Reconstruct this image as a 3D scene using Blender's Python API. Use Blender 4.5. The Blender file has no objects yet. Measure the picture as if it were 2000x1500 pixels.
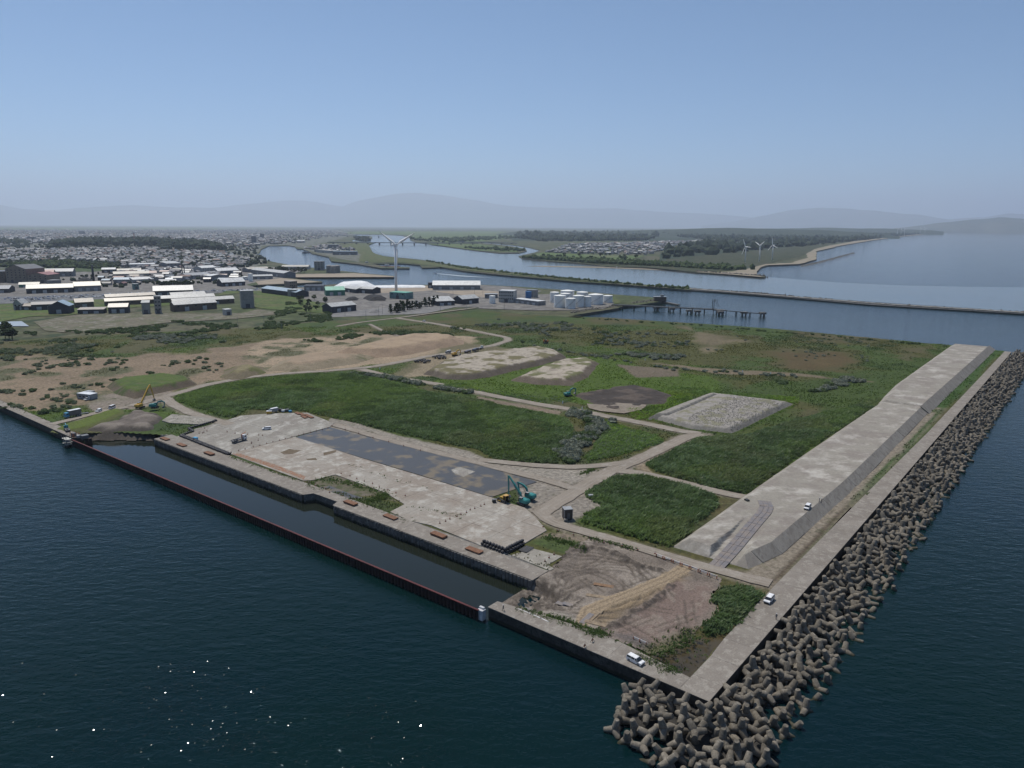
import bpy, bmesh, math, random
import numpy as np
from mathutils import Vector, Matrix
from mathutils.geometry import tessellate_polygon
random.seed(7); RNG = np.random.default_rng(11)
SC = bpy.context.scene; COL = SC.collection
# ------------------------------------------------------------ camera
F = 1430.; HY = 441.; SL = 0.005; H = 103.5
_p = math.atan((750 - HY) / F); _r = math.atan(SL)
_fw = np.array([0, math.cos(_p), -math.sin(_p)]); _r0 = np.array([1., 0, 0]); _u0 = np.cross(_r0, _fw)
CR = math.cos(_r) * _r0 + math.sin(_r) * _u0; CU = math.cos(_r) * _u0 - math.sin(_r) * _r0
cam = bpy.data.cameras.new('camera'); co = bpy.data.objects.new('camera', cam); COL.objects.link(co)
co.matrix_world = Matrix(((CR[0], CU[0], -_fw[0], 0), (CR[1], CU[1], -_fw[1], 0), (CR[2], CU[2], -_fw[2], H), (0, 0, 0, 1)))
cam.sensor_width = 36; cam.sensor_fit = 'HORIZONTAL'; cam.lens = F / 2000 * 36; cam.clip_start = 1; cam.clip_end = 200000
SC.camera = co
# ------------------------------------------------------------ sky, sun, exposure
SUN_EL, SUN_AZ = 62, -32                      # azimuth from +Y, negative to the left
w = bpy.data.worlds.new('World'); SC.world = w; w.use_nodes = True
_n = w.node_tree.nodes; _bg = _n['Background']; _sk = _n.new('ShaderNodeTexSky'); _sk.sky_type = 'NISHITA'
_sk.sun_disc = False; _sk.sun_elevation = math.radians(SUN_EL); _sk.sun_rotation = math.radians(SUN_AZ)
_sk.altitude = 50; _sk.air_density = 0.6; _sk.dust_density = 0.0; _sk.ozone_density = 3.0
_tm = _n.new('ShaderNodeMix'); _tm.data_type = 'RGBA'; _tm.blend_type = 'MULTIPLY'; _tm.inputs[0].default_value = 1; _tm.inputs[7].default_value = (.80, 1.01, 1.045, 1)
w.node_tree.links.new(_sk.outputs[0], _tm.inputs[6]); w.node_tree.links.new(_tm.outputs[2], _bg.inputs[0]); _bg.inputs[1].default_value = 0.105
sl = bpy.data.lights.new('sun', 'SUN'); sl.energy = 4.2; sl.angle = math.radians(0.5); sl.color = (1, 0.95, 0.87)
so = bpy.data.objects.new('sun', sl); COL.objects.link(so)
_az, _el = math.radians(SUN_AZ), math.radians(SUN_EL)
so.rotation_euler = Vector((math.sin(_az) * math.cos(_el), math.cos(_az) * math.cos(_el), math.sin(_el))).to_track_quat('Z', 'Y').to_euler()
so.location = (-200, 400, 600)
SC.view_settings.view_transform = 'Standard'; SC.view_settings.look = 'None'; SC.view_settings.gamma = 1
SC.view_settings.use_curve_mapping = False; SC.view_settings.exposure = 0.0
cy = SC.cycles; cy.use_denoising = True; cy.max_bounces = 5; cy.diffuse_bounces = 2; cy.glossy_bounces = 2
cy.transmission_bounces = 1; cy.volume_bounces = 4; cy.transparent_max_bounces = 4; cy.sample_clamp_indirect = 4
# ------------------------------------------------------------ helpers: places
def P(x, y, z=3.4):
    """the ground point at height z that the photograph shows at pixel x, y (2000 x 1500)"""
    d = _fw * F + CR * (x - 1000) - CU * (y - 750); t = (z - H) / d[2]
    return Vector((d[0] * t, d[1] * t, z))
def az_pt(x, D, z=0.):                      # point at ground distance D in the direction of pixel column x at the horizon
    d = _fw * F + CR * (x - 1000) - CU * (HY - 750); k = D / math.hypot(d[0], d[1]); return Vector((d[0] * k, d[1] * k, z))
def y_h(x, y, D):                           # height of something seen at pixel x, y at ground distance D
    d = _fw * F + CR * (x - 1000) - CU * (y - 750); return H + D * d[2] / math.hypot(d[0], d[1])
OX, OY = 42.8, 139.8; _a = math.radians(38.94); E1 = np.array([math.sin(_a), math.cos(_a)]); E2 = np.array([-math.cos(_a), math.sin(_a)])
def W(u, v, z=3.4): return Vector((OX + u * E1[0] + v * E2[0], OY + u * E1[1] + v * E2[1], z))
def UV(p): return ((p[0] - OX) * E1[0] + (p[1] - OY) * E1[1], (p[0] - OX) * E2[0] + (p[1] - OY) * E2[1])
ANG_U = math.atan2(E1[1], E1[0]); ANG_V = math.atan2(E2[1], E2[0])
def PX(l, z=3.4): return np.array([P(x, y, z)[:2] for x, y in l])
def WV(l): return np.array([W(u, v)[:2] for u, v in l])
# noise
def vnoise(x, y, seed=0):
    xi = np.floor(x).astype(np.int64); yi = np.floor(y).astype(np.int64); fx = x - xi; fy = y - yi
    def h(a, b):
        n = (a * 374761393 + b * 668265263 + seed * 1442695041) & 0xffffffff
        n = ((n ^ (n >> 13)) * 1274126177) & 0xffffffff; n = n ^ (n >> 16); return (n & 0xffff) / 65535.
    fx = fx * fx * (3 - 2 * fx); fy = fy * fy * (3 - 2 * fy)
    return (h(xi, yi) * (1 - fx) + h(xi + 1, yi) * fx) * (1 - fy) + (h(xi, yi + 1) * (1 - fx) + h(xi + 1, yi + 1) * fx) * fy
def fbm(x, y, s, o=4, seed=0):
    r = 0; a = .5; t = 0
    for i in range(o): r = r + a * vnoise(x / s, y / s, seed + i); t += a; a *= .5; s *= .5
    return r / t
def sdist(pts, poly):
    """signed distance to a polygon, positive inside"""
    pts = np.asarray(pts); n = len(poly); d2 = np.full(len(pts), 1e18); ins = np.zeros(len(pts), bool)
    for i in range(n):
        a = poly[i]; b = poly[(i + 1) % n]; e = b - a; L = e @ e + 1e-12; q = pts - a
        t = np.clip((q @ e) / L, 0, 1); c = q - t[:, None] * e; d2 = np.minimum(d2, (c * c).sum(1))
        m = ((a[1] > pts[:, 1]) != (b[1] > pts[:, 1]))
        with np.errstate(divide='ignore', invalid='ignore'): xi = a[0] + (pts[:, 1] - a[1]) * e[0] / (e[1] if e[1] else 1e-12)
        ins ^= m & (pts[:, 0] < xi)
    d = np.sqrt(d2); return np.where(ins, d, -d)
def ldist(pts, line):
    d2 = np.full(len(pts), 1e18)
    for i in range(len(line) - 1):
        a = line[i]; e = line[i + 1] - a; q = pts - a; t = np.clip((q @ e) / (e @ e + 1e-12), 0, 1); c = q - t[:, None] * e; d2 = np.minimum(d2, (c * c).sum(1))
    return np.sqrt(d2)
def inside_pts(poly, n, rng=RNG):
    lo = poly.min(0); hi = poly.max(0); out = np.zeros((0, 2))
    for _ in range(60):
        q = lo + rng.random((max(n * 2, 50), 2)) * (hi - lo); out = np.vstack([out, q[sdist(q, poly) > 0]])
        if len(out) >= n: break
    return out[:n]
def area(poly): x, y = poly[:, 0], poly[:, 1]; return abs(np.dot(x, np.roll(y, -1)) - np.dot(y, np.roll(x, -1))) / 2
def smooth(x, a, b): t = np.clip((x - a) / (b - a), 0, 1); return t * t * (3 - 2 * t)
# ------------------------------------------------------------ helpers: objects
def tag(o, label=None, cat=None, group=None, kind=None):
    if label: o['label'] = label
    if cat: o['category'] = cat
    if group: o['group'] = group
    if kind: o['kind'] = kind
    return o
def thing(name, label, cat, loc=(0, 0, 0), rz=0., group=None):
    o = bpy.data.objects.new(name, None); COL.objects.link(o); o.location = loc; o.rotation_euler = (0, 0, rz); o.empty_display_size = .5
    return tag(o, label, cat, group)
def link(name, me, parent=None, loc=None, rz=None):
    o = bpy.data.objects.new(name, me); COL.objects.link(o); o.parent = parent
    if loc is not None: o.location = loc
    if rz is not None: o.rotation_euler = (0, 0, rz)
    return o
def kids(o): return [c for c in bpy.data.objects if c.parent == o]
def dup(root, loc=None, rz=None, label=None, group=None, tree=None):
    """copy of a thing with copies of its parts and sub-parts"""
    r = root.copy(); COL.objects.link(r)
    if loc is not None: r.location = loc
    if rz is not None: r.rotation_euler = (0, 0, rz)
    if label: r['label'] = label
    if group: r['group'] = group
    for ch in (tree if tree is not None else root.children):
        c = ch.copy(); COL.objects.link(c); c.parent = r
        for g in ch.children:
            d = g.copy(); COL.objects.link(d); d.parent = c
    return r
def fast(name, V, Fs, mats, smooth_=False, mi=None, col=None):
    """mesh from arrays; Fs is (n,k) or a list of such"""
    me = bpy.data.meshes.new(name); V = np.asarray(V, np.float32); fl = Fs if isinstance(Fs, list) and np.ndim(Fs[0]) == 2 else [Fs]
    fl = [np.asarray(f, np.int32) for f in fl if len(f)]
    me.vertices.add(len(V)); me.vertices.foreach_set('co', V.ravel())
    lo = np.concatenate([f.ravel() for f in fl]); ks = np.concatenate([np.full(len(f), f.shape[1], np.int32) for f in fl])
    me.loops.add(len(lo)); me.loops.foreach_set('vertex_index', lo); me.polygons.add(len(ks))
    st = np.concatenate([[0], np.cumsum(ks)[:-1]]).astype(np.int32); me.polygons.foreach_set('loop_start', st)
    for m in (mats if isinstance(mats, (list, tuple)) else [mats]): me.materials.append(m)
    if mi is not None: me.polygons.foreach_set('material_index', np.asarray(mi, np.int32))
    me.polygons.foreach_set('use_smooth', np.full(len(ks), bool(smooth_)))
    me.update(calc_edges=True)
    if col is not None:
        a = me.color_attributes.new('Cover', 'FLOAT_COLOR', 'POINT'); c = np.ones((len(V), 4), np.float32); c[:, :3] = col; a.data.foreach_set('color', c.ravel())
    return me
class MB:
    def __init__(s): s.v = []; s.f = []; s.m = []
    def add(s, vs, fs, m=0):
        b = len(s.v); s.v += [tuple(v) for v in vs]; s.f += [[i + b for i in f] for f in fs]; s.m += [m] * len(fs); return s
    def box(s, c, d, rz=0., m=0, top=1., rot=None):
        x, y, z = d[0] / 2, d[1] / 2, d[2] / 2; vs = []
        for sz, k in ((-1, 1.), (1, top)):
            for sx, sy in ((-1, -1), (1, -1), (1, 1), (-1, 1)):
                p = Vector((sx * x * k, sy * y * k, sz * z))
                if rot is not None: p = rot @ p
                elif rz: p = Matrix.Rotation(rz, 3, 'Z') @ p
                vs.append(p + Vector(c))
        return s.add(vs, [[3, 2, 1, 0], [4, 5, 6, 7], [0, 1, 5, 4], [1, 2, 6, 5], [2, 3, 7, 6], [3, 0, 4, 7]], m)
    def prism(s, poly, z0, z1, m=0, inset=0., bottom=True):
        poly = [Vector(p[:2]) for p in poly]
        if sum(poly[i].cross(poly[(i + 1) % len(poly)]) for i in range(len(poly))) < 0: poly = poly[::-1]
        n = len(poly); c = sum(poly, Vector((0, 0))) / n
        vs = [(p.x, p.y, z0) for p in poly] + [(p.x + (c.x - p.x) * inset, p.y + (c.y - p.y) * inset, z1) for p in poly]
        fs = [[i, (i + 1) % n, n + (i + 1) % n, n + i] for i in range(n)]
        tri = tessellate_polygon([[Vector((p.x, p.y, 0)) for p in poly]])
        for t in tri:
            a, b, c_ = [poly[i] for i in t]
            t = list(t) if (b - a).cross(c_ - a) > 0 else list(t)[::-1]
            fs.append([n + i for i in t])
            if bottom: fs.append(list(t)[::-1])
        return s.add(vs, fs, m)
    def side(s, prof, y0, y1, m=0, k=1.):
        """side profile (x,z) extruded across y"""
        if sum(prof[i][0] * prof[(i + 1) % len(prof)][1] - prof[(i + 1) % len(prof)][0] * prof[i][1] for i in range(len(prof))) < 0: prof = prof[::-1]
        n = len(prof); vs = [(x, y0, z) for x, z in prof] + [(x, y1, z) for x, z in prof]
        return s.add(vs, [list(range(n)), list(range(2 * n - 1, n - 1, -1))] + [[i, n + i, n + (i + 1) % n, (i + 1) % n] for i in range(n)], m)
    def cyl(s, a, b, r0, r1=None, n=10, m=0, caps=True):
        a, b = Vector(a), Vector(b); r1 = r0 if r1 is None else r1; d = (b - a).normalized()
        x = d.orthogonal().normalized(); y = d.cross(x); vs = []
        for p, r in ((a, r0), (b, r1)):
            for i in range(n): t = 2 * math.pi * i / n; vs.append(p + x * (r * math.cos(t)) + y * (r * math.sin(t)))
        fs = [[i, (i + 1) % n, n + (i + 1) % n, n + i] for i in range(n)]
        if caps: fs += [list(range(n))[::-1], list(range(n, 2 * n))]
        return s.add(vs, fs, m)
    def bar(s, pts, wd, hs, m=0):
        """tapered box beam through points in the xz plane; wd = width in y, hs = depths"""
        n = len(pts); vs = []
        for i, p in enumerate(pts):
            a = Vector(pts[max(i - 1, 0)]); b = Vector(pts[min(i + 1, n - 1)]); t = (b - a).normalized(); nn = Vector((-t.z, 0, t.x)); h = hs[i] / 2
            for sy, sn in ((-1, -1), (1, -1), (1, 1), (-1, 1)): vs.append(Vector(p) + nn * (sn * h) + Vector((0, sy * wd / 2, 0)))
        fs = [[0, 1, 2, 3], [4 * n - 1, 4 * n - 2, 4 * n - 3, 4 * n - 4]]
        for i in range(n - 1):
            for k in range(4): fs.append([4 * i + k, 4 * i + 4 + k, 4 * i + 4 + (k + 1) % 4, 4 * i + (k + 1) % 4])
        return s.add(vs, fs, m)
    def blob(s, c, r, seed=0, m=0, rough=.25, sub=1):
        bm = bmesh.new(); bmesh.ops.create_icosphere(bm, subdivisions=sub, radius=1); rr = random.Random(seed)
        vs = []
        for v in bm.verts:
            k = 1 + rr.uniform(-rough, rough); vs.append((c[0] + v.co.x * r[0] * k, c[1] + v.co.y * r[1] * k, c[2] + v.co.z * r[2] * k))
        fs = [[v.index for v in f.verts] for f in bm.faces]; bm.free(); return s.add(vs, fs, m)
    def mesh(s, name, mats, sm=False):
        me = bpy.data.meshes.new(name); me.from_pydata(s.v, [], s.f)
        for m in (mats if isinstance(mats, (list, tuple)) else [mats]): me.materials.append(m)
        me.polygons.foreach_set('material_index', s.m)
        if sm: me.polygons.foreach_set('use_smooth', [True] * len(s.f))
        me.update(); return me
    def obj(s, name, mats, parent=None, sm=False, loc=None, rz=None): return link(name, s.mesh(name, mats, sm), parent, loc, rz)
# ------------------------------------------------------------ materials
MATS = {}
def pm(name, c1, c2=None, s=3., c3=None, s3=20., rough=.9, bump=0., bs=1., spec=.2, metal=0., attr=False, stretch=(1, 1, 1), lo=.42, hi=.6, lo3=.52, hi3=.6, detail=5, grain=0., gs=.4, wet=None):
    m = bpy.data.materials.new(name); m.use_nodes = True; nt = m.node_tree; N = nt.nodes; L = nt.links; b = N['Principled BSDF']
    b.inputs['Roughness'].default_value = rough; b.inputs['Specular IOR Level'].default_value = spec; b.inputs['Metallic'].default_value = metal
    g = N.new('ShaderNodeNewGeometry'); mp = N.new('ShaderNodeMapping'); L.new(g.outputs['Position'], mp.inputs['Vector']); mp.inputs['Scale'].default_value = stretch
    mp.inputs['Rotation'].default_value = (0, 0, -ANG_U)
    def noise(size, det=detail, ro=.6):
        n = N.new('ShaderNodeTexNoise'); n.inputs['Scale'].default_value = 1. / size; n.inputs['Detail'].default_value = det; n.inputs['Roughness'].default_value = ro; L.new(mp.outputs[0], n.inputs['Vector']); return n.outputs['Fac']
    def ramp(f, a, z):
        r = N.new('ShaderNodeMapRange'); r.inputs['From Min'].default_value = a; r.inputs['From Max'].default_value = z; L.new(f, r.inputs['Value']); return r.outputs[0]
    def mix(f, a, bb, mode='MIX'):
        x = N.new('ShaderNodeMix'); x.data_type = 'RGBA'; x.blend_type = mode
        if isinstance(f, float): x.inputs['Factor'].default_value = f
        else: L.new(f, x.inputs['Factor'])
        for k, c in (('A', a), ('B', bb)):
            i = [q for q in x.inputs if q.name == k and q.type == 'RGBA'][0]
            if isinstance(c, tuple): i.default_value = (*c, 1)
            else: L.new(c, i)
        return [q for q in x.outputs if q.type == 'RGBA'][0]
    cur = c1
    if attr: a = N.new('ShaderNodeAttribute'); a.attribute_name = 'Cover'; cur = a.outputs['Color']
    if c2: cur = mix(ramp(noise(s), lo, hi), cur, c2)
    if c3: cur = mix(ramp(noise(s3, 6, .65), lo3, hi3), cur, c3)
    if grain:
        r = ramp(noise(gs, 4, .7), .3, .7); v = N.new('ShaderNodeMapRange'); L.new(r, v.inputs['Value']); v.inputs['To Min'].default_value = 1 - grain; v.inputs['To Max'].default_value = 1 + grain * .7
        cc = N.new('ShaderNodeCombineColor'); [L.new(v.outputs[0], cc.inputs[i]) for i in range(3)]; cur = mix(1.0, cur, cc.outputs[0], 'MULTIPLY')
    if wet:                 # dark algae band near the water line: (height it ends, colour)
        sp_ = N.new('ShaderNodeSeparateXYZ'); L.new(g.outputs['Position'], sp_.inputs[0]); ad = N.new('ShaderNodeMath'); ad.operation = 'MULTIPLY_ADD'; L.new(noise(1.5, 3), ad.inputs[0]); ad.inputs[1].default_value = 1.1; L.new(sp_.outputs['Z'], ad.inputs[2])
        cur = mix(ramp(ad.outputs[0], wet[0] + .85, wet[0] + .35), cur, wet[1])
    if isinstance(cur, tuple): b.inputs['Base Color'].default_value = (*cur, 1)
    else: L.new(cur, b.inputs['Base Color'])
    if bump:
        bn = N.new('ShaderNodeBump'); bn.inputs['Strength'].default_value = 1; bn.inputs['Distance'].default_value = bump; L.new(noise(bs, 5, .65), bn.inputs['Height']); L.new(bn.outputs[0], b.inputs['Normal'])
    MATS[name] = m; return m
def flat(name, c, rough=.5, metal=0., spec=.5): return pm(name, c, tuple(k * .8 for k in c), 1.5, rough=rough, metal=metal, spec=spec)
def water(name, deep, rough, waves, spec=.5, c2=None, s2=60., lo=.45, hi=.6, tint=(1, 1, 1)):
    m = bpy.data.materials.new(name); m.use_nodes = True; nt = m.node_tree; N = nt.nodes; L = nt.links; b = N['Principled BSDF']
    b.inputs['Base Color'].default_value = (*deep, 1); b.inputs['Roughness'].default_value = rough; b.inputs['IOR'].default_value = 1.333; b.inputs['Specular Tint'].default_value = (*tint, 1); b.inputs['Specular IOR Level'].default_value = spec
    g = N.new('ShaderNodeNewGeometry'); prev = None
    if c2:
        n = N.new('ShaderNodeTexNoise'); n.inputs['Scale'].default_value = 1 / s2; n.inputs['Detail'].default_value = 5; L.new(g.outputs['Position'], n.inputs['Vector'])
        r = N.new('ShaderNodeMapRange'); r.inputs['From Min'].default_value = lo; r.inputs['From Max'].default_value = hi; L.new(n.outputs['Fac'], r.inputs['Value'])
        x = N.new('ShaderNodeMix'); x.data_type = 'RGBA'; L.new(r.outputs[0], x.inputs['Factor']); x.inputs[6].default_value = (*deep, 1); x.inputs[7].default_value = (*c2, 1); L.new(x.outputs[2], b.inputs['Base Color'])
    for size, amp, rot, st in waves:
        mp = N.new('ShaderNodeMapping'); mp.inputs['Rotation'].default_value = (0, 0, rot); mp.inputs['Scale'].default_value = (1, st, 1); L.new(g.outputs['Position'], mp.inputs['Vector'])
        n = N.new('ShaderNodeTexNoise'); n.inputs['Scale'].default_value = 1 / size; n.inputs['Detail'].default_value = 3; n.inputs['Roughness'].default_value = .55; L.new(mp.outputs[0], n.inputs['Vector'])
        bn = N.new('ShaderNodeBump'); bn.inputs['Strength'].default_value = 1; bn.inputs['Distance'].default_value = amp; L.new(n.outputs['Fac'], bn.inputs['Height'])
        if prev: L.new(prev, bn.inputs['Normal'])
        prev = bn.outputs[0]
    if prev: L.new(prev, b.inputs['Normal'])
    return m

def leafy(m, k=.5):
    """thin leaves let the sun through: mix in a translucent lobe of the same colour"""
    nt = m.node_tree; N = nt.nodes; L = nt.links; b = N['Principled BSDF']; t = N.new('ShaderNodeBsdfTranslucent'); x = N.new('ShaderNodeMixShader'); x.inputs[0].default_value = k
    i = b.inputs['Base Color']
    if i.is_linked: L.new(i.links[0].from_socket, t.inputs[0])
    else: t.inputs[0].default_value = i.default_value
    L.new(b.outputs[0], x.inputs[1]); L.new(t.outputs[0], x.inputs[2]); L.new(x.outputs[0], N['Material Output'].inputs['Surface']); return m
# ------------------------------------------------------------ haze, sea, far land, mountains
_hz = MB().box((0, 10000, 1499), (170000, 170000, 3002)); hm = bpy.data.materials.new('haze'); hm.use_nodes = True
_hn = hm.node_tree.nodes; _hn.remove(_hn['Principled BSDF']); _pv = _hn.new('ShaderNodeVolumePrincipled')
_pv.inputs['Density'].default_value = 4.1e-5; _pv.inputs['Color'].default_value = (0.74, 0.835, 1.0, 1); _pv.inputs['Anisotropy'].default_value = 0.25
hm.node_tree.links.new(_pv.outputs[0], _hn['Material Output'].inputs['Volume'])
tag(_hz.obj('haze', hm), 'thin pale blue summer haze over the whole coast', 'haze', kind='stuff')
def disc(name, mat, R, z, seg=160, cx=0, cy=0):
    m = MB(); m.add([(cx + R * math.cos(2 * math.pi * i / seg), cy + R * math.sin(2 * math.pi * i / seg), z) for i in range(seg)], [list(range(seg))]); return m.obj(name, mat)
M_SEA = water('sea_water', (0.002, 0.013, 0.013), 0.05, [(2.2, .14, .5, 1.8), (7, .30, .9, 2.5), (.7, .05, .2, 1.3)], spec=.23, tint=(.72, .93, 1), c2=(0.002, 0.013, 0.017), s2=120)
tag(disc('sea', M_SEA, 32000, 0.), 'deep blue green sea with small wind ripples', kind='structure')
def sheet(name, pts, z, mat, kind='structure', label=None, sub=0., jit=0., cat=None):
    """flat sheet over a world polygon; sub subdivides its edges and jit roughens them"""
    p = np.array([q[:2] for q in pts])
    if sub:
        o = []
        for i in range(len(p)):
            a, b = p[i], p[(i + 1) % len(p)]; k = max(1, int(np.linalg.norm(b - a) / sub)); o += [a + (b - a) * (j / k) for j in range(k)]
        p = np.array(o)
        if jit: p = p + np.stack([fbm(p[:, 0], p[:, 1], sub * 3, 3, 5) - .5, fbm(p[:, 0], p[:, 1], sub * 3, 3, 9) - .5], 1) * 2 * jit
    m = MB(); tri = tessellate_polygon([[Vector((a, b, 0)) for a, b in p]]); fs = []
    for t in tri:
        a, b, c = [Vector(p[i]) for i in t]; fs.append(list(t) if (b - a).cross(c - a) > 0 else list(t)[::-1])
    m.add([(a, b, z) for a, b in p], fs); o = m.obj(name, mat); return tag(o, label, cat, kind=kind)
R_A = [(1140, 618), (1116, 616), (1206, 602), (1215, 598), (1235, 597), (1290, 589), (1297, 585), (1270, 580), (1200, 575), (1100, 566), (1000, 559), (940, 556), (840, 556), (735, 557), (650, 555), (635, 557), (590, 561), (540, 559), (500, 562), (470, 560), (500, 557), (628, 551.5), (629, 549.8), (556, 542), (556, 540.6), (770, 541.2), (770, 539), (700, 532.5), (667, 529), (605, 522), (575, 519), (537, 512), (507, 505), (505, 497), (510, 487), (525, 480), (575, 479.5), (580, 486), (597, 487), (610, 495), (642, 502), (647, 510), (662, 512), (700, 516), (747, 524), (800, 524), (800, 522), (750, 520), (727, 515), (787, 514.5), (820, 517.5), (825, 523), (860, 522), (848, 519.5), (875, 524), (912, 530), (975, 536.5), (1050, 543), (1125, 550), (1200, 554.5), (1272, 560), (1350, 566.5)]
R_LV = [(1350, 562), (1278, 557.5), (1200, 550), (1125, 545), (1050, 536.5), (975, 529), (900, 521), (875, 516), (825, 507.5), (775, 502.5), (750, 500), (732, 495), (722, 487.5), (719, 477.5), (715, 473), (687, 471), (690, 468), (727, 466.5), (727, 462.5), (720, 461), (690, 459.5), (672, 458.5), (672, 457.8), (750, 458.5), (785, 460), (800, 464), (802, 469), (815, 474), (857, 477), (880, 483), (912, 487), (936, 490), (975, 494), (1014, 494), (1029, 490), (1026, 485.5), (990, 479.5), (945, 474.5), (925, 472), (945, 473), (990, 477), (1030, 482.5), (1045, 486), (1056, 489), (1044, 493), (1013, 500), (1020, 504), (1044, 506.5), (1086, 511), (1116, 512.5), (1164, 517), (1182, 520), (1272, 523), (1356, 532), (1428, 536.5), (1494, 541.6), (1494, 539.5), (1479, 536.5), (1478, 530), (1487, 522), (1502, 518), (1562, 516), (1595, 506), (1595, 491), (1640, 480), (1700, 470), (1760, 462), (1835, 455), (1910, 451.3)]
ZL = 2.6
ring = [P(x, y, ZL) for x, y in R_A + R_LV] + [az_pt(1912, 75000), az_pt(-900, 75000), W(-3, 4000), W(-3, 560), W(40, 560), W(560, 415)]
M_PLAIN = pm('plain', (.062, .08, .03), (.095, .09, .055), 220, (.03, .05, .02), 60, bump=0, grain=.6, gs=10, lo=.4, hi=.6)
sheet('ground', ring, ZL, M_PLAIN, label='flat coastal plain reaching to the horizon')
# the banks under the plain's edge: a short skirt along the water
M_BANK = pm('bank_stone', (.13, .12, .10), (.06, .06, .055), 2, bump=.2, bs=1.5, grain=.3)
sk = MB(); pts = [P(x, y, ZL) for x, y in R_A + R_LV]
for a, b in zip(pts[:-1], pts[1:]): sk.add([(a.x, a.y, ZL - .02), (b.x, b.y, ZL - .02), (b.x, b.y, -2), (a.x, a.y, -2)], [[0, 1, 2, 3]])
tag(sk.obj('shore', M_BANK), 'stone faced shore along harbour and river', kind='structure')
M_RIVER = water('river_water', (.10, .115, .11), .14, [(5, .16, .3, 1.6), (1.5, .05, .9, 1.2)], c2=(.085, .105, .105), s2=90)
sheet('river', [P(x, y, .07) for x, y in [(1350, 562), (1272, 557), (1100, 541), (900, 519), (810, 504), (740, 494), (715, 478), (680, 472), (660, 461), (665, 456), (760, 457), (812, 470), (870, 474), (935, 469), (1040, 480), (1070, 490), (1030, 500), (1100, 508), (1200, 516), (1300, 522), (1400, 530), (1494, 540.5), (1560, 546), (1640, 552), (1720, 556), (1800, 558.5), (1900, 560.5), (2000, 561.5), (2600, 572), (2600, 648), (2000, 609), (1700, 589), (1550, 579.5), (1400, 567.5)]], .07, M_RIVER, label='pale grey river spreading into the sea beyond the jetty', sub=25, jit=5)
M_PORT = water('harbour_water', (.020, .05, .065), .12, [(4, .16, .6, 1.6), (1.2, .05, .2, 1.2)])
# mountains: ridge profile (pixel columns and heights seen at distance D) -> hills with folded slopes
M_MT = pm('mountain_forest', (.055, .075, .05), (.09, .10, .07), 900, grain=.3, gs=200)
M_HILL = pm('forest_hill', (.022, .038, .022), (.04, .055, .03), 120, grain=.4, gs=40)
def ridge(name, D, prof, mat, depth, label, n=260, rows=9, rough=.10, seed=3):
    xs = np.linspace(prof[0][0], prof[-1][0], n); ys = np.interp(xs, [p[0] for p in prof], [p[1] for p in prof]) + (fbm(xs, xs * 0, 60, 5, seed + 3) - .5) * 5 * min(1, D / 30000); V = []; Fq = []
    for j in range(rows * 2 - 1):
        t = (j - rows + 1) / (rows - 1)                 # -1 front foot, 0 crest, 1 back foot
        for i in range(n):
            hh = max(0, y_h(xs[i], ys[i], D)); k = (1 - abs(t)) ** .85
            nz = (fbm(np.array([i * 1.0]), np.array([t * 14]), 7, 4, seed)[0] - .5) * (1 - abs(t) ** 2) * (abs(t) ** .5)
            p = az_pt(xs[i], D + t * depth * (1 + .15 * math.sin(i * .21 + seed)), hh * max(0, k + nz * .9) - 1); V.append(p)
    for j in range(rows * 2 - 2):
        for i in range(n - 1): a = j * n + i; Fq.append((a, a + 1, a + n + 1, a + n))
    return tag(link(name, fast(name, V, Fq, mat, True)), label, kind='structure')
ridge('mountain', 60000, [(-1700, 402), (-900, 394), (-500, 395), (-200, 392), (0, 399), (40, 408), (90, 412), (180, 405), (260, 402), (350, 405), (420, 404), (480, 398), (560, 393), (600, 393), (640, 398), (670, 403), (700, 392), (740, 384), (790, 378), (820, 376.5), (860, 380), (920, 390), (980, 400), (1040, 405), (1120, 408), (1200, 408), (1300, 413), (1400, 419), (1500, 428), (1600, 440)], M_MT, 5000, 'long blue mountain range with one broad summit')
ridge('mountain', 50000, [(1370, 441), (1440, 432), (1490, 420), (1540, 410), (1590, 406), (1650, 408), (1720, 412), (1800, 421), (1850, 428), (1920, 424), (1970, 416), (2000, 418), (2100, 410), (2300, 425)], M_MT, 3500, 'second mountain group behind the long beach', n=140, seed=8)
ridge('mountain', 24000, [(1740, 446), (1800, 440), (1850, 434), (1900, 428), (1950, 424), (2000, 428), (2080, 418), (2200, 430), (2300, 440)], M_MT, 1500, 'dark blue headland where the beach ends', n=100, seed=5)
ridge('hill', 9000, [(960, 458), (1010, 452), (1060, 451), (1150, 453.5), (1200, 451), (1300, 448), (1420, 445), (1520, 447.5), (1600, 449), (1680, 453), (1740, 459), (1760, 462)], M_HILL, 1100, 'low dark wooded hill behind the river town', n=200, rough=.2, seed=2)
ridge('hill', 14500, [(1380, 449), (1480, 446), (1600, 445), (1700, 446), (1760, 447.5), (1820, 450.5), (1845, 453)], M_HILL, 1300, 'farther wooded hill along the long beach', n=120, rough=.2, seed=6)
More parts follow.
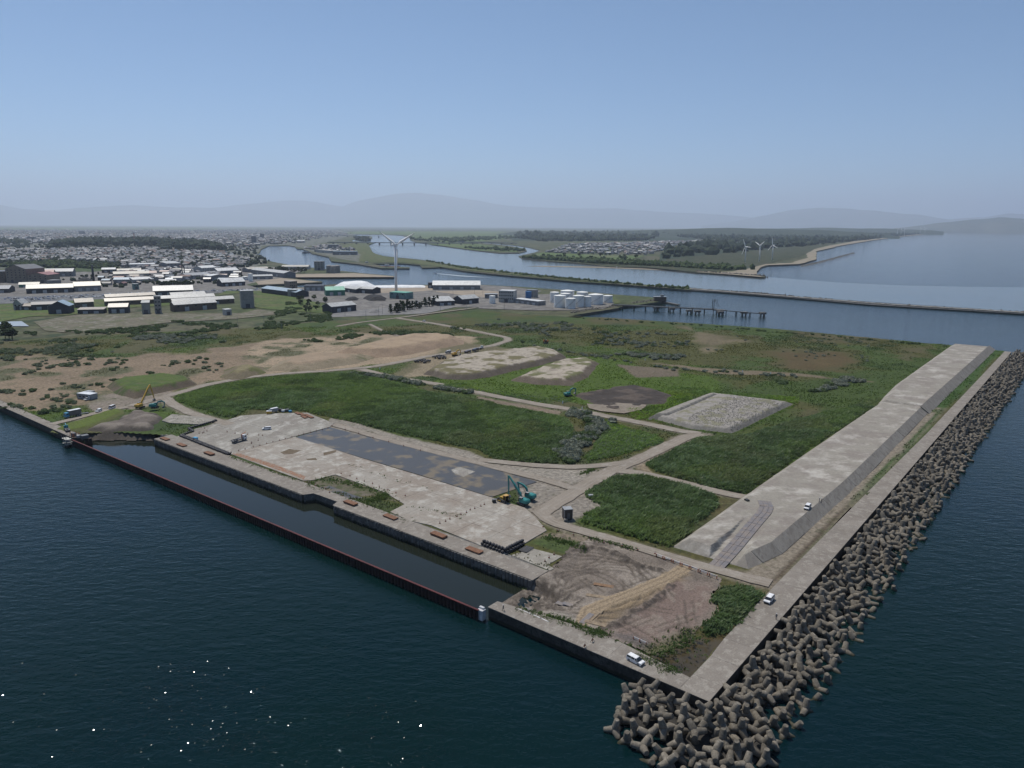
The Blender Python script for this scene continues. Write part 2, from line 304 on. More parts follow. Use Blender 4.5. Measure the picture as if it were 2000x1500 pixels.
# steep water facets added in patches so that they glint in the sun
V = []; Fq = []; rg = np.random.default_rng(21)
PT = [(rg.uniform(20, 500), rg.uniform(1300, 1495), rg.uniform(4, 11), 260) for _ in range(30)] + [(rg.uniform(620, 860), rg.uniform(1380, 1480), rg.uniform(3, 7), 300) for _ in range(8)] + [(rg.uniform(0, 1100), rg.uniform(1000, 1495), rg.uniform(8, 24), 160) for _ in range(16)] + [(rg.uniform(1650, 2000), rg.uniform(1000, 1490), rg.uniform(8, 20), 160) for _ in range(12)]
for x, y, r, n in PT:
    c = P(x, y, 0)
    for i in range(n):
        q = c + Vector((rg.normal(0, r), rg.normal(0, r * .4), .05)); t = math.radians(abs(rg.normal(0, 11)) + 3); a = rg.uniform(0, 6.28); nz = Vector((math.sin(t) * math.cos(a), math.sin(t) * math.sin(a), math.cos(t))); e = nz.orthogonal().normalized(); f = nz.cross(e); s1 = rg.uniform(.04, .115); k = len(V)
        V += [q + e * s1 * 1.6, q + f * s1 * .7, q - e * s1 * 1.6, q - f * s1 * .7]; Fq.append((k, k + 1, k + 2, k + 3))
tag(link('ripples', fast('ripples', V, np.array(Fq), water('glint_water', (0.002, 0.013, 0.014), .09, [], spec=.5))), 'steep water facets added in patches to glint on the open sea', kind='stuff')
# ------------------------------------------------------------ the near land: ground sheet with its covers
GRN = (.048, .076, .015); OLV = (.068, .070, .019); BRT = (.060, .100, .011); TAN = (.205, .155, .105); DIRT = (.215, .182, .15); SAND = (.29, .225, .155)
DKG = (.030, .055, .018); PALE = (.30, .27, .225); GREY = (.15, .14, .12); MUD = (.17, .14, .12)
ROADS = []
def road(pts, width, uvp=False): ROADS.append((WV(pts) if uvp else PX(pts), width))
road([(255, 793), (290, 783), (335, 771), (400, 752), (480, 737), (560, 729), (640, 724), (720, 717), (760, 711), (830, 697), (900, 686), (965, 674), (993, 665), (990, 659), (960, 653), (920, 645), (850, 632), (775, 621)], 6.5)
road([(705, 721), (760, 735), (860, 751), (960, 772), (1060, 791), (1120, 800), (1180, 812), (1260, 827), (1330, 842), (1368, 847)], 6.5)
road([(1372, 848), (1340, 853), (1300, 872), (1240, 900), (1190, 920), (1150, 944), (1090, 980), (1052, 1004)], 7)
road([(1190, 918), (1240, 922), (1290, 932), (1380, 955), (1450, 971), (1500, 976)], 5.5)
road([(1052, 1000), (1075, 1020), (1110, 1030), (1200, 1055), (1300, 1085), (1400, 1113), (1505, 1140)], 5)
road([(322, 776), (338, 790), (370, 806), (430, 824), (450, 829)], 6)
road([(652, 829), (760, 860), (830, 878), (900, 896), (1000, 921), (1090, 945), (1120, 955)], 4.5)
road([(935, 898), (1040, 909), (1120, 913), (1190, 908), (1230, 902)], 5)
road([(100, 829), (150, 817), (200, 803), (250, 795)], 5)
road([(775, 621), (700, 630), (660, 637)], 5); road([(775, 621), (850, 611), (930, 601)], 5); road([(722, 633), (745, 645), (778, 656)], 3)
COVERS = [  # pixel outline, colour, width of the ragged edge in metres, raggedness
    ([(-90, 715), (40, 695), (110, 690), (250, 698), (400, 690), (470, 668), (560, 664), (620, 655), (700, 652), (770, 655), (760, 690), (700, 708), (560, 722), (480, 730), (400, 748), (330, 763), (250, 780), (150, 790), (60, 800), (-90, 780)], TAN, 12, 30),
    ([(500, 668), (620, 655), (820, 650), (900, 655), (940, 668), (900, 690), (780, 706), (640, 722), (520, 728), (480, 715)], SAND, 8, 14),
    ([(840, 745), (900, 735), (1000, 688), (1180, 698), (1260, 715), (1400, 735), (1420, 760), (1400, 768), (1340, 775), (1280, 800), (1180, 795), (1110, 780), (1000, 768), (900, 758)], BRT, 4, 10),
    ([(1270, 640), (1420, 650), (1500, 680), (1420, 720), (1250, 690), (1100, 660)], OLV, 20, 40),
    ([(1380, 760), (1560, 735), (1760, 730), (1862, 680), (1800, 730), (1700, 790), (1640, 800), (1560, 785)], GRN, 15, 30),
    ([(1500, 690), (1650, 690), (1700, 705), (1640, 725), (1540, 715)], (.085, .062, .026), 20, 30),
    ([(760, 745), (1000, 700), (1060, 690), (900, 665), (840, 690), (780, 715)], (.13, .115, .065), 10, 12),
    ([(170, 792), (190, 772), (250, 764), (335, 765), (322, 785), (270, 797), (225, 800), (190, 803)], DIRT, 2.5, 5),
    ([(820, 700), (870, 690), (930, 692), (900, 712), (850, 735), (800, 735)], (.22, .18, .12), 5, 8),
    ([(1000, 945), (1100, 925), (1190, 914), (1255, 903), (1225, 928), (1175, 935), (1150, 962), (1190, 985), (1180, 1000), (1130, 1012), (1100, 1035), (1045, 1012), (1020, 985)], (.21, .187, .158), 2, 3),
    ([(930, 772), (1010, 786), (1100, 803), (1095, 814), (1000, 797), (930, 783)], (.19, .15, .11), 3, 4),
    ([(640, 812), (700, 826), (760, 845), (860, 868), (920, 880), (960, 897), (1040, 905), (1140, 912), (1170, 925), (1080, 955), (1030, 940), (900, 903), (760, 868), (640, 838)], (.25, .225, .19), 1.5, 3),
    ([(1340, 640), (1440, 665), (1380, 690)], (.14, .115, .07), 15, 20),
    ([(1210, 712), (1330, 720), (1330, 735), (1240, 737)], (.13, .105, .075), 3, 5),
    ([(1250, 705), (1440, 722), (1560, 728), (1700, 745), (1560, 735), (1400, 730)], (.15, .12, .08), 3, 6),
    ([(1010, 1185), (1080, 1190), (1130, 1225), (1180, 1237), (1120, 1232), (1040, 1205)], GRN, 1, 2),
    ([(1240, 900), (1300, 870), (1300, 882), (1262, 905), (1280, 925), (1400, 955), (1460, 968), (1450, 975), (1240, 920)], (.22, .175, .12), 1, 2),
    ([(1050, 1040), (1110, 1040), (1250, 1075), (1330, 1098), (1340, 1108), (1200, 1075), (1100, 1060), (1040, 1050)], (.19, .155, .115), 1.5, 3),
    ([(1150, 1045), (1230, 1062), (1240, 1070), (1150, 1055)], GRN, 1, 2),
    ([(1030, 1060), (1060, 1045), (1150, 1062), (1145, 1080), (1090, 1078)], (.06, .085, .025), 1.5, 3),
]
FAR_EDGE = [(1130, 620), (1000, 611), (930, 604), (850, 613), (760, 620), (640, 627), (480, 640), (300, 648), (150, 655), (0, 665), (-120, 674), (-260, 690)]
near_poly = WV([ (-1.5, 327), (3, 324), (9, 317), (14, 312), (22, 297), (27, 290), (27.5, 270), (27.5, 78), (25, 66), (21.5, 71), (4.5, 71), (4.8, 57), (7, 32), (5.4, 7), (18, 7.6), (63, 7.7), (160, 6.8), (272, 5.5), (592, 4.8), (597, 40), (602, 209), (562, 404)] + [UV(P(x, y, 3)) for x, y in FAR_EDGE])
STEP = 1.5
gu, gv = np.meshgrid(np.arange(-2.5, 640, STEP), np.arange(4.5, 800, STEP), indexing='ij')
GX = OX + gu.ravel() * E1[0] + gv.ravel() * E2[0]; GY = OY + gu.ravel() * E1[1] + gv.ravel() * E2[1]; GP = np.stack([GX, GY], 1)
GU, GV = gu.ravel(), gv.ravel()
g_in = sdist(GP, near_poly)
n1 = fbm(GX, GY, 60, 5, 1); n2 = fbm(GX, GY, 18, 4, 2); n3 = fbm(GX, GY, 130, 4, 3); n4 = fbm(GX, GY, 7, 3, 4); n5 = fbm(GX, GY, 35, 5, 6)
def cmix(c, col, m): return c * (1 - m[:, None]) + np.array(col) * m[:, None]
C0 = np.tile(np.array(OLV), (len(GP), 1)); C0 = cmix(C0, GRN, smooth(n1, .42, .6)); C0 = cmix(C0, (.088, .072, .036), smooth(n5, .52, .68) * .7); C0 = cmix(C0, BRT, smooth(n3, .56, .64) * smooth(n2, .4, .55) * .75)
C0 = cmix(C0, DKG, smooth(n2, .56, .7) * .6)
road_d = np.full(len(GP), 1e9)
for pl, wd in ROADS: road_d = np.minimum(road_d, ldist(GP, pl) - wd / 2)
for poly, c, ed, rg in COVERS:
    q = PX(poly); lo = q.min(0) - 60; hi = q.max(0) + 60; m = ((GP > lo) & (GP < hi)).all(1); idx = np.where(m)[0]
    d = sdist(GP[idx], q) + (n5[idx] - .5) * rg * 1.6 + (n4[idx] - .5) * rg * .6; k = smooth(d, -ed * .5, ed * .5)
    cc = np.array(c) * (.8 + .4 * n2[idx])[:, None]; C0[idx] = C0[idx] * (1 - k[:, None]) + cc * k[:, None]
tan_d = PX(COVERS[0][0]); k = smooth(sdist(GP, tan_d), -10, 20) * smooth(fbm(GX, GY, 25, 5, 21), .5, .62); C0 = cmix(C0, (.075, .085, .04), k * .85)
k = smooth(-road_d + (n4 - .5) * 4, -2.2, .3); C0 = cmix(C0, (.20, .17, .135), k * .8)
strip = smooth(GV, 7, 8) * (1 - smooth(GV, 17, 18)); ge = smooth(GU + (n2 - .5) * 60, 315, 330); C0 = cmix(C0, (.21, .18, .14), strip * smooth(GU, 55, 66) * (1 - ge)); C0 = cmix(C0, (.045, .085, .02), strip * ge)
k = strip * smooth(GU, 120, 170) * (1 - ge) * (1 - smooth(abs(GV - 8.4 + (n2 - .5) * 3), .6, 1.6)); C0 = cmix(C0, (.05, .08, .025), k)
k = strip * smooth(GU, 60, 66) * (1 - smooth(GU, 120, 160)) * (1 - smooth(abs(GV - 9.2 + (n2 - .5) * 1.5), .5, 1.2)); C0 = cmix(C0, (.09, .07, .05), k)
GZ = 3.22 + (n2 - .5) * .35 * smooth(road_d, 0, 6) + (n5 - .5) * 1.2 * smooth(road_d, 4, 25) * smooth(GU, 60, 110)
low = PX([(1360, 1240), (1425, 1238), (1350, 1330), (1250, 1270), (1300, 1255)], 2.6); GZ -= 1.3 * smooth(sdist(GP, low) + (n4 - .5) * 3, -2.5, 2)
k = smooth(-GU + (n4 - .5) * 4, -23, -18) * smooth(GV + (n2 - .5) * 4, 44, 51); GZ -= k * (GV < 80) * (np.clip(GV - 46, 0, 30) * .165)      # mud slides into the basin
mudp = PX([(985, 1160), (1000, 1143), (1080, 1112), (1125, 1065), (1160, 1050), (1230, 1075), (1330, 1100), (1405, 1130), (1385, 1165), (1400, 1190), (1362, 1225), (1330, 1250), (1270, 1268), (1215, 1250), (1150, 1222), (1080, 1200), (1012, 1186), (972, 1176), (955, 1180), (940, 1150)])
mud_d = sdist(GP, mudp)
_fe = ldist(GP, PX(FAR_EDGE, 3)); _k = smooth(_fe, 2, 22); GZ = np.where(_fe < 30, GZ * _k + 2.64 * (1 - _k), GZ); GZ = np.where((g_in < 0) & (GU > 80) & (GV > 300), 2.6, GZ)
keep = (g_in > -1.0) & (mud_d < .5)
def grid_mesh(name, Z, mask, mats, col, nu, nv, smooth_=True):
    idx = np.arange(nu * nv).reshape(nu, nv); f = np.stack([idx[:-1, :-1], idx[1:, :-1], idx[1:, 1:], idx[:-1, 1:]], -1).reshape(-1, 4)
    f = f[mask[f].all(1)]; u, inv = np.unique(f, return_inverse=True); V = np.stack([GX, GY, Z], 1)[u]
    return fast(name, V, inv.reshape(-1, 4), mats, smooth_, col=None if col is None else col[u])
M_GROUND = pm('ground', (1, 1, 1), attr=True, bump=.12, bs=1.2, grain=.55, gs=1.6, c3=(.042, .052, .016), s3=5, lo3=.56, hi3=.75)
tag(link('ground', grid_mesh('ground', GZ, keep, M_GROUND, C0, *gu.shape)), 'rough grassy and sandy reclaimed ground behind the quays', kind='structure')
def ground_z(x, y):
    u, v = UV((x, y)); i = int(round((u + 2.5) / STEP)); j = int(round((v - 4.5) / STEP))
    return float(GZ[i * gu.shape[1] + j]) if 0 <= i < gu.shape[0] and 0 <= j < gu.shape[1] else 3.
# roads: ribbons with ragged edges
M_ROAD = pm('dirt_road', (.25, .217, .18), (.215, .185, .15), 9, c3=(.29, .26, .222), s3=5, bump=.05, bs=.5, grain=.16, gs=.5)
M_RUT = pm('wheel_rut', (.255, .225, .19), (.285, .25, .21), 3, grain=.15)
def ribbon(name, line, width, z, mat, jit=.5, step=2.5, label=None, off=0.):
    p = np.asarray(line); o = []
    for i in range(len(p) - 1):
        k = max(1, int(np.linalg.norm(p[i + 1] - p[i]) / step)); o += [p[i] + (p[i + 1] - p[i]) * (j / k) for j in range(k)]
    o.append(p[-1]); p = np.array(o)
    for _ in range(3): p[1:-1] = (p[:-2] + 2 * p[1:-1] + p[2:]) / 4
    t = np.gradient(p, axis=0); t /= np.linalg.norm(t, axis=1)[:, None] + 1e-9; nn = np.stack([-t[:, 1], t[:, 0]], 1); p = p + nn * off
    a = p + nn * (width / 2 + (fbm(p[:, 0], p[:, 1], 5, 3, 31) - .5) * 2 * jit)[:, None]; b = p - nn * (width / 2 + (fbm(p[:, 0], p[:, 1], 5, 3, 37) - .5) * 2 * jit)[:, None]
    n = len(p); V = np.vstack([np.c_[a, np.full(n, z)], np.c_[b, np.full(n, z)]]); f = np.array([(n + i, n + i + 1, i + 1, i) for i in range(n - 1)])
    return tag(link(name, fast(name, V, f, mat)), label, kind='structure')
RL = ['long dirt road winding past the sand dunes', 'straight dirt road between reed bed and mounds', 'wide dirt road to the excavators', 'dirt road up to the concrete embankment', 'dirt road beside the mud field', 'dirt road down to the concrete yard', 'pinkish dirt track beside the flooded yard', 'pale track at the foot of the reed bed', 'dirt road past the parked vans', 'grey road towards the sheds', 'grey road towards the tank farm', 'narrow path in the grass']
for i, (pl, wd) in enumerate(ROADS):
    z = 3.45 + i * .012; ribbon('road', pl, wd, z, M_ROAD, .6, label=RL[i])
    if wd > 4.2 and i not in (9, 10): [ribbon('wheel_track', pl, .55, z + .006, M_RUT, .22, label='pale wheel track on ' + RL[i], off=s * (.85 + .15 * s)) for s in (-1, 1)]
# ------------------------------------------------------------ concrete
M_CON = pm('concrete', (.27, .25, .215), (.215, .20, .175), 9, c3=(.34, .32, .28), s3=4, bump=.02, bs=.5, grain=.16, gs=.7, rough=.85)
M_YARD = pm('yard_concrete', (.27, .255, .225), (.22, .20, .175), 14, c3=(.38, .365, .33), s3=6, lo3=.52, hi3=.66, bump=.02, bs=.7, grain=.16, gs=1.2, stretch=(1, .6, 1))
M_YARD2 = pm('stained_concrete', (.25, .215, .18), (.30, .275, .24), 16, c3=(.40, .38, .34), s3=5, lo3=.5, hi3=.66, bump=.02, bs=.7, grain=.16, gs=1.2)
M_WALL = pm('dark_wall', (.045, .042, .038), (.075, .07, .062), 3, c3=(.03, .032, .028), s3=1.2, bump=.08, bs=.8, grain=.25, rough=.8, wet=(.9, (.018, .02, .013)))  # dark all over, with a blacker algae band near the water
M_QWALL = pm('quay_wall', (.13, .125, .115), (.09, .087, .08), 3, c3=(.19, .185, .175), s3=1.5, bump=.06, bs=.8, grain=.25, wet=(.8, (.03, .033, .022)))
M_BERM = pm('berm_concrete', (.265, .245, .21), (.225, .20, .175), 11, c3=(.41, .385, .345), s3=8, lo3=.5, hi3=.68, bump=.03, bs=.8, grain=.18, gs=.9, stretch=(.8, 1, 1))
M_SLOPE = pm('slope_concrete', (.205, .19, .168), (.235, .22, .197), 6, c3=(.175, .16, .14), s3=2, grain=.15, gs=.6, stretch=(1.2, .5, 1))
# breakwater deck: slabs on a dark wall, front arm and long right arm
bw = thing('breakwater', 'long L shaped concrete breakwater with a flat deck road on top', 'breakwater', W(0, 0, 0))
def under(o, par): o.parent = par; o.matrix_parent_inverse = Matrix.Translation(par.location).inverted() if not any(par.rotation_euler) else par.matrix_world.inverted(); return o
def uvprism(mb, pts, z0, z1, m=0, inset=0): return mb.prism([W(u, v) for u, v in pts], z0, z1, m, inset)
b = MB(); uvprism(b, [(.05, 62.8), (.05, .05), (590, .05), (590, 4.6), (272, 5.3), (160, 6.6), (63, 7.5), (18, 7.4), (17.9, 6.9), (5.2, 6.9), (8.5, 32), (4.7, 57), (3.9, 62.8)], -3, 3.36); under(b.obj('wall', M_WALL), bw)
M_SHADE = [pm('deck_slab', tuple(c * k for c in (.228, .205, .178)), tuple(c * k for c in (.195, .172, .148)), 5, c3=tuple(c * k for c in (.27, .247, .215)), s3=2, grain=.14, gs=.5, bump=.012, bs=.4) for k in (.965, 1., 1.03)]
def deckw(u): return float(np.interp(u, [0, 17, 18, 63, 160, 272, 590], [7, 7, 7.6, 7.7, 6.8, 5.5, 4.8]))
R0 = random.Random(3); u = 0.
while u < 589:
    u2 = min(590, u + (7 if u == 0 else 9.5)); g = .025
    b = MB(); uvprism(b, [(u + g, 0), (u2 - g, 0), (u2 - g, deckw(u2)), (u + g, deckw(u + .01))], 3.362, 3.5 + R0.uniform(0, .02)); under(b.obj('slab', R0.choice(M_SHADE)), bw); u = u2
vv = 7.06
while vv < 62:
    v2 = min(63, vv + 9.4); e = lambda v: float(np.interp(v, [7, 32, 57, 63], [5.4, 8.6, 4.8, 4.0]))
    b = MB(); uvprism(b, [(0, vv), (0, v2 - .03), (e(v2), v2 - .03), (e(vv), vv)], 3.362, 3.5 + R0.uniform(0, .02)); under(b.obj('slab', R0.choice(M_SHADE)), bw); vv = v2
# left quay
lq = thing('quay', 'straight concrete quay with a dark sea face running to the left edge', 'quay', W(-4, 330, 0))
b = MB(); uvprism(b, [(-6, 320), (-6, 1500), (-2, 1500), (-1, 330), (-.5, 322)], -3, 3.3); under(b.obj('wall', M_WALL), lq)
vv = 320.
while vv < 700:
    b = MB(); uvprism(b, [(-6, vv), (-6, vv + 9.9), (-1.6, vv + 9.9), (-1.4, vv)], 3.302, 3.42 + R0.uniform(0, .03)); under(b.obj('slab', R0.choice(M_SHADE)), lq); vv += 10
# basin water and sheet pile wall
sheet('basin_water', [W(-2.2, 63), W(-6.6, 320), W(12, 326), W(30, 300), W(29, 62), W(4, 60)], .05, water('murky_water', (.014, .018, .013), .05, [(1.1, .012, .3, 1.5)]), label='still dark olive water of the enclosed basin')
M_PILE = pm('sheet_pile', (.035, .022, .02), (.05, .03, .026), 2, c3=(.025, .02, .02), s3=.8, grain=.3, rough=.7); M_RED = pm('red_cap', (.105, .02, .02), (.07, .018, .018), 4, rough=.55)
sp = thing('sheet_pile_wall', 'long dark steel sheet pile wall with a red top edge closing the basin', 'sheet piling', W(-2, 63.6, 0))
A_, B_ = W(-2.0, 64.5), W(-6.7, 321); L_ = (B_ - A_).length; n_ = int(L_ / 1.4); ang = math.atan2((B_ - A_).y, (B_ - A_).x)
b = MB(); w4 = 1.4
pr = [(0, .28), (.28, .28), (.48, -.28), (.92, -.28), (1.12, .28), (1.4, .28)]
for z in (-2.5, 2.75): b.add([(x, y + .06, z) for x, y in pr] + [(x, y - .06, z) for x, y in pr], [])
n6 = 6
for i in range(5): b.f += [[i, i + 1, 12 + i + 1, 12 + i], [6 + i + 1, 6 + i, 18 + i, 18 + i + 1]]; b.m += [0, 0]
pile_me = b.mesh('sheet_pile', M_PILE)
for i in range(n_):
    p = A_ + (B_ - A_) * (i / n_); o = link('sheet_pile', pile_me, None, (p.x, p.y, 0), ang); under(o, sp)
b = MB(); m_ = (A_ + B_) / 2; b.box((m_.x, m_.y, 2.86), (L_, .62, .2), ang); under(b.obj('cap_beam', M_RED), sp)
ep = thing('end_post', 'white block at the near end of the red topped pile wall', 'post', W(-1.2, 64.2, 0))
b = MB(); b.box((0, 0, 1.1), (1.9, 1.5, 3.6), ANG_V); b.box((.1, .5, 3.1), (1.5, .7, .5), ANG_V); b.obj('post', flat('white_concrete', (.55, .56, .57)), ep)
# inner quay strip with ribbed face
qs = thing('quay', 'weathered concrete quay strip along the basin with a ribbed concrete pile face', 'quay', W(20, 170, 0))
QF = [(18.2, 289), (18.8, 172), (22.4, 170), (22.6, 156), (19.4, 154.6), (19.8, 82), (19.8, 63)]
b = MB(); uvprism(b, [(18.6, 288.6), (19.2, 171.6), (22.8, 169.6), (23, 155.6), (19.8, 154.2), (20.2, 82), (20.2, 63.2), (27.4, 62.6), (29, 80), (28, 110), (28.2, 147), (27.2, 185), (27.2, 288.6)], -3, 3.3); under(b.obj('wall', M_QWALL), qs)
vv = 63.; edge = lambda v: float(np.interp(v, [63, 154.5, 154.7, 156, 169.9, 171.6, 289], [19.7, 19.3, 19.3, 22.5, 22.3, 18.7, 18.1]))
while vv < 288.8:
    v2 = min(289, vv + 11.3); brk = [154.6, 156, 170, 171.7]; v2 = next((q for q in brk if vv < q < v2), v2)
    bk = lambda v: 27.4 if v < 185 else 27.0
    b = MB(); uvprism(b, [(edge(vv + .01), vv), (edge(v2 - .01), v2 - .04), (bk(v2), v2 - .04), (bk(vv), vv)], 3.302, 3.46 + R0.uniform(0, .05)); under(b.obj('slab', R0.choice(M_SHADE)), qs); vv = v2
def dpile(r, d, rough, seed):
    b = MB(); k = 6; rr = random.Random(seed); vs = []
    for z in (-2.5, .3, 1.6, 2.6, 3.25):
        for i in range(k + 1):
            t = math.pi * i / k; q = 1 + rr.uniform(-rough, rough); vs.append((-r * math.cos(t), -d * math.sin(t) ** .7 * q, z))
    fs = [[j * (k + 1) + i, j * (k + 1) + i + 1, (j + 1) * (k + 1) + i + 1, (j + 1) * (k + 1) + i] for j in range(4) for i in range(k)] + [[4 * (k + 1) + i for i in range(k + 1)]]
    return b.add(vs, fs).mesh('concrete_pile', M_QWALL)
PM = [dpile(.68, .55, .02, i) for i in range(2)] + [dpile(.7, .38, .5, i) for i in range(3)]
vv = 63.8
while vv < 288:
    if not (154 < vv < 172):
        o = link('concrete_pile', PM[R0.randrange(2)] if vv < 98 or vv > 232 else (PM[2 + R0.randrange(3)] if R0.random() < .7 else PM[0]), None, W(edge(vv) + .12, vv, 0), ANG_V + math.pi); under(o, qs)
    vv += 1.4
# blocks at the basin's far corner
for pts, z1, lb in (([(23.5, 294), (35, 318), (45, 300), (28.5, 286)], 3.1, 'low concrete block at the basin corner below the mud heap'), ([(36, 318), (46, 327), (56, 300), (46, 294), (36.5, 310)], 3.75, 'upper concrete block between mud heap and road')):
    t = thing('concrete_block', lb, 'block', W(*pts[0], 0)); b = MB(); uvprism(b, pts, -2 if z1 < 3.5 else 2, z1); under(b.obj('block', M_CON), t)
t = thing('concrete_block', 'pale concrete slab between the quay end and the mud field', 'block', W(31, 68, 0)); b = MB(); b.prism([P(x, y, 3.45) for x, y in ((998, 1084), (1018, 1078), (1040, 1071), (1060, 1076), (1098, 1086), (1070, 1103), (1082, 1110), (1074, 1114))], 2, 3.42); under(b.obj('block', M_CON), t)
# yard slabs
def uvp(l, z=3.4): return [P(x, y, z) for x, y in l]
YARD = [(343, 853), (375, 846), (380, 838), (440, 822), (470, 812), (525, 808), (600, 806), (652, 827), (644, 834), (447, 887)]
PALEP = [(449, 886), (577, 853), (700, 893), (830, 932), (961, 972), (1025, 992), (1045, 1010), (1068, 1036), (985, 1084), (940, 1066), (842, 1026), (800, 1017), (762, 1000), (790, 985), (752, 962), (655, 927), (610, 938), (592, 939)]
M_DK = pm('dark_joint', (.06, .055, .05), grain=.3)
def slabs(name, poly, z, mat, label, cell=12.):
    """a yard of cast slabs: one prism per bay, cut by its outline"""
    t = thing(name, label, 'paved yard', Vector((*np.mean([p[:2] for p in poly], 0), 0))); t['kind'] = 'structure'; del t['category']
    uvs = np.array([UV(p) for p in poly]); lo = uvs.min(0); hi = uvs.max(0)
    bm0 = bmesh.new(); vs = [bm0.verts.new((a, c, 0)) for a, c in uvs]; bm0.faces.new(vs); bmesh.ops.triangulate(bm0, faces=bm0.faces[:])
    for i in range(int((hi[0] - lo[0]) / cell) + 1):
        for j in range(int((hi[1] - lo[1]) / cell) + 1):
            bm = bm0.copy()
            for c, nn in (((lo[0] + i * cell + .04, 0, 0), (-1, 0, 0)), ((lo[0] + (i + 1) * cell - .04, 0, 0), (1, 0, 0)), ((0, lo[1] + j * cell + .04, 0), (0, -1, 0)), ((0, lo[1] + (j + 1) * cell - .04, 0), (0, 1, 0))):
                bmesh.ops.bisect_plane(bm, geom=bm.verts[:] + bm.edges[:] + bm.faces[:], plane_co=c, plane_no=nn, clear_outer=True)
            if bm.faces:
                bmesh.ops.dissolve_faces(bm, faces=bm.faces[:]) if len(bm.faces) > 1 else None
                r = bmesh.ops.extrude_face_region(bm, geom=bm.faces[:]); zz = z + R0.uniform(0, .025)
                ext = {g for g in r['geom'] if isinstance(g, bmesh.types.BMVert)}
                for v in bm.verts: q = W(v.co.x, v.co.y); v.co = Vector((q.x, q.y, zz if v in ext else 3.0))
                bmesh.ops.recalc_face_normals(bm, faces=bm.faces[:]); me = bpy.data.meshes.new('slab'); bm.to_mesh(me); me.materials.append(mat); under(link('slab', me), t)
            bm.free()
    bm0.free(); return t
slabs('yard', uvp(YARD), 3.47, M_YARD, 'upper grey concrete yard with the parked truck')
slabs('yard', uvp(PALEP), 3.46, M_YARD2, 'long pale stained concrete yard beside the flooded part')
PONDP = [(577, 854), (644, 835), (760, 864), (900, 899), (1049, 941), (1000, 958), (961, 971), (830, 931), (700, 892)]
M_POND = water('flooded_yard', (.075, .073, .07), .32, [(.8, .02, .3, 1.)], spec=.35, c2=(.17, .135, .085), s2=7, lo=.52, hi=.62)
sheet('flooded_yard', uvp(PONDP), 3.475, M_POND, label='flooded yard with shallow dark water and brown algae', sub=8, jit=.3)
for i, (l, c) in enumerate((([(548, 884), (565, 877), (588, 880), (572, 887), (556, 888)], 0), ([(633, 884), (658, 879), (655, 884), (634, 890)], 0), ([(598, 896), (618, 895), (620, 899), (602, 899)], 0))): sheet('mud_stain', uvp(l), 3.492, pm('mud_stain', (.12, .09, .06), (.15, .12, .085), 2, grain=.3), label='brown mud patch dried on the pale yard', sub=2, jit=.6)
sheet('pond_island', uvp([(880, 918), (897, 912), (930, 921), (905, 931), (888, 925)]), 3.495, M_YARD, label='pale concrete showing above the flooded yard', sub=3, jit=.9)
# pit with water in the pale yard
sheet('pit_floor', uvp([(600, 942), (650, 926), (755, 962), (785, 986), (760, 998), (700, 990)]), 3.24, pm('pit_soil', (.14, .12, .09), (.07, .08, .035), 4, grain=.4, bump=.2), label='sunken muddy pit in the pale yard', sub=3, jit=.6)
sheet('pit_water', uvp([(622, 952), (645, 948), (690, 966), (712, 972), (700, 982), (655, 970)]), 3.27, M_POND, label='pool of grey water in the sunken pit', sub=3, jit=.4)
sheet('corner_pond', [P(x, y, 2.3) for x, y in [(1320, 1265), (1375, 1225), (1440, 1230), (1352, 1345), (1235, 1290)]], 2.3, water('brown_water', (.045, .036, .022), .06, [(.8, .01, .3, 1.)], c2=(.07, .055, .03), s2=9), label='still brown pond inside the breakwater corner')
# ------------------------------------------------------------ mud field in front
u0, u1, v0, v1, st = 2., 68., 4., 70.5, .45
mu, mv = np.meshgrid(np.arange(u0, u1, st), np.arange(v0, v1, st), indexing='ij'); mshape = mu.shape; mu = mu.ravel(); mv = mv.ravel()
MX = OX + mu * E1[0] + mv * E2[0]; MY = OY + mu * E1[1] + mv * E2[1]; MP = np.stack([MX, MY], 1)
a1 = fbm(MX, MY, 14, 5, 41); a2 = fbm(MX, MY, 3.2, 4, 42); a3 = fbm(MX, MY, 1.1, 3, 43); a4 = fbm(MX, MY, 30, 3, 44)
md = sdist(MP, mudp) + (a2 - .5) * 2.5
mz = 2.75 + (a1 - .5) * 1.1 + (a2 - .5) * .45 + (a3 - .5) * .16
k = smooth(-mu + (a1 - .5) * 8, -22, -17) * smooth(mv + (a1 - .5) * 10, 42, 49); mz -= k * np.clip(mv - 44 + (a1 - .5) * 6, 0, 30) * .17
MC = np.tile(np.array((.185, .155, .128)), (len(MP), 1)); MC = cmix(MC, (.25, .215, .18), smooth(a1, .45, .62)); MC = cmix(MC, (.115, .095, .08), smooth(a2, .5, .66) * .7)
red = smooth(sdist(MP, PX([(1180, 1235), (1230, 1190), (1310, 1120), (1400, 1135), (1400, 1190), (1340, 1250), (1270, 1268)])) + (a1 - .5) * 8, -2, 3); MC = cmix(MC, (.165, .118, .10), red * .8); MC = cmix(MC, (.24, .20, .165), red * smooth(a2, .52, .62) * .6)
drk = smooth(sdist(MP, PX([(985, 1150), (1050, 1128), (1110, 1140), (1080, 1180), (1030, 1180), (995, 1176)])) + (a1 - .5) * 8, -3, 3); MC = cmix(MC, (.075, .062, .05), drk * smooth(a3, .3, .6))
drk = smooth(sdist(MP, PX([(1195, 1238), (1240, 1235), (1290, 1262), (1260, 1268), (1215, 1250)])) + (a2 - .5) * 3, -2, 2); MC = cmix(MC, (.10, .09, .085), drk * .8)
pale = smooth(sdist(MP, PX([(1030, 1188), (1075, 1180), (1130, 1200), (1140, 1215), (1090, 1210)])) + (a2 - .5) * 3, -1, 2); MC = cmix(MC, (.27, .245, .21), pale * .8)
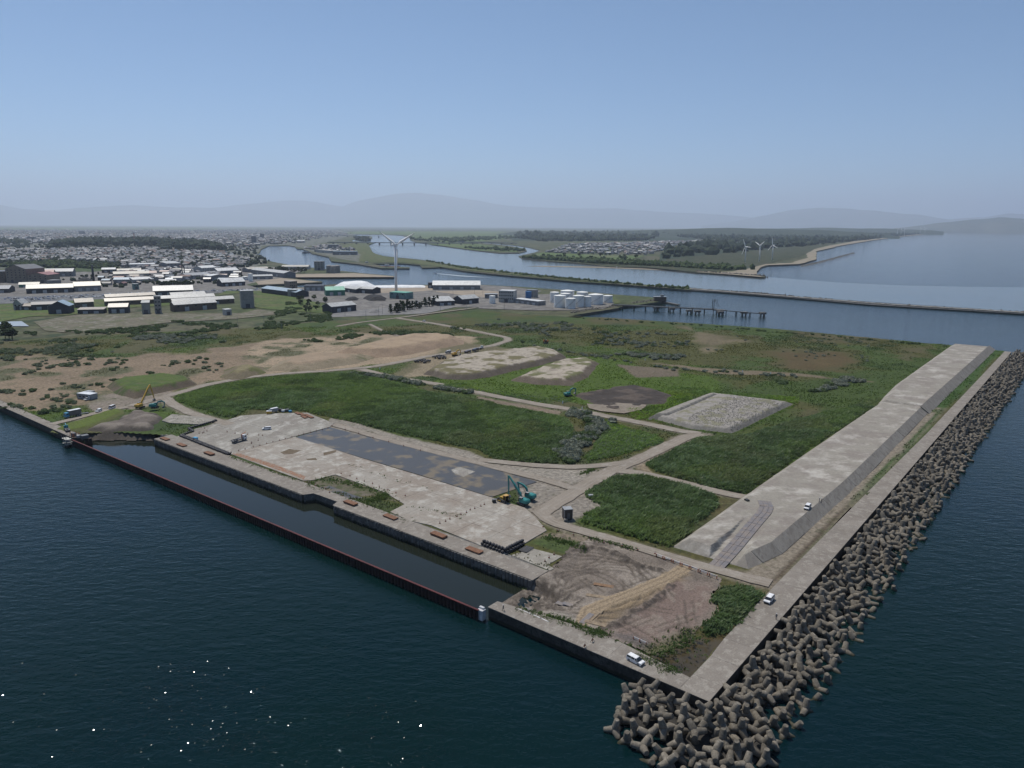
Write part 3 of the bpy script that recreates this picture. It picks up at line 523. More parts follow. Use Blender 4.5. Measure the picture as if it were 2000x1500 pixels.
yel = smooth(sdist(MP, PX([(1165, 1195), (1220, 1160), (1330, 1110), (1340, 1118), (1260, 1165), (1215, 1195), (1180, 1215)])) + (a2 - .5) * 4, -2, 1); MC = cmix(MC, (.25, .185, .11), yel * .8)
cgrn = smooth(sdist(MP, PX([(1270, 1262), (1330, 1238), (1370, 1225), (1340, 1250), (1290, 1280), (1260, 1280)])) + (a1 - .5) * 6, -2, 2); MC = cmix(MC, (.08, .085, .035), cgrn * .8); mz -= cgrn * .4
# caterpillar tracks: curved twin grooves
rr = random.Random(12); cx, cy_ = P(1150, 1130)[:2]
for i in range(46):
    if i < 26: c = np.array([cx + rr.uniform(-9, 9), cy_ + rr.uniform(-7, 7)]); r = rr.uniform(6, 20); t0 = rr.uniform(0, 6.28); ts = np.linspace(t0, t0 + rr.uniform(.7, 2.0), 12); ln = c + r * np.stack([np.cos(ts) * 1.2, np.sin(ts)], 1)
    else:
        q = P(rr.uniform(1040, 1370), rr.uniform(1080, 1240)); an = rr.uniform(0, 3.14); ll = rr.uniform(6, 16); ln = np.array([[q.x + math.cos(an) * s * ll + math.sin(s * 2) * 2, q.y + math.sin(an) * s * ll] for s in np.linspace(-.5, .5, 6)])
    for off in (-1.1, 1.1):
        t = np.gradient(ln, axis=0); nn = np.stack([-t[:, 1], t[:, 0]], 1) / (np.linalg.norm(t, axis=1)[:, None] + 1e-9); d = ldist(MP, ln + nn * off); g = 1 - smooth(d, .15, .55)
        mz -= g * .16; mz += (smooth(d, .3, .6) - smooth(d, .6, 1.1)) * .07; MC = cmix(MC, (.085, .07, .058), g * .55)
# broken scarps and the haul path
for l, h, wd in ((PX([(1065, 1108), (1085, 1092), (1120, 1074), (1158, 1067), (1215, 1084), (1250, 1103), (1280, 1108), (1300, 1118)]), .9, 1.6), (PX([(1172, 1230), (1217, 1207), (1257, 1180), (1290, 1160), (1312, 1140)]), .7, 1.3), (PX([(1085, 1170), (1115, 1157), (1140, 1165), (1115, 1180)]), .4, .8)):
    d = ldist(MP, l) + (a2 - .5) * 2.2; g = 1 - smooth(d, wd * .3, wd); mz += g * h * (a3 * 1.2 + .2); MC = cmix(MC, (.07, .058, .048), g * smooth(a3, .25, .55) * .9)
HP = PX([(1345, 1104), (1300, 1128), (1250, 1150), (1195, 1170), (1150, 1190), (1143, 1210)]); d = ldist(MP, HP) + (a3 - .5) * .8; g = 1 - smooth(d, 2.0, 2.7); mz = mz * (1 - g) + 3.05 * g; MC = cmix(MC, (.29, .225, .15), g); g = 1 - smooth(np.abs(d - 1.), .2, .45); MC = cmix(MC, (.17, .13, .09), g * .7 * (d < 2))
edge_k = smooth(md, 1.4, 4.5); gz = np.array([ground_z(x, y) for x, y in zip(MX, MY)]); mz = mz * edge_k + np.maximum(gz, mz) * (1 - edge_k) + .03
mz = np.where(mv < 8, np.minimum(mz, 2.9), mz)
idx = np.arange(len(mu)).reshape(mshape); f = np.stack([idx[:-1, :-1], idx[1:, :-1], idx[1:, 1:], idx[:-1, 1:]], -1).reshape(-1, 4); ok = (md > -1.2) & (sdist(MP, near_poly) > -.3); f = f[ok[f].all(1)]; uq, inv = np.unique(f, return_inverse=True)
M_MUD = pm('mud', (1, 1, 1), attr=True, bump=.12, bs=.5, grain=.45, gs=.5, rough=.85)
tag(link('mud_field', fast('mud_field', np.stack([MX, MY, mz], 1)[uq], inv.reshape(-1, 4), M_MUD, True, col=MC[uq])), 'rutted grey brown mud field with crawler tracks', kind='structure')
def mud_z(x, y):
    u, v = UV((x, y)); i = int(round((u - u0) / st)); j = int(round((v - v0) / st)); return float(mz[i * mshape[1] + j]) if 0 <= i < mshape[0] and 0 <= j < mshape[1] else 3.2
# ------------------------------------------------------------ earth mounds, banks and the big concrete embankment
def convex_d(p, q):
    """distance to the nearest edge line of a convex outline: keeps its corners sharp when offset"""
    s_ = 1 if sum(q[i][0] * q[(i + 1) % len(q)][1] - q[(i + 1) % len(q)][0] * q[i][1] for i in range(len(q))) > 0 else -1; d = np.full(len(p), 1e9)
    for i in range(len(q)): a = q[i]; e = q[(i + 1) % len(q)] - a; e = e / np.linalg.norm(e); d = np.minimum(d, s_ * (e[0] * (p[:, 1] - a[1]) - e[1] * (p[:, 0] - a[0])))
    return d
def mound(name, poly, Hh, slope, mat, top, side, label, mode='base', st=1.2, rough=.3, lump=6., seed=1, z0=3.0, cut=None, topmix=None, kind='structure', sm=True, grn=None, fn=None, mitre=False):
    q = np.array([p[:2] for p in poly]); pad = 2 if mode == 'base' else Hh / slope + 1; lo = q.min(0) - pad; hi = q.max(0) + pad
    gx, gy = np.meshgrid(np.arange(lo[0], hi[0], st), np.arange(lo[1], hi[1], st), indexing='ij'); sh = gx.shape; p = np.stack([gx.ravel(), gy.ravel()], 1)
    d = sdist(p, q) if not mitre else convex_d(p, q); e1 = fbm(p[:, 0], p[:, 1], lump, 4, seed); e2 = fbm(p[:, 0], p[:, 1], lump * .3, 3, seed + 1)
    dd = d + (e1 - .5) * rough * lump * .6
    h = np.clip(dd * slope, -.6, Hh) if mode == 'base' else np.clip(Hh + dd * slope, -.6, Hh)
    t = np.clip(h / Hh, 0, 1); h = h + (e1 - .5) * rough * 1.6 * smooth(t, .1, .6) + (e2 - .5) * rough * .7 * smooth(t, .05, .4)
    if fn is not None: h = fn(p, h, e1)
    z = z0 + h; c = np.tile(np.array(side), (len(p), 1)); c = cmix(c, top, smooth(t + (e2 - .5) * .5, .78, .98))  # flanks darker than tops: soil colour with some shade put into it
    if topmix: c = cmix(c, topmix, smooth(e1, .5, .62) * smooth(t, .6, .95))
    if grn: c = cmix(c, grn, smooth(e1 + (e2 - .5) * .4, .56, .66) * .8)
    c *= (.85 + .3 * e2)[:, None]
    idx = np.arange(len(p)).reshape(sh); f = np.stack([idx[:-1, :-1], idx[1:, :-1], idx[1:, 1:], idx[:-1, 1:]], -1).reshape(-1, 4); f = f[(h[f] > -.3).any(1)]; uq, inv = np.unique(f, return_inverse=True)
    o = link(name, fast(name, np.c_[p, z][uq], inv.reshape(-1, 4), mat, sm, col=c[uq])); return tag(o, label, kind=kind)
M_EARTH = pm('earth', (1, 1, 1), attr=True, bump=.15, bs=1.0, grain=.3, gs=.9)
MOUNDS = []
def mnd(pxs, *a, **k): MOUNDS.append((PX(pxs), a[0], a[1])); return mound('earth_mound', [P(x, y) for x, y in pxs], *a, **k)
mnd([(515, 722), (545, 706), (600, 694), (650, 690), (690, 694), (740, 696), (700, 710), (650, 718), (580, 727)], 4.5, .35, M_EARTH, (.28, .215, .15), (.23, .19, .13), 'long low sand dune beside the dirt road', rough=.6, lump=16, grn=(.10, .10, .05))
mnd([(640, 692), (700, 676), (760, 664), (800, 658), (870, 657), (905, 664), (905, 672), (840, 684), (780, 695), (720, 700)], 5.5, .4, M_EARTH, (.31, .235, .16), (.27, .20, .14), 'higher bare sand dune with a cut face behind the trucks', rough=.6, lump=18, seed=4)
mnd([(428, 738), (440, 722), (480, 714), (515, 716), (520, 728), (480, 740), (450, 744)], 4, .4, M_EARTH, (.19, .165, .09), (.15, .125, .08), 'small grass tufted hump by the road', rough=.6, lump=9, seed=6, grn=(.09, .10, .03))
mnd([(206, 756), (232, 744), (330, 735), (375, 742), (388, 751), (340, 762), (262, 779), (228, 770)], 4, .75, M_EARTH, (.07, .105, .02), (.125, .10, .072), 'flat topped spoil bank with green grass on top', rough=.35, seed=7, grn=(.05, .085, .02))
mnd([(826, 731), (862, 707), (900, 697), (960, 689), (1055, 681), (1095, 689), (1107, 698), (1062, 713), (1000, 724), (955, 736), (915, 742), (868, 741)], 3.8, .6, M_EARTH, (.34, .30, .245), (.115, .095, .075), 'large flat topped spoil heap with a pale sandy surface', rough=.6, seed=9, topmix=(.14, .125, .065), lump=8)
mnd([(998, 742), (1035, 726), (1095, 704), (1150, 702), (1172, 711), (1150, 736), (1112, 752), (1050, 750)], 3.4, .55, M_EARTH, (.36, .315, .255), (.13, .105, .08), 'smaller flat topped spoil heap nearer the green meadow', rough=.65, seed=12, topmix=(.13, .13, .06), lump=8)
mnd([(1118, 772), (1150, 765), (1185, 760), (1205, 753), (1240, 751), (1272, 759), (1310, 771), (1296, 788), (1245, 796), (1200, 800), (1150, 788)], .8, .3, M_EARTH, (.052, .043, .038), (.075, .062, .052), 'low spread of dark drying mud with a pale rim', rough=1.1, seed=14, topmix=(.095, .075, .062), lump=9, z0=3.2)
mnd([(150, 843), (172, 832), (215, 822), (240, 806), (285, 800), (325, 806), (332, 820), (318, 834), (295, 848), (240, 846), (190, 848)], 4.2, .55, M_EARTH, (.13, .11, .095), (.075, .065, .055), 'dark lumpy mud heap sliding into the end of the basin', rough=.9, lump=6, seed=16, z0=1.0, topmix=(.19, .165, .14))
mnd([(105, 838), (130, 828), (215, 800), (238, 798), (245, 806), (215, 820), (170, 838), (130, 845)], 1.2, .5, M_EARTH, (.085, .115, .02), (.10, .11, .04), 'grassy bank between the parked trucks and the basin', rough=.4, seed=18, lump=5)
mnd([(1277, 818), (1300, 806), (1385, 769), (1402, 771), (1550, 789), (1500, 812), (1430, 846), (1350, 838)], 2.2, .7, M_EARTH, (.275, .255, .23), (.185, .175, .155), 'square platform of pale broken stone in the green field', rough=.18, seed=20, topmix=(.20, .19, .13), lump=4, st=.9)
mound('concrete_bank', [P(x, y, 6.2) for x, y in [(1283, 806), (1318, 793), (1382, 767), (1394, 767.5), (1336, 793), (1302, 806)]], 3.2, .8, M_EARTH, (.27, .25, .22), (.17, .16, .14), 'short concrete wall along the stone platform', mode='top', rough=.03, st=.6, z0=3, sm=False, mitre=True)
sheet('pale_soil', [P(x, y, 3.8) for x, y in [(1146, 788), (1172, 790), (1205, 786), (1262, 790), (1254, 800), (1218, 807), (1170, 803), (1150, 797)]], 3.8, pm('pale_soil', (.24, .205, .165), (.19, .16, .125), 3, grain=.3), label='pale dried soil at the near side of the dark mud spread', sub=3, jit=1.2)
HB = 2.6
rl = [P(1395, 1110, 3.4), P(1440, 1062, 4.5), P(1490, 1005, 5.8), P(1505, 985, 6), P(1480, 972, 6)]; rlp = np.array([p[:2] for p in rl])
def ramp(p, h, e):
    d = ldist(p, rlp[:3]); tt = np.clip(((p - rlp[0]) @ (rlp[2] - rlp[0])) / ((rlp[2] - rlp[0]) @ (rlp[2] - rlp[0])), -.3, 1.2); fl = HB * smooth(tt, -.05, 1.0)
    cut = fl + np.maximum(0, d - 4.0 - (e - .5) * .8) * 1.6; return np.where(tt < 1.1, np.minimum(h, np.maximum(cut, -.6)), h)
em = thing('embankment', 'broad flat topped concrete embankment running along the breakwater road', 'embankment', W(200, 28, 0))
def uvz(l): return [Vector((*P(x, y, 6.2)[:2], 6.2)) for x, y in l]
b1 = mound('embankment_body', [W(u, v) for u, v in [(70.5, 20.5), (84, 17.2), (160, 15.6), (317, 17.2), (317, 36.5), (126, 38.6), (70, 38.8)]], HB, .72, M_BERM, (1, 1, 1), (1, 1, 1), None, mode='top', st=.62, rough=.012, z0=3.2, fn=ramp, sm=False, mitre=True); under(b1, em)
b2 = mound('embankment_body', [W(u, v) for u, v in [(319, 17.0), (589, 16.6), (587, 40.5), (386, 40.0), (319, 36.5)]], HB + .7, .8, M_BERM, (1, 1, 1), (1, 1, 1), None, mode='top', st=1.2, rough=.012, z0=3.2, sm=False, mitre=True); under(b2, em)
for o in (b1, b2): del o['kind']
u = 74.
while u < 588:
    hb = HB if u < 312 else HB + .7; u2 = u + 9.9; vi = lambda u_: float(np.interp(u_, [72, 84, 160, 317, 589], [20.2, 17.3, 15.7, 17.2, 16.6])); vt, vt2 = vi(u), vi(u2); b = MB(); k = hb / .72
    a0, a1_, c1, c0 = W(u, vt), W(u2, vt2), W(u2, vt2 - k - .3), W(u, vt - k - .3); zt, zb = 3.2 + hb, 3.15
    lift = Vector((0, 0, .3)); T = [Vector((*a0[:2], zt)), Vector((*a1_[:2], zt)), Vector((*c1[:2], zb)), Vector((*c0[:2], zb))]
    b.add([p - lift for p in T] + [p + lift * R0.uniform(.4, .9) for p in T], [[0, 1, 2, 3], [7, 6, 5, 4], [0, 4, 5, 1], [1, 5, 6, 2], [2, 6, 7, 3], [3, 7, 4, 0]]); under(b.obj('slope_slab', M_SLOPE), em); u += 10.
# steel plates on the ramp and on the haul path
M_RUST = pm('rust_plate', (.20, .115, .065), (.26, .17, .10), 1.2, c3=(.14, .085, .055), s3=.6, rough=.75, grain=.2); M_PLT = pm('dusty_plate', (.23, .18, .125), (.28, .22, .155), 1.5, c3=(.18, .13, .085), s3=.8, grain=.2, rough=.8); M_BPL = pm('grey_plate', (.17, .16, .165), (.22, .19, .17), 2, grain=.15, rough=.6)
pl_b = MB().box((0, 0, .03), (1.5, 5.8, .06)).mesh('steel_plate', M_PLT)
def plates(line, mat, wd, label, group, z, skip=0):
    me = pl_b.copy(); me.materials[0] = mat; ln = [np.array(p) for p in line]; i = 0
    for a, c in zip(ln[:-1], ln[1:]):
        L = np.linalg.norm((c - a)[:2]); n = max(1, round(L / 5.93)); dr = (c - a) / L; an = math.atan2(dr[1], dr[0]) - math.pi / 2; nn = np.array([-dr[1], dr[0], 0])
        for j in range(n):
            for s in wd:
                p = a + (c - a) * ((j + .5) / max(n, 1)) + nn * s; o = link('steel_plate', me, None, (p[0], p[1], z(p)), an + R0.uniform(-.03, .03)); tilt = math.atan2(c[2] - a[2], L); o.rotation_euler = Matrix.Rotation(an, 3, 'Z').to_euler() if abs(tilt) < .01 else (Matrix.Rotation(an, 3, 'Z') @ Matrix.Rotation(tilt, 3, 'X')).to_euler(); tag(o, label, 'steel plate', group)
rz = np.array([[*rlp[0], 3.42], [*rlp[1], 4.55], [*rlp[2], 5.87], [*rlp[3], 5.9], [*rlp[4], 5.9]]); _t = np.concatenate([[0], np.cumsum(np.linalg.norm(np.diff(rz, axis=0), axis=1))]); _s = np.arange(0, _t[-1], 5.93)
rz = np.stack([np.interp(_s, _t, rz[:, i]) for i in range(3)], 1)
_tt = np.clip(((rz[:, :2] - rlp[0]) @ (rlp[2] - rlp[0])) / ((rlp[2] - rlp[0]) @ (rlp[2] - rlp[0])), 0, 1.2); rz[:, 2] = 3.2 + HB * smooth(_tt, -.05, 1.0) + .17
for _ in range(1): rz[1:-1, :2] = (rz[:-2, :2] + 2 * rz[1:-1, :2] + rz[2:, :2]) / 4
plates(rz, M_BPL, (-1.6, 0, 1.6), 'grey steel road plate laid on the ramp of the embankment', 'steel plates on the ramp', lambda p: p[2])
for x, y, an, lb in ((1165, 1160, 1.95, 'tan steel plate set apart beside the sandy haul path'), (1146, 1207, .1, 'grey brown steel plate at the lower end of the haul path'), (1158, 1203, .1, 'dusty steel plate second from the end of the haul path'), (1168, 1196, .2, 'dusty steel plate third from the end of the haul path'), (1163, 1217, 1.8, 'tilted steel plate at the lowest corner of the haul path'), (1179, 1139, 1.9, 'rusty orange steel plate lying in the tracked mud'), (1118, 1176, 1.7, 'dark steel plate in the mud left of the path'), (1105, 1172, 1.7, 'muddy steel plate farthest left of the path'), (1040, 1179, 1.6, 'pale steel plate in the mud near the basin')):
    q = P(x, y); tag(link('steel_plate', pl_b if 'dusty' in lb or 'tan' in lb or 'tilted' in lb else (lambda m: (m.materials.__setitem__(0, M_RUST if 'rusty' in lb else M_BPL), m)[1])(pl_b.copy()), None, (q.x, q.y, mud_z(q.x, q.y) + .12), ANG_U + an - 1.57), lb, 'steel plate', 'steel plates in the mud field')
for l, lab in ((PX([(1430, 843), (1270, 818)]), ''),): pass
# loose stones on the platform and rubble: joined small rocks
def rocks(name, pts, size, mat, label, seed=1, parent=None, zf=None, kind='stuff'):
    bm = bmesh.new(); bmesh.ops.create_icosphere(bm, subdivisions=1, radius=1); bv = np.array([v.co[:] for v in bm.verts]); bf = np.array([[v.index for v in f.verts] for f in bm.faces]); bm.free(); rg = np.random.default_rng(seed); n = len(pts)
    V = bv[None] * (1 + rg.uniform(-.3, .3, (n, len(bv), 1))); a = rg.uniform(0, 6.28, n); s = size * rg.uniform(.5, 1.3, n); sq = rg.uniform(.6, 1.2, (n, 3)); V = V * sq[:, None] * s[:, None, None]; c, si = np.cos(a)[:, None], np.sin(a)[:, None]
    V = np.stack([V[:, :, 0] * c - V[:, :, 1] * si, V[:, :, 0] * si + V[:, :, 1] * c, V[:, :, 2]], 2) + np.asarray(pts)[:, None]
    Fq = (bf[None] + (np.arange(n) * len(bv))[:, None, None]).reshape(-1, 3); return tag(link(name, fast(name, V.reshape(-1, 3), Fq, mat), parent), label, kind=kind)
M_STONE = pm('broken_stone', (.28, .26, .235), (.22, .205, .185), 1.5, c3=(.34, .32, .295), s3=.7, grain=.3); M_DSTONE = pm('dark_stone', (.12, .115, .105), (.07, .068, .062), 3, c3=(.18, .17, .155), s3=1.5, grain=.3)
gp = PX([(1330, 822), (1400, 790), (1420, 776), (1540, 791), (1500, 812), (1430, 844), (1350, 836)]); q = inside_pts(gp, 2400); dd = sdist(q, gp); rocks('rubble', np.c_[q, 3.1 + np.clip(dd * .7 + .6, 0, 2.2)], .2, M_STONE, 'pale broken stones strewn over the square platform')
# ------------------------------------------------------------ tetrapods round the breakwater
M_TET = [pm('tetrapod_concrete', tuple(x * k for x in (.225, .198, .158)), tuple(x * k for x in (.175, .155, .125)), 1.6, c3=tuple(x * k for x in (.28, .25, .205)), s3=1.1, grain=.3, gs=.35, bump=.03, bs=.4, wet=(.3, (.045, .042, .026))) for k in (.62, .74, .86)]
M_TDK = pm('rubble_gap_shade', (.035, .033, .03), (.055, .05, .045), 2, grain=.3)
def tetra_mesh(seg=10):
    vs = []; fs = []; D4 = [Vector((0, 0, 1))] + [Vector((math.cos(t) * .9428, math.sin(t) * .9428, -1 / 3)) for t in (0, 2.0944, 4.18879)]
    prof = [(0, .72), (.5, .86), (.9, .80), (2.36, .60), (2.46, .52), (2.48, 0)]
    for d in D4:
        x = d.orthogonal().normalized(); y = d.cross(x); b0 = len(vs)
        for h, r in prof[:-1]:
            for i in range(seg): t = 2 * math.pi * i / seg; vs.append(d * h + x * (r * math.cos(t)) + y * (r * math.sin(t)))
        vs.append(d * prof[-1][0])
        for j in range(len(prof) - 2):
            for i in range(seg): fs.append([b0 + j * seg + i, b0 + j * seg + (i + 1) % seg, b0 + (j + 1) * seg + (i + 1) % seg, b0 + (j + 1) * seg + i])
        e = b0 + (len(prof) - 2) * seg
        for i in range(seg): fs.append([e + i, e + (i + 1) % seg, len(vs) - 1])
    return vs, fs
TV, TF = tetra_mesh(); TME = []
for m in M_TET:
    b = MB(); b.add(TV, TF); me = b.mesh('tetrapod', m, True); me.set_sharp_from_angle(angle=math.radians(42)); TME.append(me)
# heap outline in the local frame of the breakwater: in front of the corner and along the right arm
heap = np.array([(-.6, 17), (-9, 17.5), (-19, 14.5), (-22.5, 4), (-20, -8), (-5, -16.5), (20, -17.5), (600, -17.5), (604, -.6), (-.6, -.6)])
def heap_h(u, v):
    """top of the heap: highest at the deck, sliding under water at the outside"""
    du = max(0., -u); dv = max(0., -v); d = max(math.hypot(max(0, du - 2), max(0, dv - 2)) if (du > 0 and dv > 0) else max(du, dv), 0)
    w_ = 21. if u < 0 and dv < 14 else 17.
    edge = 1. if u > -.6 else min(1., max(.0, (17.5 - v) / 5.))
    return ((3.0 - 3.0 * (d / w_) ** 1.6) if u < 0 else (3.0 - 3.7 * (d / w_) ** 1.4)) * (.45 + .55 * edge) - (1 - edge) * .2
def rand_rot(rg):
    if rg.random() < .6:        # resting on three legs, leaning
        a, t, b = rg.uniform(0, 6.28), rg.normal(0, .5), rg.uniform(0, 6.28); return Matrix.Rotation(a, 3, 'Z') @ Matrix.Rotation(t, 3, 'X') @ Matrix.Rotation(b, 3, 'Z')
    q = rg.normal(size=4); q /= np.linalg.norm(q); from mathutils import Quaternion; return Quaternion(q).to_matrix()
rg = np.random.default_rng(5); pts = []; grid = {}
def ok_pt(u, v, r):
    i, j = int(u // 3), int(v // 3)
    for a in range(-1, 2):
        for c in range(-1, 2):
            for q in grid.get((i + a, j + c), ()):
                if (q[0] - u) ** 2 + (q[1] - v) ** 2 < r * r: return False
    grid.setdefault((i, j), []).append((u, v)); return True
cand = np.vstack([np.c_[rg.uniform(-23, 30, 16000), rg.uniform(-18, 18, 16000)], np.c_[rg.uniform(25, 603, 45000), rg.uniform(-17.5, -.6, 45000)]]); dh = sdist(cand, heap)
for (u, v), d in zip(cand, dh):
    if d < (1.2 if (u > -1.5 or v > 3) else .2): continue
    if u > -1.9 and v > -1.9: continue
    if ok_pt(u, v, 3.0): pts.append((u, v, heap_h(u, v) + rg.uniform(-.5, .55)))
# a few outliers in the water
for (u, v) in ((88, -18.2),): pts.append((u, v, -.9))
def near_key(p): q = W(p[0], p[1], p[2]); return (q.x ** 2 + q.y ** 2)
pts.sort(key=near_key); NI = 300
for i, (u, v, z) in enumerate(pts[:NI]):
    q = W(u, v, z); o = link('tetrapod', TME[R0.randrange(3)]); M4 = Matrix.Translation(q) @ rand_rot(rg).to_4x4() @ Matrix.Scale(R0.uniform(.96, 1.04), 4); o.matrix_world = M4
    wet = z < .1; dv = -v
    if u < 0: zone = 'in front of the breakwater corner' if v > 0 else 'off the tip of the breakwater corner'
    else: zone = ('just round the breakwater corner', 'beside the person standing at the edge', 'beside the moving white wagon', 'opposite the near end of the embankment', 'farther along the breakwater road')[min(4, int(u // 24))]
    rank = 'half sunk concrete tetrapod at the water line ' if wet else ('concrete tetrapod of the top row against the deck ' if (dv < 5 if u > 0 else -u < 6) else 'concrete tetrapod in the middle of the heap ')
    tag(o, rank + zone, 'tetrapod', 'tetrapods ' + ('at the water line ' if wet else 'of the top row ' if 'top row' in rank else '') + zone)
low = []; grid.clear()
for (u, v), d in zip(cand[::-1], dh[::-1]):
    if d > 1.8 and u < 330 and not (u > -2.4 and v > -2.4) and ok_pt(u, v, 3.4): low.append((u, v, min(heap_h(u, v) - 2.5, .4)))
pts += low
LV, LF = tetra_mesh(8); LV = np.array([v[:] for v in LV]); lq4 = np.array([f for f in LF if len(f) == 4]); lt3 = np.array([f for f in LF if len(f) == 3]); VV = []; Q4 = []; T3 = []; MI4 = []; MI3 = []
for i, (u, v, z) in enumerate(pts[NI:]):
    q = W(u, v, z); VV.append(LV @ np.array(rand_rot(rg)).T + np.array(q)); Q4.append(lq4 + i * len(LV)); T3.append(lt3 + i * len(LV)); m = R0.randrange(3); MI4 += [m] * len(lq4); MI3 += [m] * len(lt3)
me = fast('tetrapods', np.vstack(VV), [np.vstack(Q4), np.vstack(T3)], M_TET, True, mi=MI4 + MI3); me.set_sharp_from_angle(angle=math.radians(42))
tag(link('tetrapods', me), 'concrete tetrapods of the lower layer and of the long heap running away along the breakwater', kind='stuff')
# rubble core under them, painted near black for the shade in the gaps
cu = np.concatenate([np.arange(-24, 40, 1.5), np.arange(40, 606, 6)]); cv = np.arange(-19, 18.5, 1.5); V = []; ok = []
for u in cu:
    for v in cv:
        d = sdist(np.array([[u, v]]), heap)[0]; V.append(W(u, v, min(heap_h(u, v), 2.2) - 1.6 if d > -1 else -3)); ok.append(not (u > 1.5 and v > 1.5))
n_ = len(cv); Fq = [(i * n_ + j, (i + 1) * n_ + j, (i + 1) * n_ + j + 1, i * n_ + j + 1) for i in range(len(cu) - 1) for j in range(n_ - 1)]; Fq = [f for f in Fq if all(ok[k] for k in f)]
tag(link('rubble', fast('rubble', V, np.array(Fq), M_TDK)), 'rubble slope under the tetrapods painted dark for the shade in the gaps', kind='stuff')
# ------------------------------------------------------------ reeds, grass, shrubs
def blades(name, pts, hts, wd, per, mat, label, cols=None, lean=.35, seed=1, z0=None, spread=.6):
    """leaf blades: narrow upright faces bent over by the wind"""
    rg = np.random.default_rng(seed); n = len(pts) * per; p = np.repeat(np.asarray(pts), per, 0); h = np.repeat(np.asarray(hts), per) * rg.uniform(.7, 1.15, n)
    p = p + np.c_[rg.uniform(-spread, spread, (n, 2)), np.zeros(n)]; a = rg.uniform(0, math.pi, n); w_ = wd * rg.uniform(.6, 1.4, n); d = np.c_[np.cos(a), np.sin(a), np.zeros(n)]
    ln = np.c_[rg.normal(.35, lean, n), rg.normal(-.2, lean, n), np.zeros(n)] * h[:, None]; up = np.c_[np.zeros((n, 2)), h]
    b0 = p - d * w_[:, None] * .5; b1 = p + d * w_[:, None] * .5; mid = up * .62; m0 = p - d * w_[:, None] * .55 + mid + ln * .35; m1 = p + d * w_[:, None] * .55 + mid + ln * .35; t = p + up * .97 + ln
    V = np.stack([b0, b1, m0, m1, t], 1).reshape(-1, 3); i = np.arange(n)[:, None] * 5
    q = i + np.array([[0, 1, 3, 2]]); tr = i + np.array([[2, 3, 4]])
    c = None
    if cols is not None: c = np.repeat(np.repeat(np.asarray(cols), per, 0) * rg.uniform(.75, 1.25, (n, 1)), 5, 0)
    return tag(link(name, fast(name, V, [q, tr], mat, False, col=c)), label, kind='stuff')
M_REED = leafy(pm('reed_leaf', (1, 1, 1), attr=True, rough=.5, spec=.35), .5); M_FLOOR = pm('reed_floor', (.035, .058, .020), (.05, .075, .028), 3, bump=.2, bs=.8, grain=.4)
RB = [([(340, 776), (385, 762), (430, 752), (520, 738), (600, 732), (690, 729), (760, 746), (830, 765), (905, 775), (950, 784), (1000, 795), (1080, 810), (1110, 818), (1120, 840), (1115, 880), (1090, 905), (1050, 905), (965, 896), (930, 876), (850, 862), (760, 842), (700, 828), (640, 813), (600, 803), (560, 800), (480, 800), (455, 816), (430, 812), (400, 801), (347, 787)], 2.4, 'dense dark green reed bed behind the concrete yard'),
      ([(1255, 908), (1300, 886), (1360, 856), (1440, 852), (1540, 825), (1640, 800), (1720, 778), (1722, 788), (1620, 850), (1540, 905), (1458, 966), (1380, 950), (1290, 925)], 2.5, 'dense reed bed at the foot of the long embankment'),
      ([(1142, 962), (1170, 945), (1200, 929), (1260, 929), (1330, 944), (1398, 968), (1404, 985), (1375, 1012), (1340, 1048), (1303, 1068), (1240, 1050), (1180, 1035), (1128, 1020), (1135, 1000), (1178, 990), (1150, 975)], 2.5, 'square reed bed between two dirt roads'),
      ([(1400, 1146), (1440, 1136), (1492, 1160), (1470, 1192), (1424, 1238), (1372, 1238), (1362, 1216), (1398, 1192), (1385, 1170)], 2.3, 'small reed clump at the breakwater corner pond'),
      ([(1180, 818), (1240, 840), (1290, 850), (1297, 862), (1258, 876), (1200, 893), (1150, 903), (1140, 895), (1160, 870), (1178, 845)], 1.9, 'lower bright green reed patch by the road fork'),
      ([(1190, 778), (1320, 752), (1450, 768), (1560, 775), (1560, 790), (1440, 846), (1380, 846), (1270, 822), (1240, 820)], 1.0, 'shorter reeds round the stone platform'),
      ([(850, 752), (905, 748), (960, 765), (1070, 780), (1060, 788), (960, 768), (880, 756)], 1.6, 'strip of reeds beside the dirt road'),
      ([(1068, 770), (1130, 780), (1100, 786), (1072, 780)], 1.3, 'reeds by the teal excavator')]
mcl = [(PX(COVERS[i][0])) for i in ()]
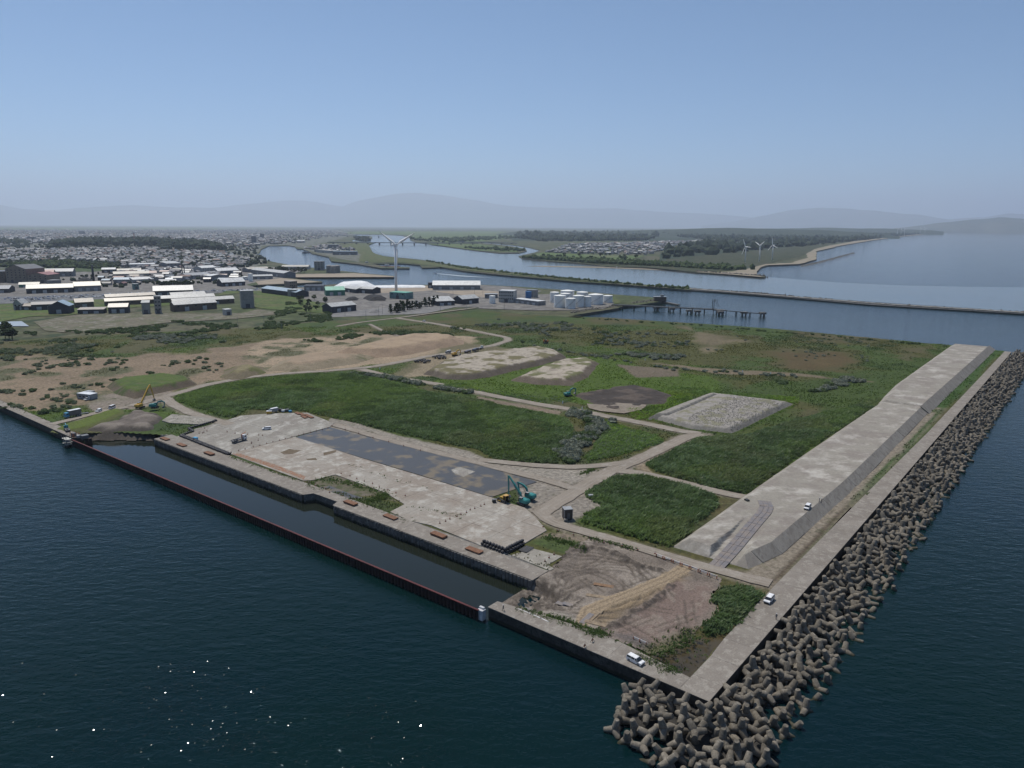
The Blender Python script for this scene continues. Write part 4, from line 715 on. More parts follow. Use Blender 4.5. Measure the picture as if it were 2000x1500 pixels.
for i, (px, ht, lb) in enumerate(RB):
    q = PX(px); A = area(q); dens = 1.5 if ht > 2 else .8; n = int(A * dens); p = inside_pts(q, n, np.random.default_rng(i)); d = sdist(p, q) + (fbm(p[:, 0], p[:, 1], 9, 4, 50) - .5) * 5
    mo = np.full(len(p), -9.)
    for mp_, mh, ms in MOUNDS: mo = np.maximum(mo, sdist(p, mp_))
    k = (d > -.2) & (mo < -.8); p = p[k]; d = d[k]; e1 = fbm(p[:, 0], p[:, 1], 11, 4, 51); e2 = fbm(p[:, 0], p[:, 1], 3.2, 3, 52); e3 = fbm(p[:, 0], p[:, 1], 45, 4, 53)
    h = ht * (.55 + .5 * e1 + .35 * (e2 - .4)) * (.55 + .45 * smooth(d, 0, 3)); z = np.array([ground_z(x, y) for x, y in p])
    c = np.tile(np.array((.108, .17, .058)), (len(p), 1)); c = cmix(c, (.17, .24, .11), smooth(e2, .45, .62) * .8); c = cmix(c, (.15, .225, .045), smooth(e3, .5, .62) * .8 * (1 - .4 * (ht > 2))); c = cmix(c, (.06, .095, .035), smooth(e1, .5, .36) * .0 + (1 - smooth(e1, .36, .46)) * .6)
    c = cmix(c, (.23, .21, .10), smooth(fbm(p[:, 0], p[:, 1], 26, 4, 58), .6, .7) * .22); c *= (.72 + .56 * fbm(p[:, 0], p[:, 1], 60, 3, 59))[:, None]
    if ht < 2: c = c * np.array((1.25, 1.3, .8))
    blades('reeds', np.c_[p, z], h, .30 if ht > 2 else .25, 5, M_REED, lb, c, seed=60 + i)
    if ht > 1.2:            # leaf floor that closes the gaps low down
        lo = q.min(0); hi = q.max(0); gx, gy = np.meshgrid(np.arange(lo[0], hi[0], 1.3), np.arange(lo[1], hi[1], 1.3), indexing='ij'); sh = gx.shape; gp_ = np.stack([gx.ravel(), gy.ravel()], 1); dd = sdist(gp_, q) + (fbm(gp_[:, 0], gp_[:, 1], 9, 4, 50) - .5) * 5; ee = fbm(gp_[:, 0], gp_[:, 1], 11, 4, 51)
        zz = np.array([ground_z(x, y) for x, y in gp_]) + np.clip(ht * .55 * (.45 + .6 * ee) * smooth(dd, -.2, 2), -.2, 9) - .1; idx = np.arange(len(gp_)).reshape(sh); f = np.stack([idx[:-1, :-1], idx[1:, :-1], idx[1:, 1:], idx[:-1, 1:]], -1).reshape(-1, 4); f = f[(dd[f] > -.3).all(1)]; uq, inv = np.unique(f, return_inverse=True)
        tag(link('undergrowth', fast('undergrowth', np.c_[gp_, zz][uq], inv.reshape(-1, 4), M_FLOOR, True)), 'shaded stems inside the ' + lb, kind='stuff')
# meadow grass: tufts over the green covers, coloured like the ground they grow on
cand = np.where((g_in > 1) & (mud_d < 0) & (road_d > 1.2) & (GV > 19 if False else True) & (C0[:, 1] > C0[:, 0] * .98))[0]; dist2 = GX ** 2 + GY ** 2
cand = cand[(dist2[cand] < 760 ** 2)]; bad = np.zeros(len(cand), bool)
for px_ in (YARD, PALEP, PONDP): bad |= sdist(GP[cand], PX(px_)) > -1
for mp_, _, _ in MOUNDS: bad |= sdist(GP[cand], mp_) > -.5
bad |= (GV[cand] > 9.5) & (GV[cand] < 44) & (GU[cand] > 62) & ~((GV[cand] < 16) & (GU[cand] > 318)); bad |= (GU[cand] < 29) & (GV[cand] > 62) & (GV[cand] < 300)
cand = cand[~bad]; k = RNG.random(len(cand)) < np.clip(.16 + .5 * smooth(n2[cand], .4, .6), 0, .6); cand = cand[k]
pj = np.c_[GX[cand], GY[cand], GZ[cand] - .05] + np.c_[RNG.uniform(-.8, .8, (len(cand), 2)), np.zeros(len(cand))]
blades('grass', pj, .35 + .6 * n4[cand] * n2[cand] * 2, .35, 3, M_REED, 'rough meadow grass over the reclaimed land', C0[cand] * 1.4, seed=91, spread=.9)
# low weeds along the quay strip and cracks
for l, lb, n, wd in (([(448, 892), (590, 942)], 'row of weeds along the edge of the quay strip', 150, 1.2), ([(600, 940), (712, 983), (800, 1020)], 'weeds growing behind the quay strip', 130, 2.0), ([(640, 935), (690, 945), (750, 962), (752, 972), (715, 978)], 'thick grass on the bank of the sunken pit', 420, 3.2), ([(1012, 1188), (1100, 1212), (1150, 1234), (1182, 1240)], 'green weeds along the inner edge of the breakwater', 420, 2.2), ([(1070, 1048), (1110, 1060), (1140, 1072)], 'weeds at the edge of the mud field', 160, 2.4), ([(1150, 1050), (1210, 1064), (1240, 1072)], 'weeds beside the dirt road', 120, 1.5), ([(345, 812), (385, 825), (400, 832)], 'weeds beside the concrete block', 160, 4), ([(1265, 1275), (1330, 1255), (1360, 1232)], 'sparse weeds on the pond shore', 200, 5), ([(1240, 1280), (1300, 1305), (1318, 1312)], 'weeds along the pond edge of the breakwater', 160, 1.8), ([(1135, 925), (1150, 920), (1158, 916)], 'small bush of weeds by the road fork', 90, 1.6), ([(905, 1010), (860, 1000), (760, 985)], 'dry weeds on the pale yard', 50, 2), ([(680, 905), (760, 935), (860, 960)], 'scattered weeds in the yard joints', 26, 1.5), ([(620, 958), (600, 945), (640, 930)], 'weeds on the left side of the pit', 60, 2)):
    q = PX(l); t = RNG.random(n) * (len(q) - 1); i = t.astype(int); p = q[i] + (q[i + 1] - q[i]) * (t - i)[:, None] + RNG.normal(0, wd * .45, (n, 2)); z = np.array([mud_z(x, y) if mud_d[np.argmin((GX - x) ** 2 + (GY - y) ** 2)] > 0 else max(ground_z(x, y), 3.3) for x, y in p])
    blades('weeds', np.c_[p, z - .1], np.full(n, .6) * RNG.uniform(.6, 1.4, n), .2, 5, M_REED, lb, np.tile((.09, .14, .04), (n, 1)) * RNG.uniform(.7, 1.3, (n, 1)), seed=n, spread=.4)
# silver green shrubs: six leaf-clump shapes, each bush an object
M_SHR = [leafy(pm('shrub_leaf', c, tuple(x * .6 for x in c), .7, c3=tuple(min(1, x * 1.5) for x in c), s3=.5, rough=.7, grain=.3), .4) for c in ((.26, .285, .22), (.20, .235, .14), (.12, .17, .07))]
def shrub_mesh(seed, mat, r=1., hgt=.75, nl=120):
    rg = np.random.default_rng(seed); nb = 5; cs = np.c_[rg.uniform(-.55, .55, (nb, 2)), rg.uniform(.25, .6, nb)]; V = []; T = []
    for i in range(nl):
        c = cs[rg.integers(nb)]; d = rg.normal(size=3); d /= np.linalg.norm(d); d[2] = abs(d[2]) * .9 - .15; p = (c + d * rg.uniform(.28, .5)) * np.array((r, r, hgt)); a = rg.normal(size=3); a /= np.linalg.norm(a); t = np.cross(a, d); t /= np.linalg.norm(t) + 1e-9; s = rg.uniform(.13, .24)
        b = len(V); V += [p - t * s, p + t * s, p + np.cross(t, d) * s * 1.2 + d * s * .5, p - np.cross(t, d) * s + d * .02]; T += [(b, b + 1, b + 2), (b + 1, b, b + 3)]
    b = MB(); core = b.blob((0, 0, .3 * hgt), (.62 * r, .62 * r, .42 * hgt), seed, 0, .3, 1); n0 = len(V); V += core.v; T += [tuple(k + n0 for k in f) for f in core.f]
    return V, T
SHV = [shrub_mesh(i, None) for i in range(6)]; SHM = [[fast('shrub', v, np.array(t), M_SHR[j]) for v, t in SHV] for j in range(3)]
SH = []
def shrubs(px, n, r0, r1, j, label, group, spread=None):
    q = PX(px); rgs = np.random.default_rng(len(SH) + 3)
    if spread: t = rgs.random(n) * (len(q) - 1); i = t.astype(int); p = q[i] + (q[i + 1] - q[i]) * (t - i)[:, None] + rgs.normal(0, spread, (n, 2))
    else: p = inside_pts(q, int(n * 3.2), rgs); p = p[np.argsort(-fbm(p[:, 0], p[:, 1], 30, 3, 77) - rgs.random(len(p)) * .12)[:n]]
    for a, c in p: SH.append((a, c, rgs.uniform(r0, r1), j if rgs.random() < .75 else 2, label, group))
shrubs([(690, 729), (735, 735), (780, 742), (830, 752)], 60, 2.2, 3.6, 0, 'silver green bush in the hedge between reed bed and dirt road', 'bushes beside the long dirt road', 1.3)
shrubs([(845, 757), (880, 762), (912, 768)], 26, 2.0, 3.4, 0, 'silver green bush in the lower group beside the straight dirt road', 'bushes beside the straight dirt road', 1.3)
shrubs([(1105, 806), (1150, 812), (1168, 835), (1160, 850), (1135, 860), (1120, 875)], 75, 2.6, 4.2, 0, 'tall silver bush in the belt at the right end of the reed bed', 'bushes at the end of the reed bed', 3)
shrubs([(1120, 875), (1110, 890), (1108, 903)], 30, 2.6, 4.0, 0, 'grey bush at the lower corner of the reed bed', 'bushes at the corner of the reed bed', 2.2)
shrubs([(1595, 768), (1620, 755), (1650, 745), (1665, 742)], 40, 2.4, 4.0, 0, 'grey green bush in the clump near the embankment', 'bushes in the clump near the embankment', 3)
shrubs([(1515, 748), (1535, 747)], 5, 2, 2.8, 2, 'dark green bush standing alone in the meadow', 'dark bushes in the meadow', 1.5)
shrubs([(0, 690), (100, 690), (250, 700), (440, 690), (470, 700), (400, 740), (240, 755), (100, 785), (0, 775)], 150, 1.0, 3.0, 1, 'dark bush scattered on the dry sandy ground left of the dunes', 'bushes on the dry ground')
shrubs([(20, 790), (60, 800), (90, 806), (110, 800), (140, 788), (130, 780)], 22, 1.6, 2.8, 1, 'grey green bush behind the left quay', 'bushes behind the left quay', 3)
shrubs([(180, 742), (230, 738), (290, 728), (330, 735), (250, 745)], 24, 1.8, 3.0, 1, 'bush in the thicket above the grassy spoil bank', 'bushes above the spoil bank')
shrubs([(1200, 690), (1290, 680), (1340, 690), (1330, 705), (1260, 700), (1205, 700)], 90, 2.0, 3.4, 0, 'silver bush in the big thicket on the brown meadow', 'bushes in the meadow thicket')
shrubs([(1000, 640), (1160, 640), (1400, 660), (1420, 690), (1250, 685), (1080, 668), (1000, 660)], 200, 1.3, 2.8, 0, 'silver bush scattered over the meadow by the harbour channel', 'bushes on the channel meadow')
shrubs([(1240, 712), (1330, 722), (1440, 728), (1560, 735)], 34, 1.4, 2.4, 0, 'low grey bush along the old track across the meadow', 'bushes along the old track', 3)
shrubs([(1010, 665), (1110, 690), (1180, 698), (1240, 712)], 28, 1.4, 2.4, 0, 'low grey bush above the flat topped spoil heaps', 'bushes above the spoil heaps', 3)
shrubs([(0, 668), (90, 660), (200, 672), (190, 690), (60, 690), (0, 690)], 230, 1.5, 3.2, 1, 'bush in the thicket at the left edge', 'bushes in the left thicket')
shrubs([(170, 670), (300, 655), (420, 655), (440, 668), (330, 676), (200, 690)], 230, 1.5, 3.2, 0, 'silver bush in the thicket beyond the dry ground', 'bushes beyond the dry ground')
shrubs([(0, 640), (110, 650), (250, 630), (430, 625), (480, 640), (350, 655), (120, 665)], 260, 1.6, 3.6, 2, 'dark bush below the sheds', 'bushes below the sheds')
shrubs([(560, 590), (640, 600), (650, 625), (560, 640), (480, 655), (520, 630)], 260, 1.6, 3.6, 2, 'dark bush by the black shed', 'bushes by the black shed')
shrubs([(560, 660), (640, 650), (740, 645), (880, 650), (900, 662), (760, 655), (620, 668)], 200, 1.6, 3.2, 2, 'dark bush behind the sand dunes', 'bushes behind the dunes')
shrubs([(860, 640), (1000, 620), (1120, 632), (1100, 650), (960, 648)], 160, 1.4, 3.0, 0, 'bush below the tank farm', 'bushes below the tank farm')
shrubs([(1140, 622), (1400, 638), (1600, 655), (1860, 678)], 60, 1.2, 2.6, 2, 'bush on the edge of the harbour channel', 'bushes along the channel edge', 2)
shrubs([(1400, 640), (1700, 665), (1800, 690), (1700, 720), (1500, 700)], 80, .8, 1.8, 0, 'small bush in the open meadow', 'small bushes in the meadow')
SH.sort(key=lambda s: -s[2] / math.hypot(s[0], s[1])); SI = 295
for a, c, r, j, lb, gp_ in SH[:SI]:
    o = link('shrub', SHM[j][R0.randrange(6)], None, (a, c, ground_z(a, c) - .1), R0.uniform(0, 6.28)); o.scale = (r, r * R0.uniform(.8, 1.2), r * R0.uniform(.75, 1.1)); tag(o, lb, 'bush', gp_)
for j in range(3):
    V = []; T = []; nb = 0
    for a, c, r, jj, lb, gp_ in SH[SI:]:
        if jj != j: continue
        v, t = SHV[R0.randrange(6)]; an = R0.uniform(0, 6.28); v = np.array([x[:] for x in v]) * r; V.append(np.c_[v[:, 0] * math.cos(an) - v[:, 1] * math.sin(an) + a, v[:, 0] * math.sin(an) + v[:, 1] * math.cos(an) + c, v[:, 2] + ground_z(a, c) - .1]); T.append(np.array(t) + nb); nb += len(v)
    if V: tag(link('shrubbery', fast('shrubbery', np.vstack(V), np.vstack(T), M_SHR[j])), ['silver grey', 'grey green', 'dark green'][j] + ' shrubbery far across the reclaimed land', kind='stuff')
# ------------------------------------------------------------ port, sheds, town, bridges
ZF = 2.6; _zs = [ZF + .05]
def fsheet(name, px, mat, label, sub=14, jit=4.): _zs[0] += .035; return sheet(name, [P(x, y, _zs[0]) for x, y in px], _zs[0], mat, label=label, sub=sub, jit=jit)
M_ASPH = pm('yard_paving', (.17, .16, .15), (.12, .115, .11), 25, c3=(.22, .21, .19), s3=9, grain=.25, gs=3); M_APRON = pm('quay_apron', (.31, .26, .20), (.26, .22, .175), 20, grain=.15, gs=3)
M_FGRN = pm('far_grass', (.075, .115, .025), (.10, .105, .04), 30, c3=(.05, .08, .022), s3=12, grain=.4, gs=4); M_FBUSH = pm('far_bush', (.035, .060, .02), (.06, .09, .025), 18, grain=.5, gs=5)
M_TOWN = pm('town_ground', (.13, .135, .12), (.07, .085, .05), 45, c3=(.2, .195, .18), s3=20, grain=.5, gs=8); M_FSAND = pm('beach_sand', (.27, .23, .175), (.22, .19, .145), 40, c3=(.22, .20, .13), s3=25, grain=.15, gs=8); M_LOT = pm('car_park', (.12, .125, .135), (.16, .165, .17), 12, grain=.3, gs=3)
M_DRYG = pm('far_scrub', (.14, .125, .09), (.09, .10, .05), 20, c3=(.20, .18, .15), s3=10, grain=.4, gs=4); M_BLACK = pm('coal', (.018, .018, .02), (.04, .04, .042), 5, grain=.4, bump=.4, bs=3); M_GRAV = pm('gravel', (.20, .195, .19), (.15, .15, .15), 8, grain=.2); M_SALT = pm('salt', (.78, .78, .77), (.66, .67, .68), 9, grain=.06)
M_FWOOD = pm('pine_crown', (.020, .036, .020), (.034, .052, .026), 15, grain=.45, gs=6); M_FIELD = pm('rice_field', (.085, .13, .035), (.065, .10, .03), 300, c3=(.12, .13, .06), s3=150, grain=.3, gs=40)
M_LEVEE = pm('levee_grass', (.075, .105, .03), (.11, .105, .05), 25, c3=(.035, .055, .02), s3=10, grain=.4, gs=4)
fsheet('town_ground', [(0, 524), (0, 449), (640, 448), (700, 456), (650, 470), (590, 484), (560, 478), (515, 480), (500, 500), (520, 512), (480, 530), (250, 528)], M_TOWN, 'town district of houses left of the harbour', 60, 15)
fsheet('town_ground', [(590, 486), (640, 478), (700, 486), (715, 495), (700, 512), (640, 500)], M_TOWN, 'works yard between harbour and river', 40, 8)
fsheet('paved_yard', [(-30, 590), (-30, 548), (230, 524), (480, 520), (605, 524), (560, 541), (480, 556), (500, 562), (470, 566), (330, 572), (200, 580)], M_ASPH, 'industrial district paving behind the car park', 30, 8)
fsheet('car_park', [(-30, 594), (-30, 580), (60, 578), (200, 573), (330, 569), (520, 563), (520, 567), (400, 573), (250, 583), (120, 590)], M_LOT, 'long car park full of cars', 20, 3)
fsheet('paved_yard', [(500, 566), (590, 562), (720, 558), (940, 557), (1000, 560), (1060, 568), (1000, 590), (935, 600), (850, 600), (790, 606), (720, 614), (640, 615), (690, 595), (560, 585)], M_ASPH, 'grey port yard round the wind turbine', 25, 6)
fsheet('paved_yard', [(640, 561), (735, 557.5), (840, 558), (850, 566), (780, 573), (700, 570)], M_APRON, 'sandy quay beside the salt pile', 20, 2); fsheet('paved_yard', [(843, 569), (940, 567), (985, 570), (960, 582), (900, 576)], M_APRON, 'bare tan yard in front of the long white warehouse', 20, 2)
fsheet('quay_apron', [(556, 541.5), (557, 536), (690, 533.5), (769, 539.3), (769, 541)], M_APRON, 'long sandy quay apron below the silos', 30, 1); fsheet('quay_apron', [(505, 556), (500, 550), (550, 543), (625, 550.5), (580, 553)], M_APRON, 'short sandy quay opposite the salt pile', 30, 1)
fsheet('paved_yard', [(780, 600), (850, 588), (930, 585), (900, 598), (830, 612), (640, 620), (660, 608), (740, 602)], M_GRAV, 'pale gravel storage yard by the pine row', 20, 3)
fsheet('grassland', [(0, 522), (0, 513), (120, 511), (210, 515), (240, 526), (180, 531), (90, 527)], M_FBUSH, 'overgrown green bank behind the mill', 25, 8); fsheet('grassland', [(420, 578), (440, 568), (510, 568), (590, 582), (640, 596), (640, 612), (560, 606), (500, 600), (500, 575), (470, 572)], M_FGRN, 'green field beside the grey concrete tower', 20, 6)
fsheet('grassland', [(-20, 632), (-20, 596), (60, 591), (200, 584), (330, 577), (400, 574), (440, 583), (420, 592), (260, 600), (140, 615), (60, 618)], M_FGRN, 'rough grass round the old kiln sheds', 20, 6)
fsheet('scrub', [(90, 645), (70, 628), (150, 615), (300, 612), (470, 612), (510, 604), (560, 612), (470, 622), (330, 630), (200, 645), (130, 650)], M_DRYG, 'dry scrub in front of the kiln sheds', 20, 6); fsheet('grassland', [(975, 590), (1000, 580), (1100, 572), (1195, 578), (1215, 590), (1190, 596)], M_FGRN, 'grass behind the white tanks', 15, 4)
fsheet('paved_yard', [(935, 602), (960, 578), (1075, 574), (1190, 578), (1200, 592), (1195, 598), (1180, 603), (1110, 606), (1050, 606)], M_ASPH, 'tank farm yard', 20, 2)
fsheet('grassland', [(720, 478), (735, 473), (690, 474), (655, 484), (690, 488), (705, 497), (700, 510), (720, 512), (790, 512.5), (850, 520), (900, 526), (950, 531.5), (1050, 541), (1125, 547.5), (1200, 552), (1200, 550.5), (1125, 546), (1050, 537.5), (900, 522), (830, 510), (775, 504), (745, 500), (728, 493)], M_LEVEE, 'green levee between harbour and river', 30, 1)
fsheet('beach', [(1300, 524.5), (1356, 531), (1428, 536), (1490, 541), (1480, 537), (1477, 530), (1486, 522), (1500, 518), (1562, 515.5), (1594, 506), (1594, 491), (1640, 480), (1700, 470), (1760, 462), (1835, 455.2), (1820, 455), (1740, 461), (1675, 470), (1618, 480), (1570, 491), (1578, 503), (1545, 513), (1492, 516), (1465, 522), (1430, 530), (1400, 531)], M_FSAND, 'long pale sand beach', 30, 6)
fsheet('forest_floor', [(1290, 508), (1400, 497), (1520, 486), (1605, 478), (1700, 467.5), (1780, 459), (1830, 455), (1835, 452), (1600, 450), (1000, 456), (1000, 470), (1280, 471), (1400, 471), (1330, 481), (1290, 494)], M_FWOOD, 'dark floor of the pine forest behind the beach', 60, 10); fsheet('dunes', [(1164, 516), (1272, 522.5), (1356, 531), (1450, 527), (1500, 514), (1560, 502), (1600, 482), (1660, 470), (1600, 476), (1520, 485), (1400, 496), (1290, 508), (1200, 508)], pm('dune_scrub', (.038, .05, .022), (.07, .068, .04), 60, c3=(.022, .036, .015), s3=30, grain=.4, gs=10), 'scrubby dunes behind the beach', 60, 8)
fsheet('rice_field', [(660, 456), (700, 452), (980, 452), (1010, 462), (960, 470), (880, 474), (820, 470), (790, 459)], M_FIELD, 'green rice fields beyond the bridge', 200, 30); fsheet('rice_field', [(830, 476), (930, 476), (1020, 487), (1010, 492), (940, 490), (880, 482)], M_FIELD, 'flat green river island', 60, 6); fsheet('rice_field', [(1020, 502), (1060, 493), (1140, 497), (1260, 500), (1230, 507), (1130, 510), (1050, 506)], M_FIELD, 'green riverside park with scattered trees', 60, 8); fsheet('rice_field', [(-50, 446), (250, 445.5), (600, 447), (560, 450), (200, 449), (-50, 450)], M_FIELD, 'green fields beyond the town', 400, 60)
sheet('sandbar', [P(x, y, .35) for x, y in [(1028, 520), (1060, 519), (1180, 521), (1290, 525), (1360, 532.5), (1300, 528), (1180, 523.2), (1080, 521.2)]], .35, M_FSAND, label='thin sandbar in the river mouth', sub=30, jit=2)
sheet('flat_pond', [P(x, y, 3.4) for x, y in [(-20, 637), (-5, 629), (42, 627), (57, 637)]], 3.42, water('pale_pond', (.35, .38, .40), .25, [(3, .01, 0, 1)]), label='pale flat sheet of water by the grey road')
# buildings -------------------------------------------------------------
def wallm(c): return pm('wall_paint', c, tuple(k * .78 for k in c), 4, c3=tuple(k * .88 for k in c), s3=1.5, rough=.8, grain=.1)
def roofm(c, ro=.45): return pm('roof_metal', c, tuple(k * .85 for k in c), 6, c3=tuple(k * .7 for k in c), s3=2.5, rough=ro, spec=.5, grain=.08)
WM = {k: wallm(c) for k, c in dict(tan=(.24, .20, .16), grey=(.22, .225, .23), dark=(.055, .06, .07), white=(.60, .60, .58), green=(.06, .20, .14), blue=(.10, .20, .33), conc=(.30, .29, .27), brown=(.14, .11, .09), pale=(.40, .40, .38), teal=(.16, .26, .25)).items()}
RM = {k: roofm(c) for k, c in dict(white=(.70, .70, .68), cream=(.50, .46, .38), grey=(.33, .34, .35), red=(.30, .11, .09), green=(.12, .42, .29), blue=(.32, .42, .50), dark=(.07, .07, .08), tan=(.42, .36, .29), rust=(.22, .10, .08), pale=(.48, .48, .46)).items()}
M_GLASS = pm('window_glass', (.03, .04, .05), rough=.15, spec=.7); M_DOOR = wallm((.45, .46, .46)); M_DDOOR = wallm((.09, .09, .10))
def building(name, p0, p1, h, depth, roof, wm, rm, label, cat, doors=2, wins=0, rise=None, slant=0., group=None, eave=.5, z=ZF):
    a, c = P(*p0, z), P(*p1, z); e = c - a; L = e.length; an = math.atan2(e.y, e.x); t = thing(name, label, cat, a, an, group); d = depth; r = h * .28 if rise is None else rise
    b = MB(); b.box((L / 2, d / 2, h / 2 - .3), (L, d, h + .6))
    if roof in ('gx', 'gy'):       # gable along the front (gx) or facing it (gy)
        if roof == 'gx': b.add([(0, 0, h), (0, d, h), (0, d / 2, h + r), (L, 0, h), (L, d, h), (L, d / 2, h + r)], [[0, 2, 1], [3, 4, 5]])
        else: b.add([(0, 0, h), (L, 0, h), (L / 2, 0, h + r), (0, d, h), (L, d, h), (L / 2, d, h + r)], [[0, 1, 2], [3, 5, 4]])
    b.obj('wall', WM[wm], t); b = MB(); o = eave; th = .25
    def slab(q): b.add([Vector(p) - Vector((0, 0, th)) for p in q] + [Vector(p) for p in q], [[3, 2, 1, 0], [4, 5, 6, 7], [0, 1, 5, 4], [1, 2, 6, 5], [2, 3, 7, 6], [3, 0, 4, 7]])
    if roof == 'gx': k = r * o / (d / 2); slab([(-o, -o, h - k + th), (L + o, -o, h - k + th), (L + o, d / 2, h + r + th), (-o, d / 2, h + r + th)]); slab([(-o, d / 2, h + r + th), (L + o, d / 2, h + r + th), (L + o, d + o, h - k + th), (-o, d + o, h - k + th)])
    elif roof == 'gy': k = r * o / (L / 2); slab([(-o, -o, h - k + th), (L / 2, -o, h + r + th), (L / 2, d + o, h + r + th), (-o, d + o, h - k + th)]); slab([(L / 2, -o, h + r + th), (L + o, -o, h - k + th), (L + o, d + o, h - k + th), (L / 2, d + o, h + r + th)])
    elif roof == 'shed': slab([(-o, -o, h + th + .05), (L + o, -o, h + th + .05), (L + o, d + o, h + r + th), (-o, d + o, h + r + th)])
    else: slab([(-.2, -.2, h + .3), (L + .2, -.2, h + .3), (L + .2, d + .2, h + .3), (-.2, d + .2, h + .3)])
    b.obj('roof', RM[rm], t)
    for i in range(doors): x = L * (i + .7) / (doors + .4); b = MB(); b.box((x, -.06, min(h * .62, 5) / 2), (min(5, L / (doors + 1)), .2, min(h * .62, 5))); b.obj('door', M_DOOR if wm in ('dark', 'grey', 'green', 'brown') else M_DDOOR, t)
    if wins:
        b = MB(); wme = MB().box((0, 0, 0), (min(2.2, L / wins * .55), .2, 1.5)).mesh('window', M_GLASS); rows = max(1, int(h / 5))
        for j in range(rows):
            for i in range(wins): link('window', wme, t, (L * (i + .5) / wins, -.05, h - 2.2 - j * 4.2))
    return t
B = building
B('mill', (13, 552), (53, 553), 24, 40, 'gy', 'tan', 'dark', 'tallest tan mill with a dark gable roof by the green bank', 'factory', 2, 5); B('mill', (-30, 552), (11, 552), 19, 40, 'flat', 'brown', 'dark', 'dark brown mill block cut by the left edge', 'factory', 1, 4); B('mill', (55, 553), (95, 553), 14, 38, 'gy', 'tan', 'red', 'lower tan mill with a red gable roof', 'factory', 2, 4)
B('factory', (80, 541), (143, 540), 10, 26, 'gx', 'grey', 'grey', 'grey factory hall with a long grey roof behind the red roofed mill', 'factory', 2, 6, rise=5); B('shed', (58, 545), (106, 544), 12, 22, 'gx', 'tan', 'red', 'long red roofed hall joining the mill', 'shed', 1, rise=4)
B('warehouse', (52, 574), (144, 571), 7.5, 22, 'gx', 'dark', 'cream', 'long cream roofed warehouse above the car park', 'warehouse', 4, rise=5); B('warehouse', (146, 570), (198, 568), 8.5, 22, 'gx', 'grey', 'tan', 'tan roofed warehouse joined to the cream roofed one', 'warehouse', 3, rise=5.5); B('shed', (37, 562), (77, 561), 5, 14, 'gx', 'green', 'cream', 'narrow pale roofed shed in front of the mills', 'shed', 2, rise=3); B('shed', (-30, 573), (18, 572), 6, 30, 'gx', 'dark', 'grey', 'grey roofed shed at the left edge by the car park', 'shed', 2, rise=4)
B('shed', (223, 545), (292, 543), 9, 24, 'gx', 'grey', 'cream', 'cream roofed hall beside the black chimney', 'shed', 3, rise=4); B('shed', (289, 542), (307, 541.5), 8, 20, 'gx', 'brown', 'rust', 'dark red roofed hall in the middle of the works', 'shed', 1, rise=4); B('shed', (222, 553), (258, 552.5), 6, 18, 'gx', 'grey', 'blue', 'blue grey roofed shed below the cream hall', 'shed', 2, rise=3); B('shed', (260, 553), (297, 551), 6, 20, 'gx', 'pale', 'white', 'white roofed shed beside the teal cabin', 'shed', 2, rise=3); B('cabin', (262, 566), (272, 565.5), 9, 9, 'flat', 'teal', 'pale', 'small teal cabin above the car park', 'cabin', 1, 2)
B('shed', (199, 533), (226, 532.5), 7, 22, 'gx', 'dark', 'white', 'white roofed shed right of the green bank', 'shed', 2, rise=3); B('shed', (229, 534), (276, 533), 6, 18, 'gx', 'brown', 'cream', 'long low cream roofed shed in the second row', 'shed', 3, rise=3); B('factory', (255, 525), (304, 524), 10, 50, 'flat', 'pale', 'white', 'flat white factory complex below the town', 'factory', 2, 7); B('factory', (326, 525), (354, 524), 12, 40, 'shed', 'grey', 'pale', 'grey factory with a sloping roof and a conveyor', 'factory', 1, 4); B('shed', (182, 512), (207, 512), 7, 30, 'gx', 'dark', 'pale', 'pale roofed shed at the edge of the houses', 'shed', 1, rise=3)
B('warehouse', (300, 579.5), (378, 577), 8, 28, 'gx', 'dark', 'pale', 'lone white roofed warehouse in the grass below the car park', 'warehouse', 4, rise=6); B('warehouse', (434, 560), (479, 557.5), 7, 20, 'gx', 'dark', 'white', 'bright white roofed warehouse near the white tank', 'warehouse', 3, rise=6); B('shed', (412, 549), (446, 547), 9, 20, 'gy', 'grey', 'white', 'twin gabled white roofed shed', 'shed', 2); B('shed', (426, 537), (467, 535), 8, 25, 'gx', 'grey', 'white', 'wide white roofed shed behind the twin gabled one', 'shed', 2, rise=5); B('shed', (341, 533), (362, 532), 6, 18, 'gx', 'green', 'cream', 'small cream roofed shed beside the chimney stacks', 'shed', 1, rise=3); B('factory', (395, 535), (424, 533), 12, 25, 'gx', 'pale', 'white', 'pale factory block with windows beside the white sheds', 'factory', 1, 6, rise=4)
B('shed', (366, 546), (412, 543), 7, 26, 'gx', 'grey', 'grey', 'grey hall in the middle of the works', 'shed', 2, rise=4); B('shed', (312, 557), (345, 556), 6, 18, 'gx', 'brown', 'grey', 'low brown shed behind the row of dark trees', 'shed', 2, rise=3)
_bp = PX([(205, 560), (330, 556), (425, 552), (470, 547), (465, 530), (300, 528), (235, 531), (196, 545)], ZF); _fp = [B_[:0] for B_ in ()]
_old = [(o.location.x, o.location.y) for o in COL.objects if o.type == 'EMPTY' and o.get('category') in ('shed', 'factory', 'warehouse', 'cabin')]
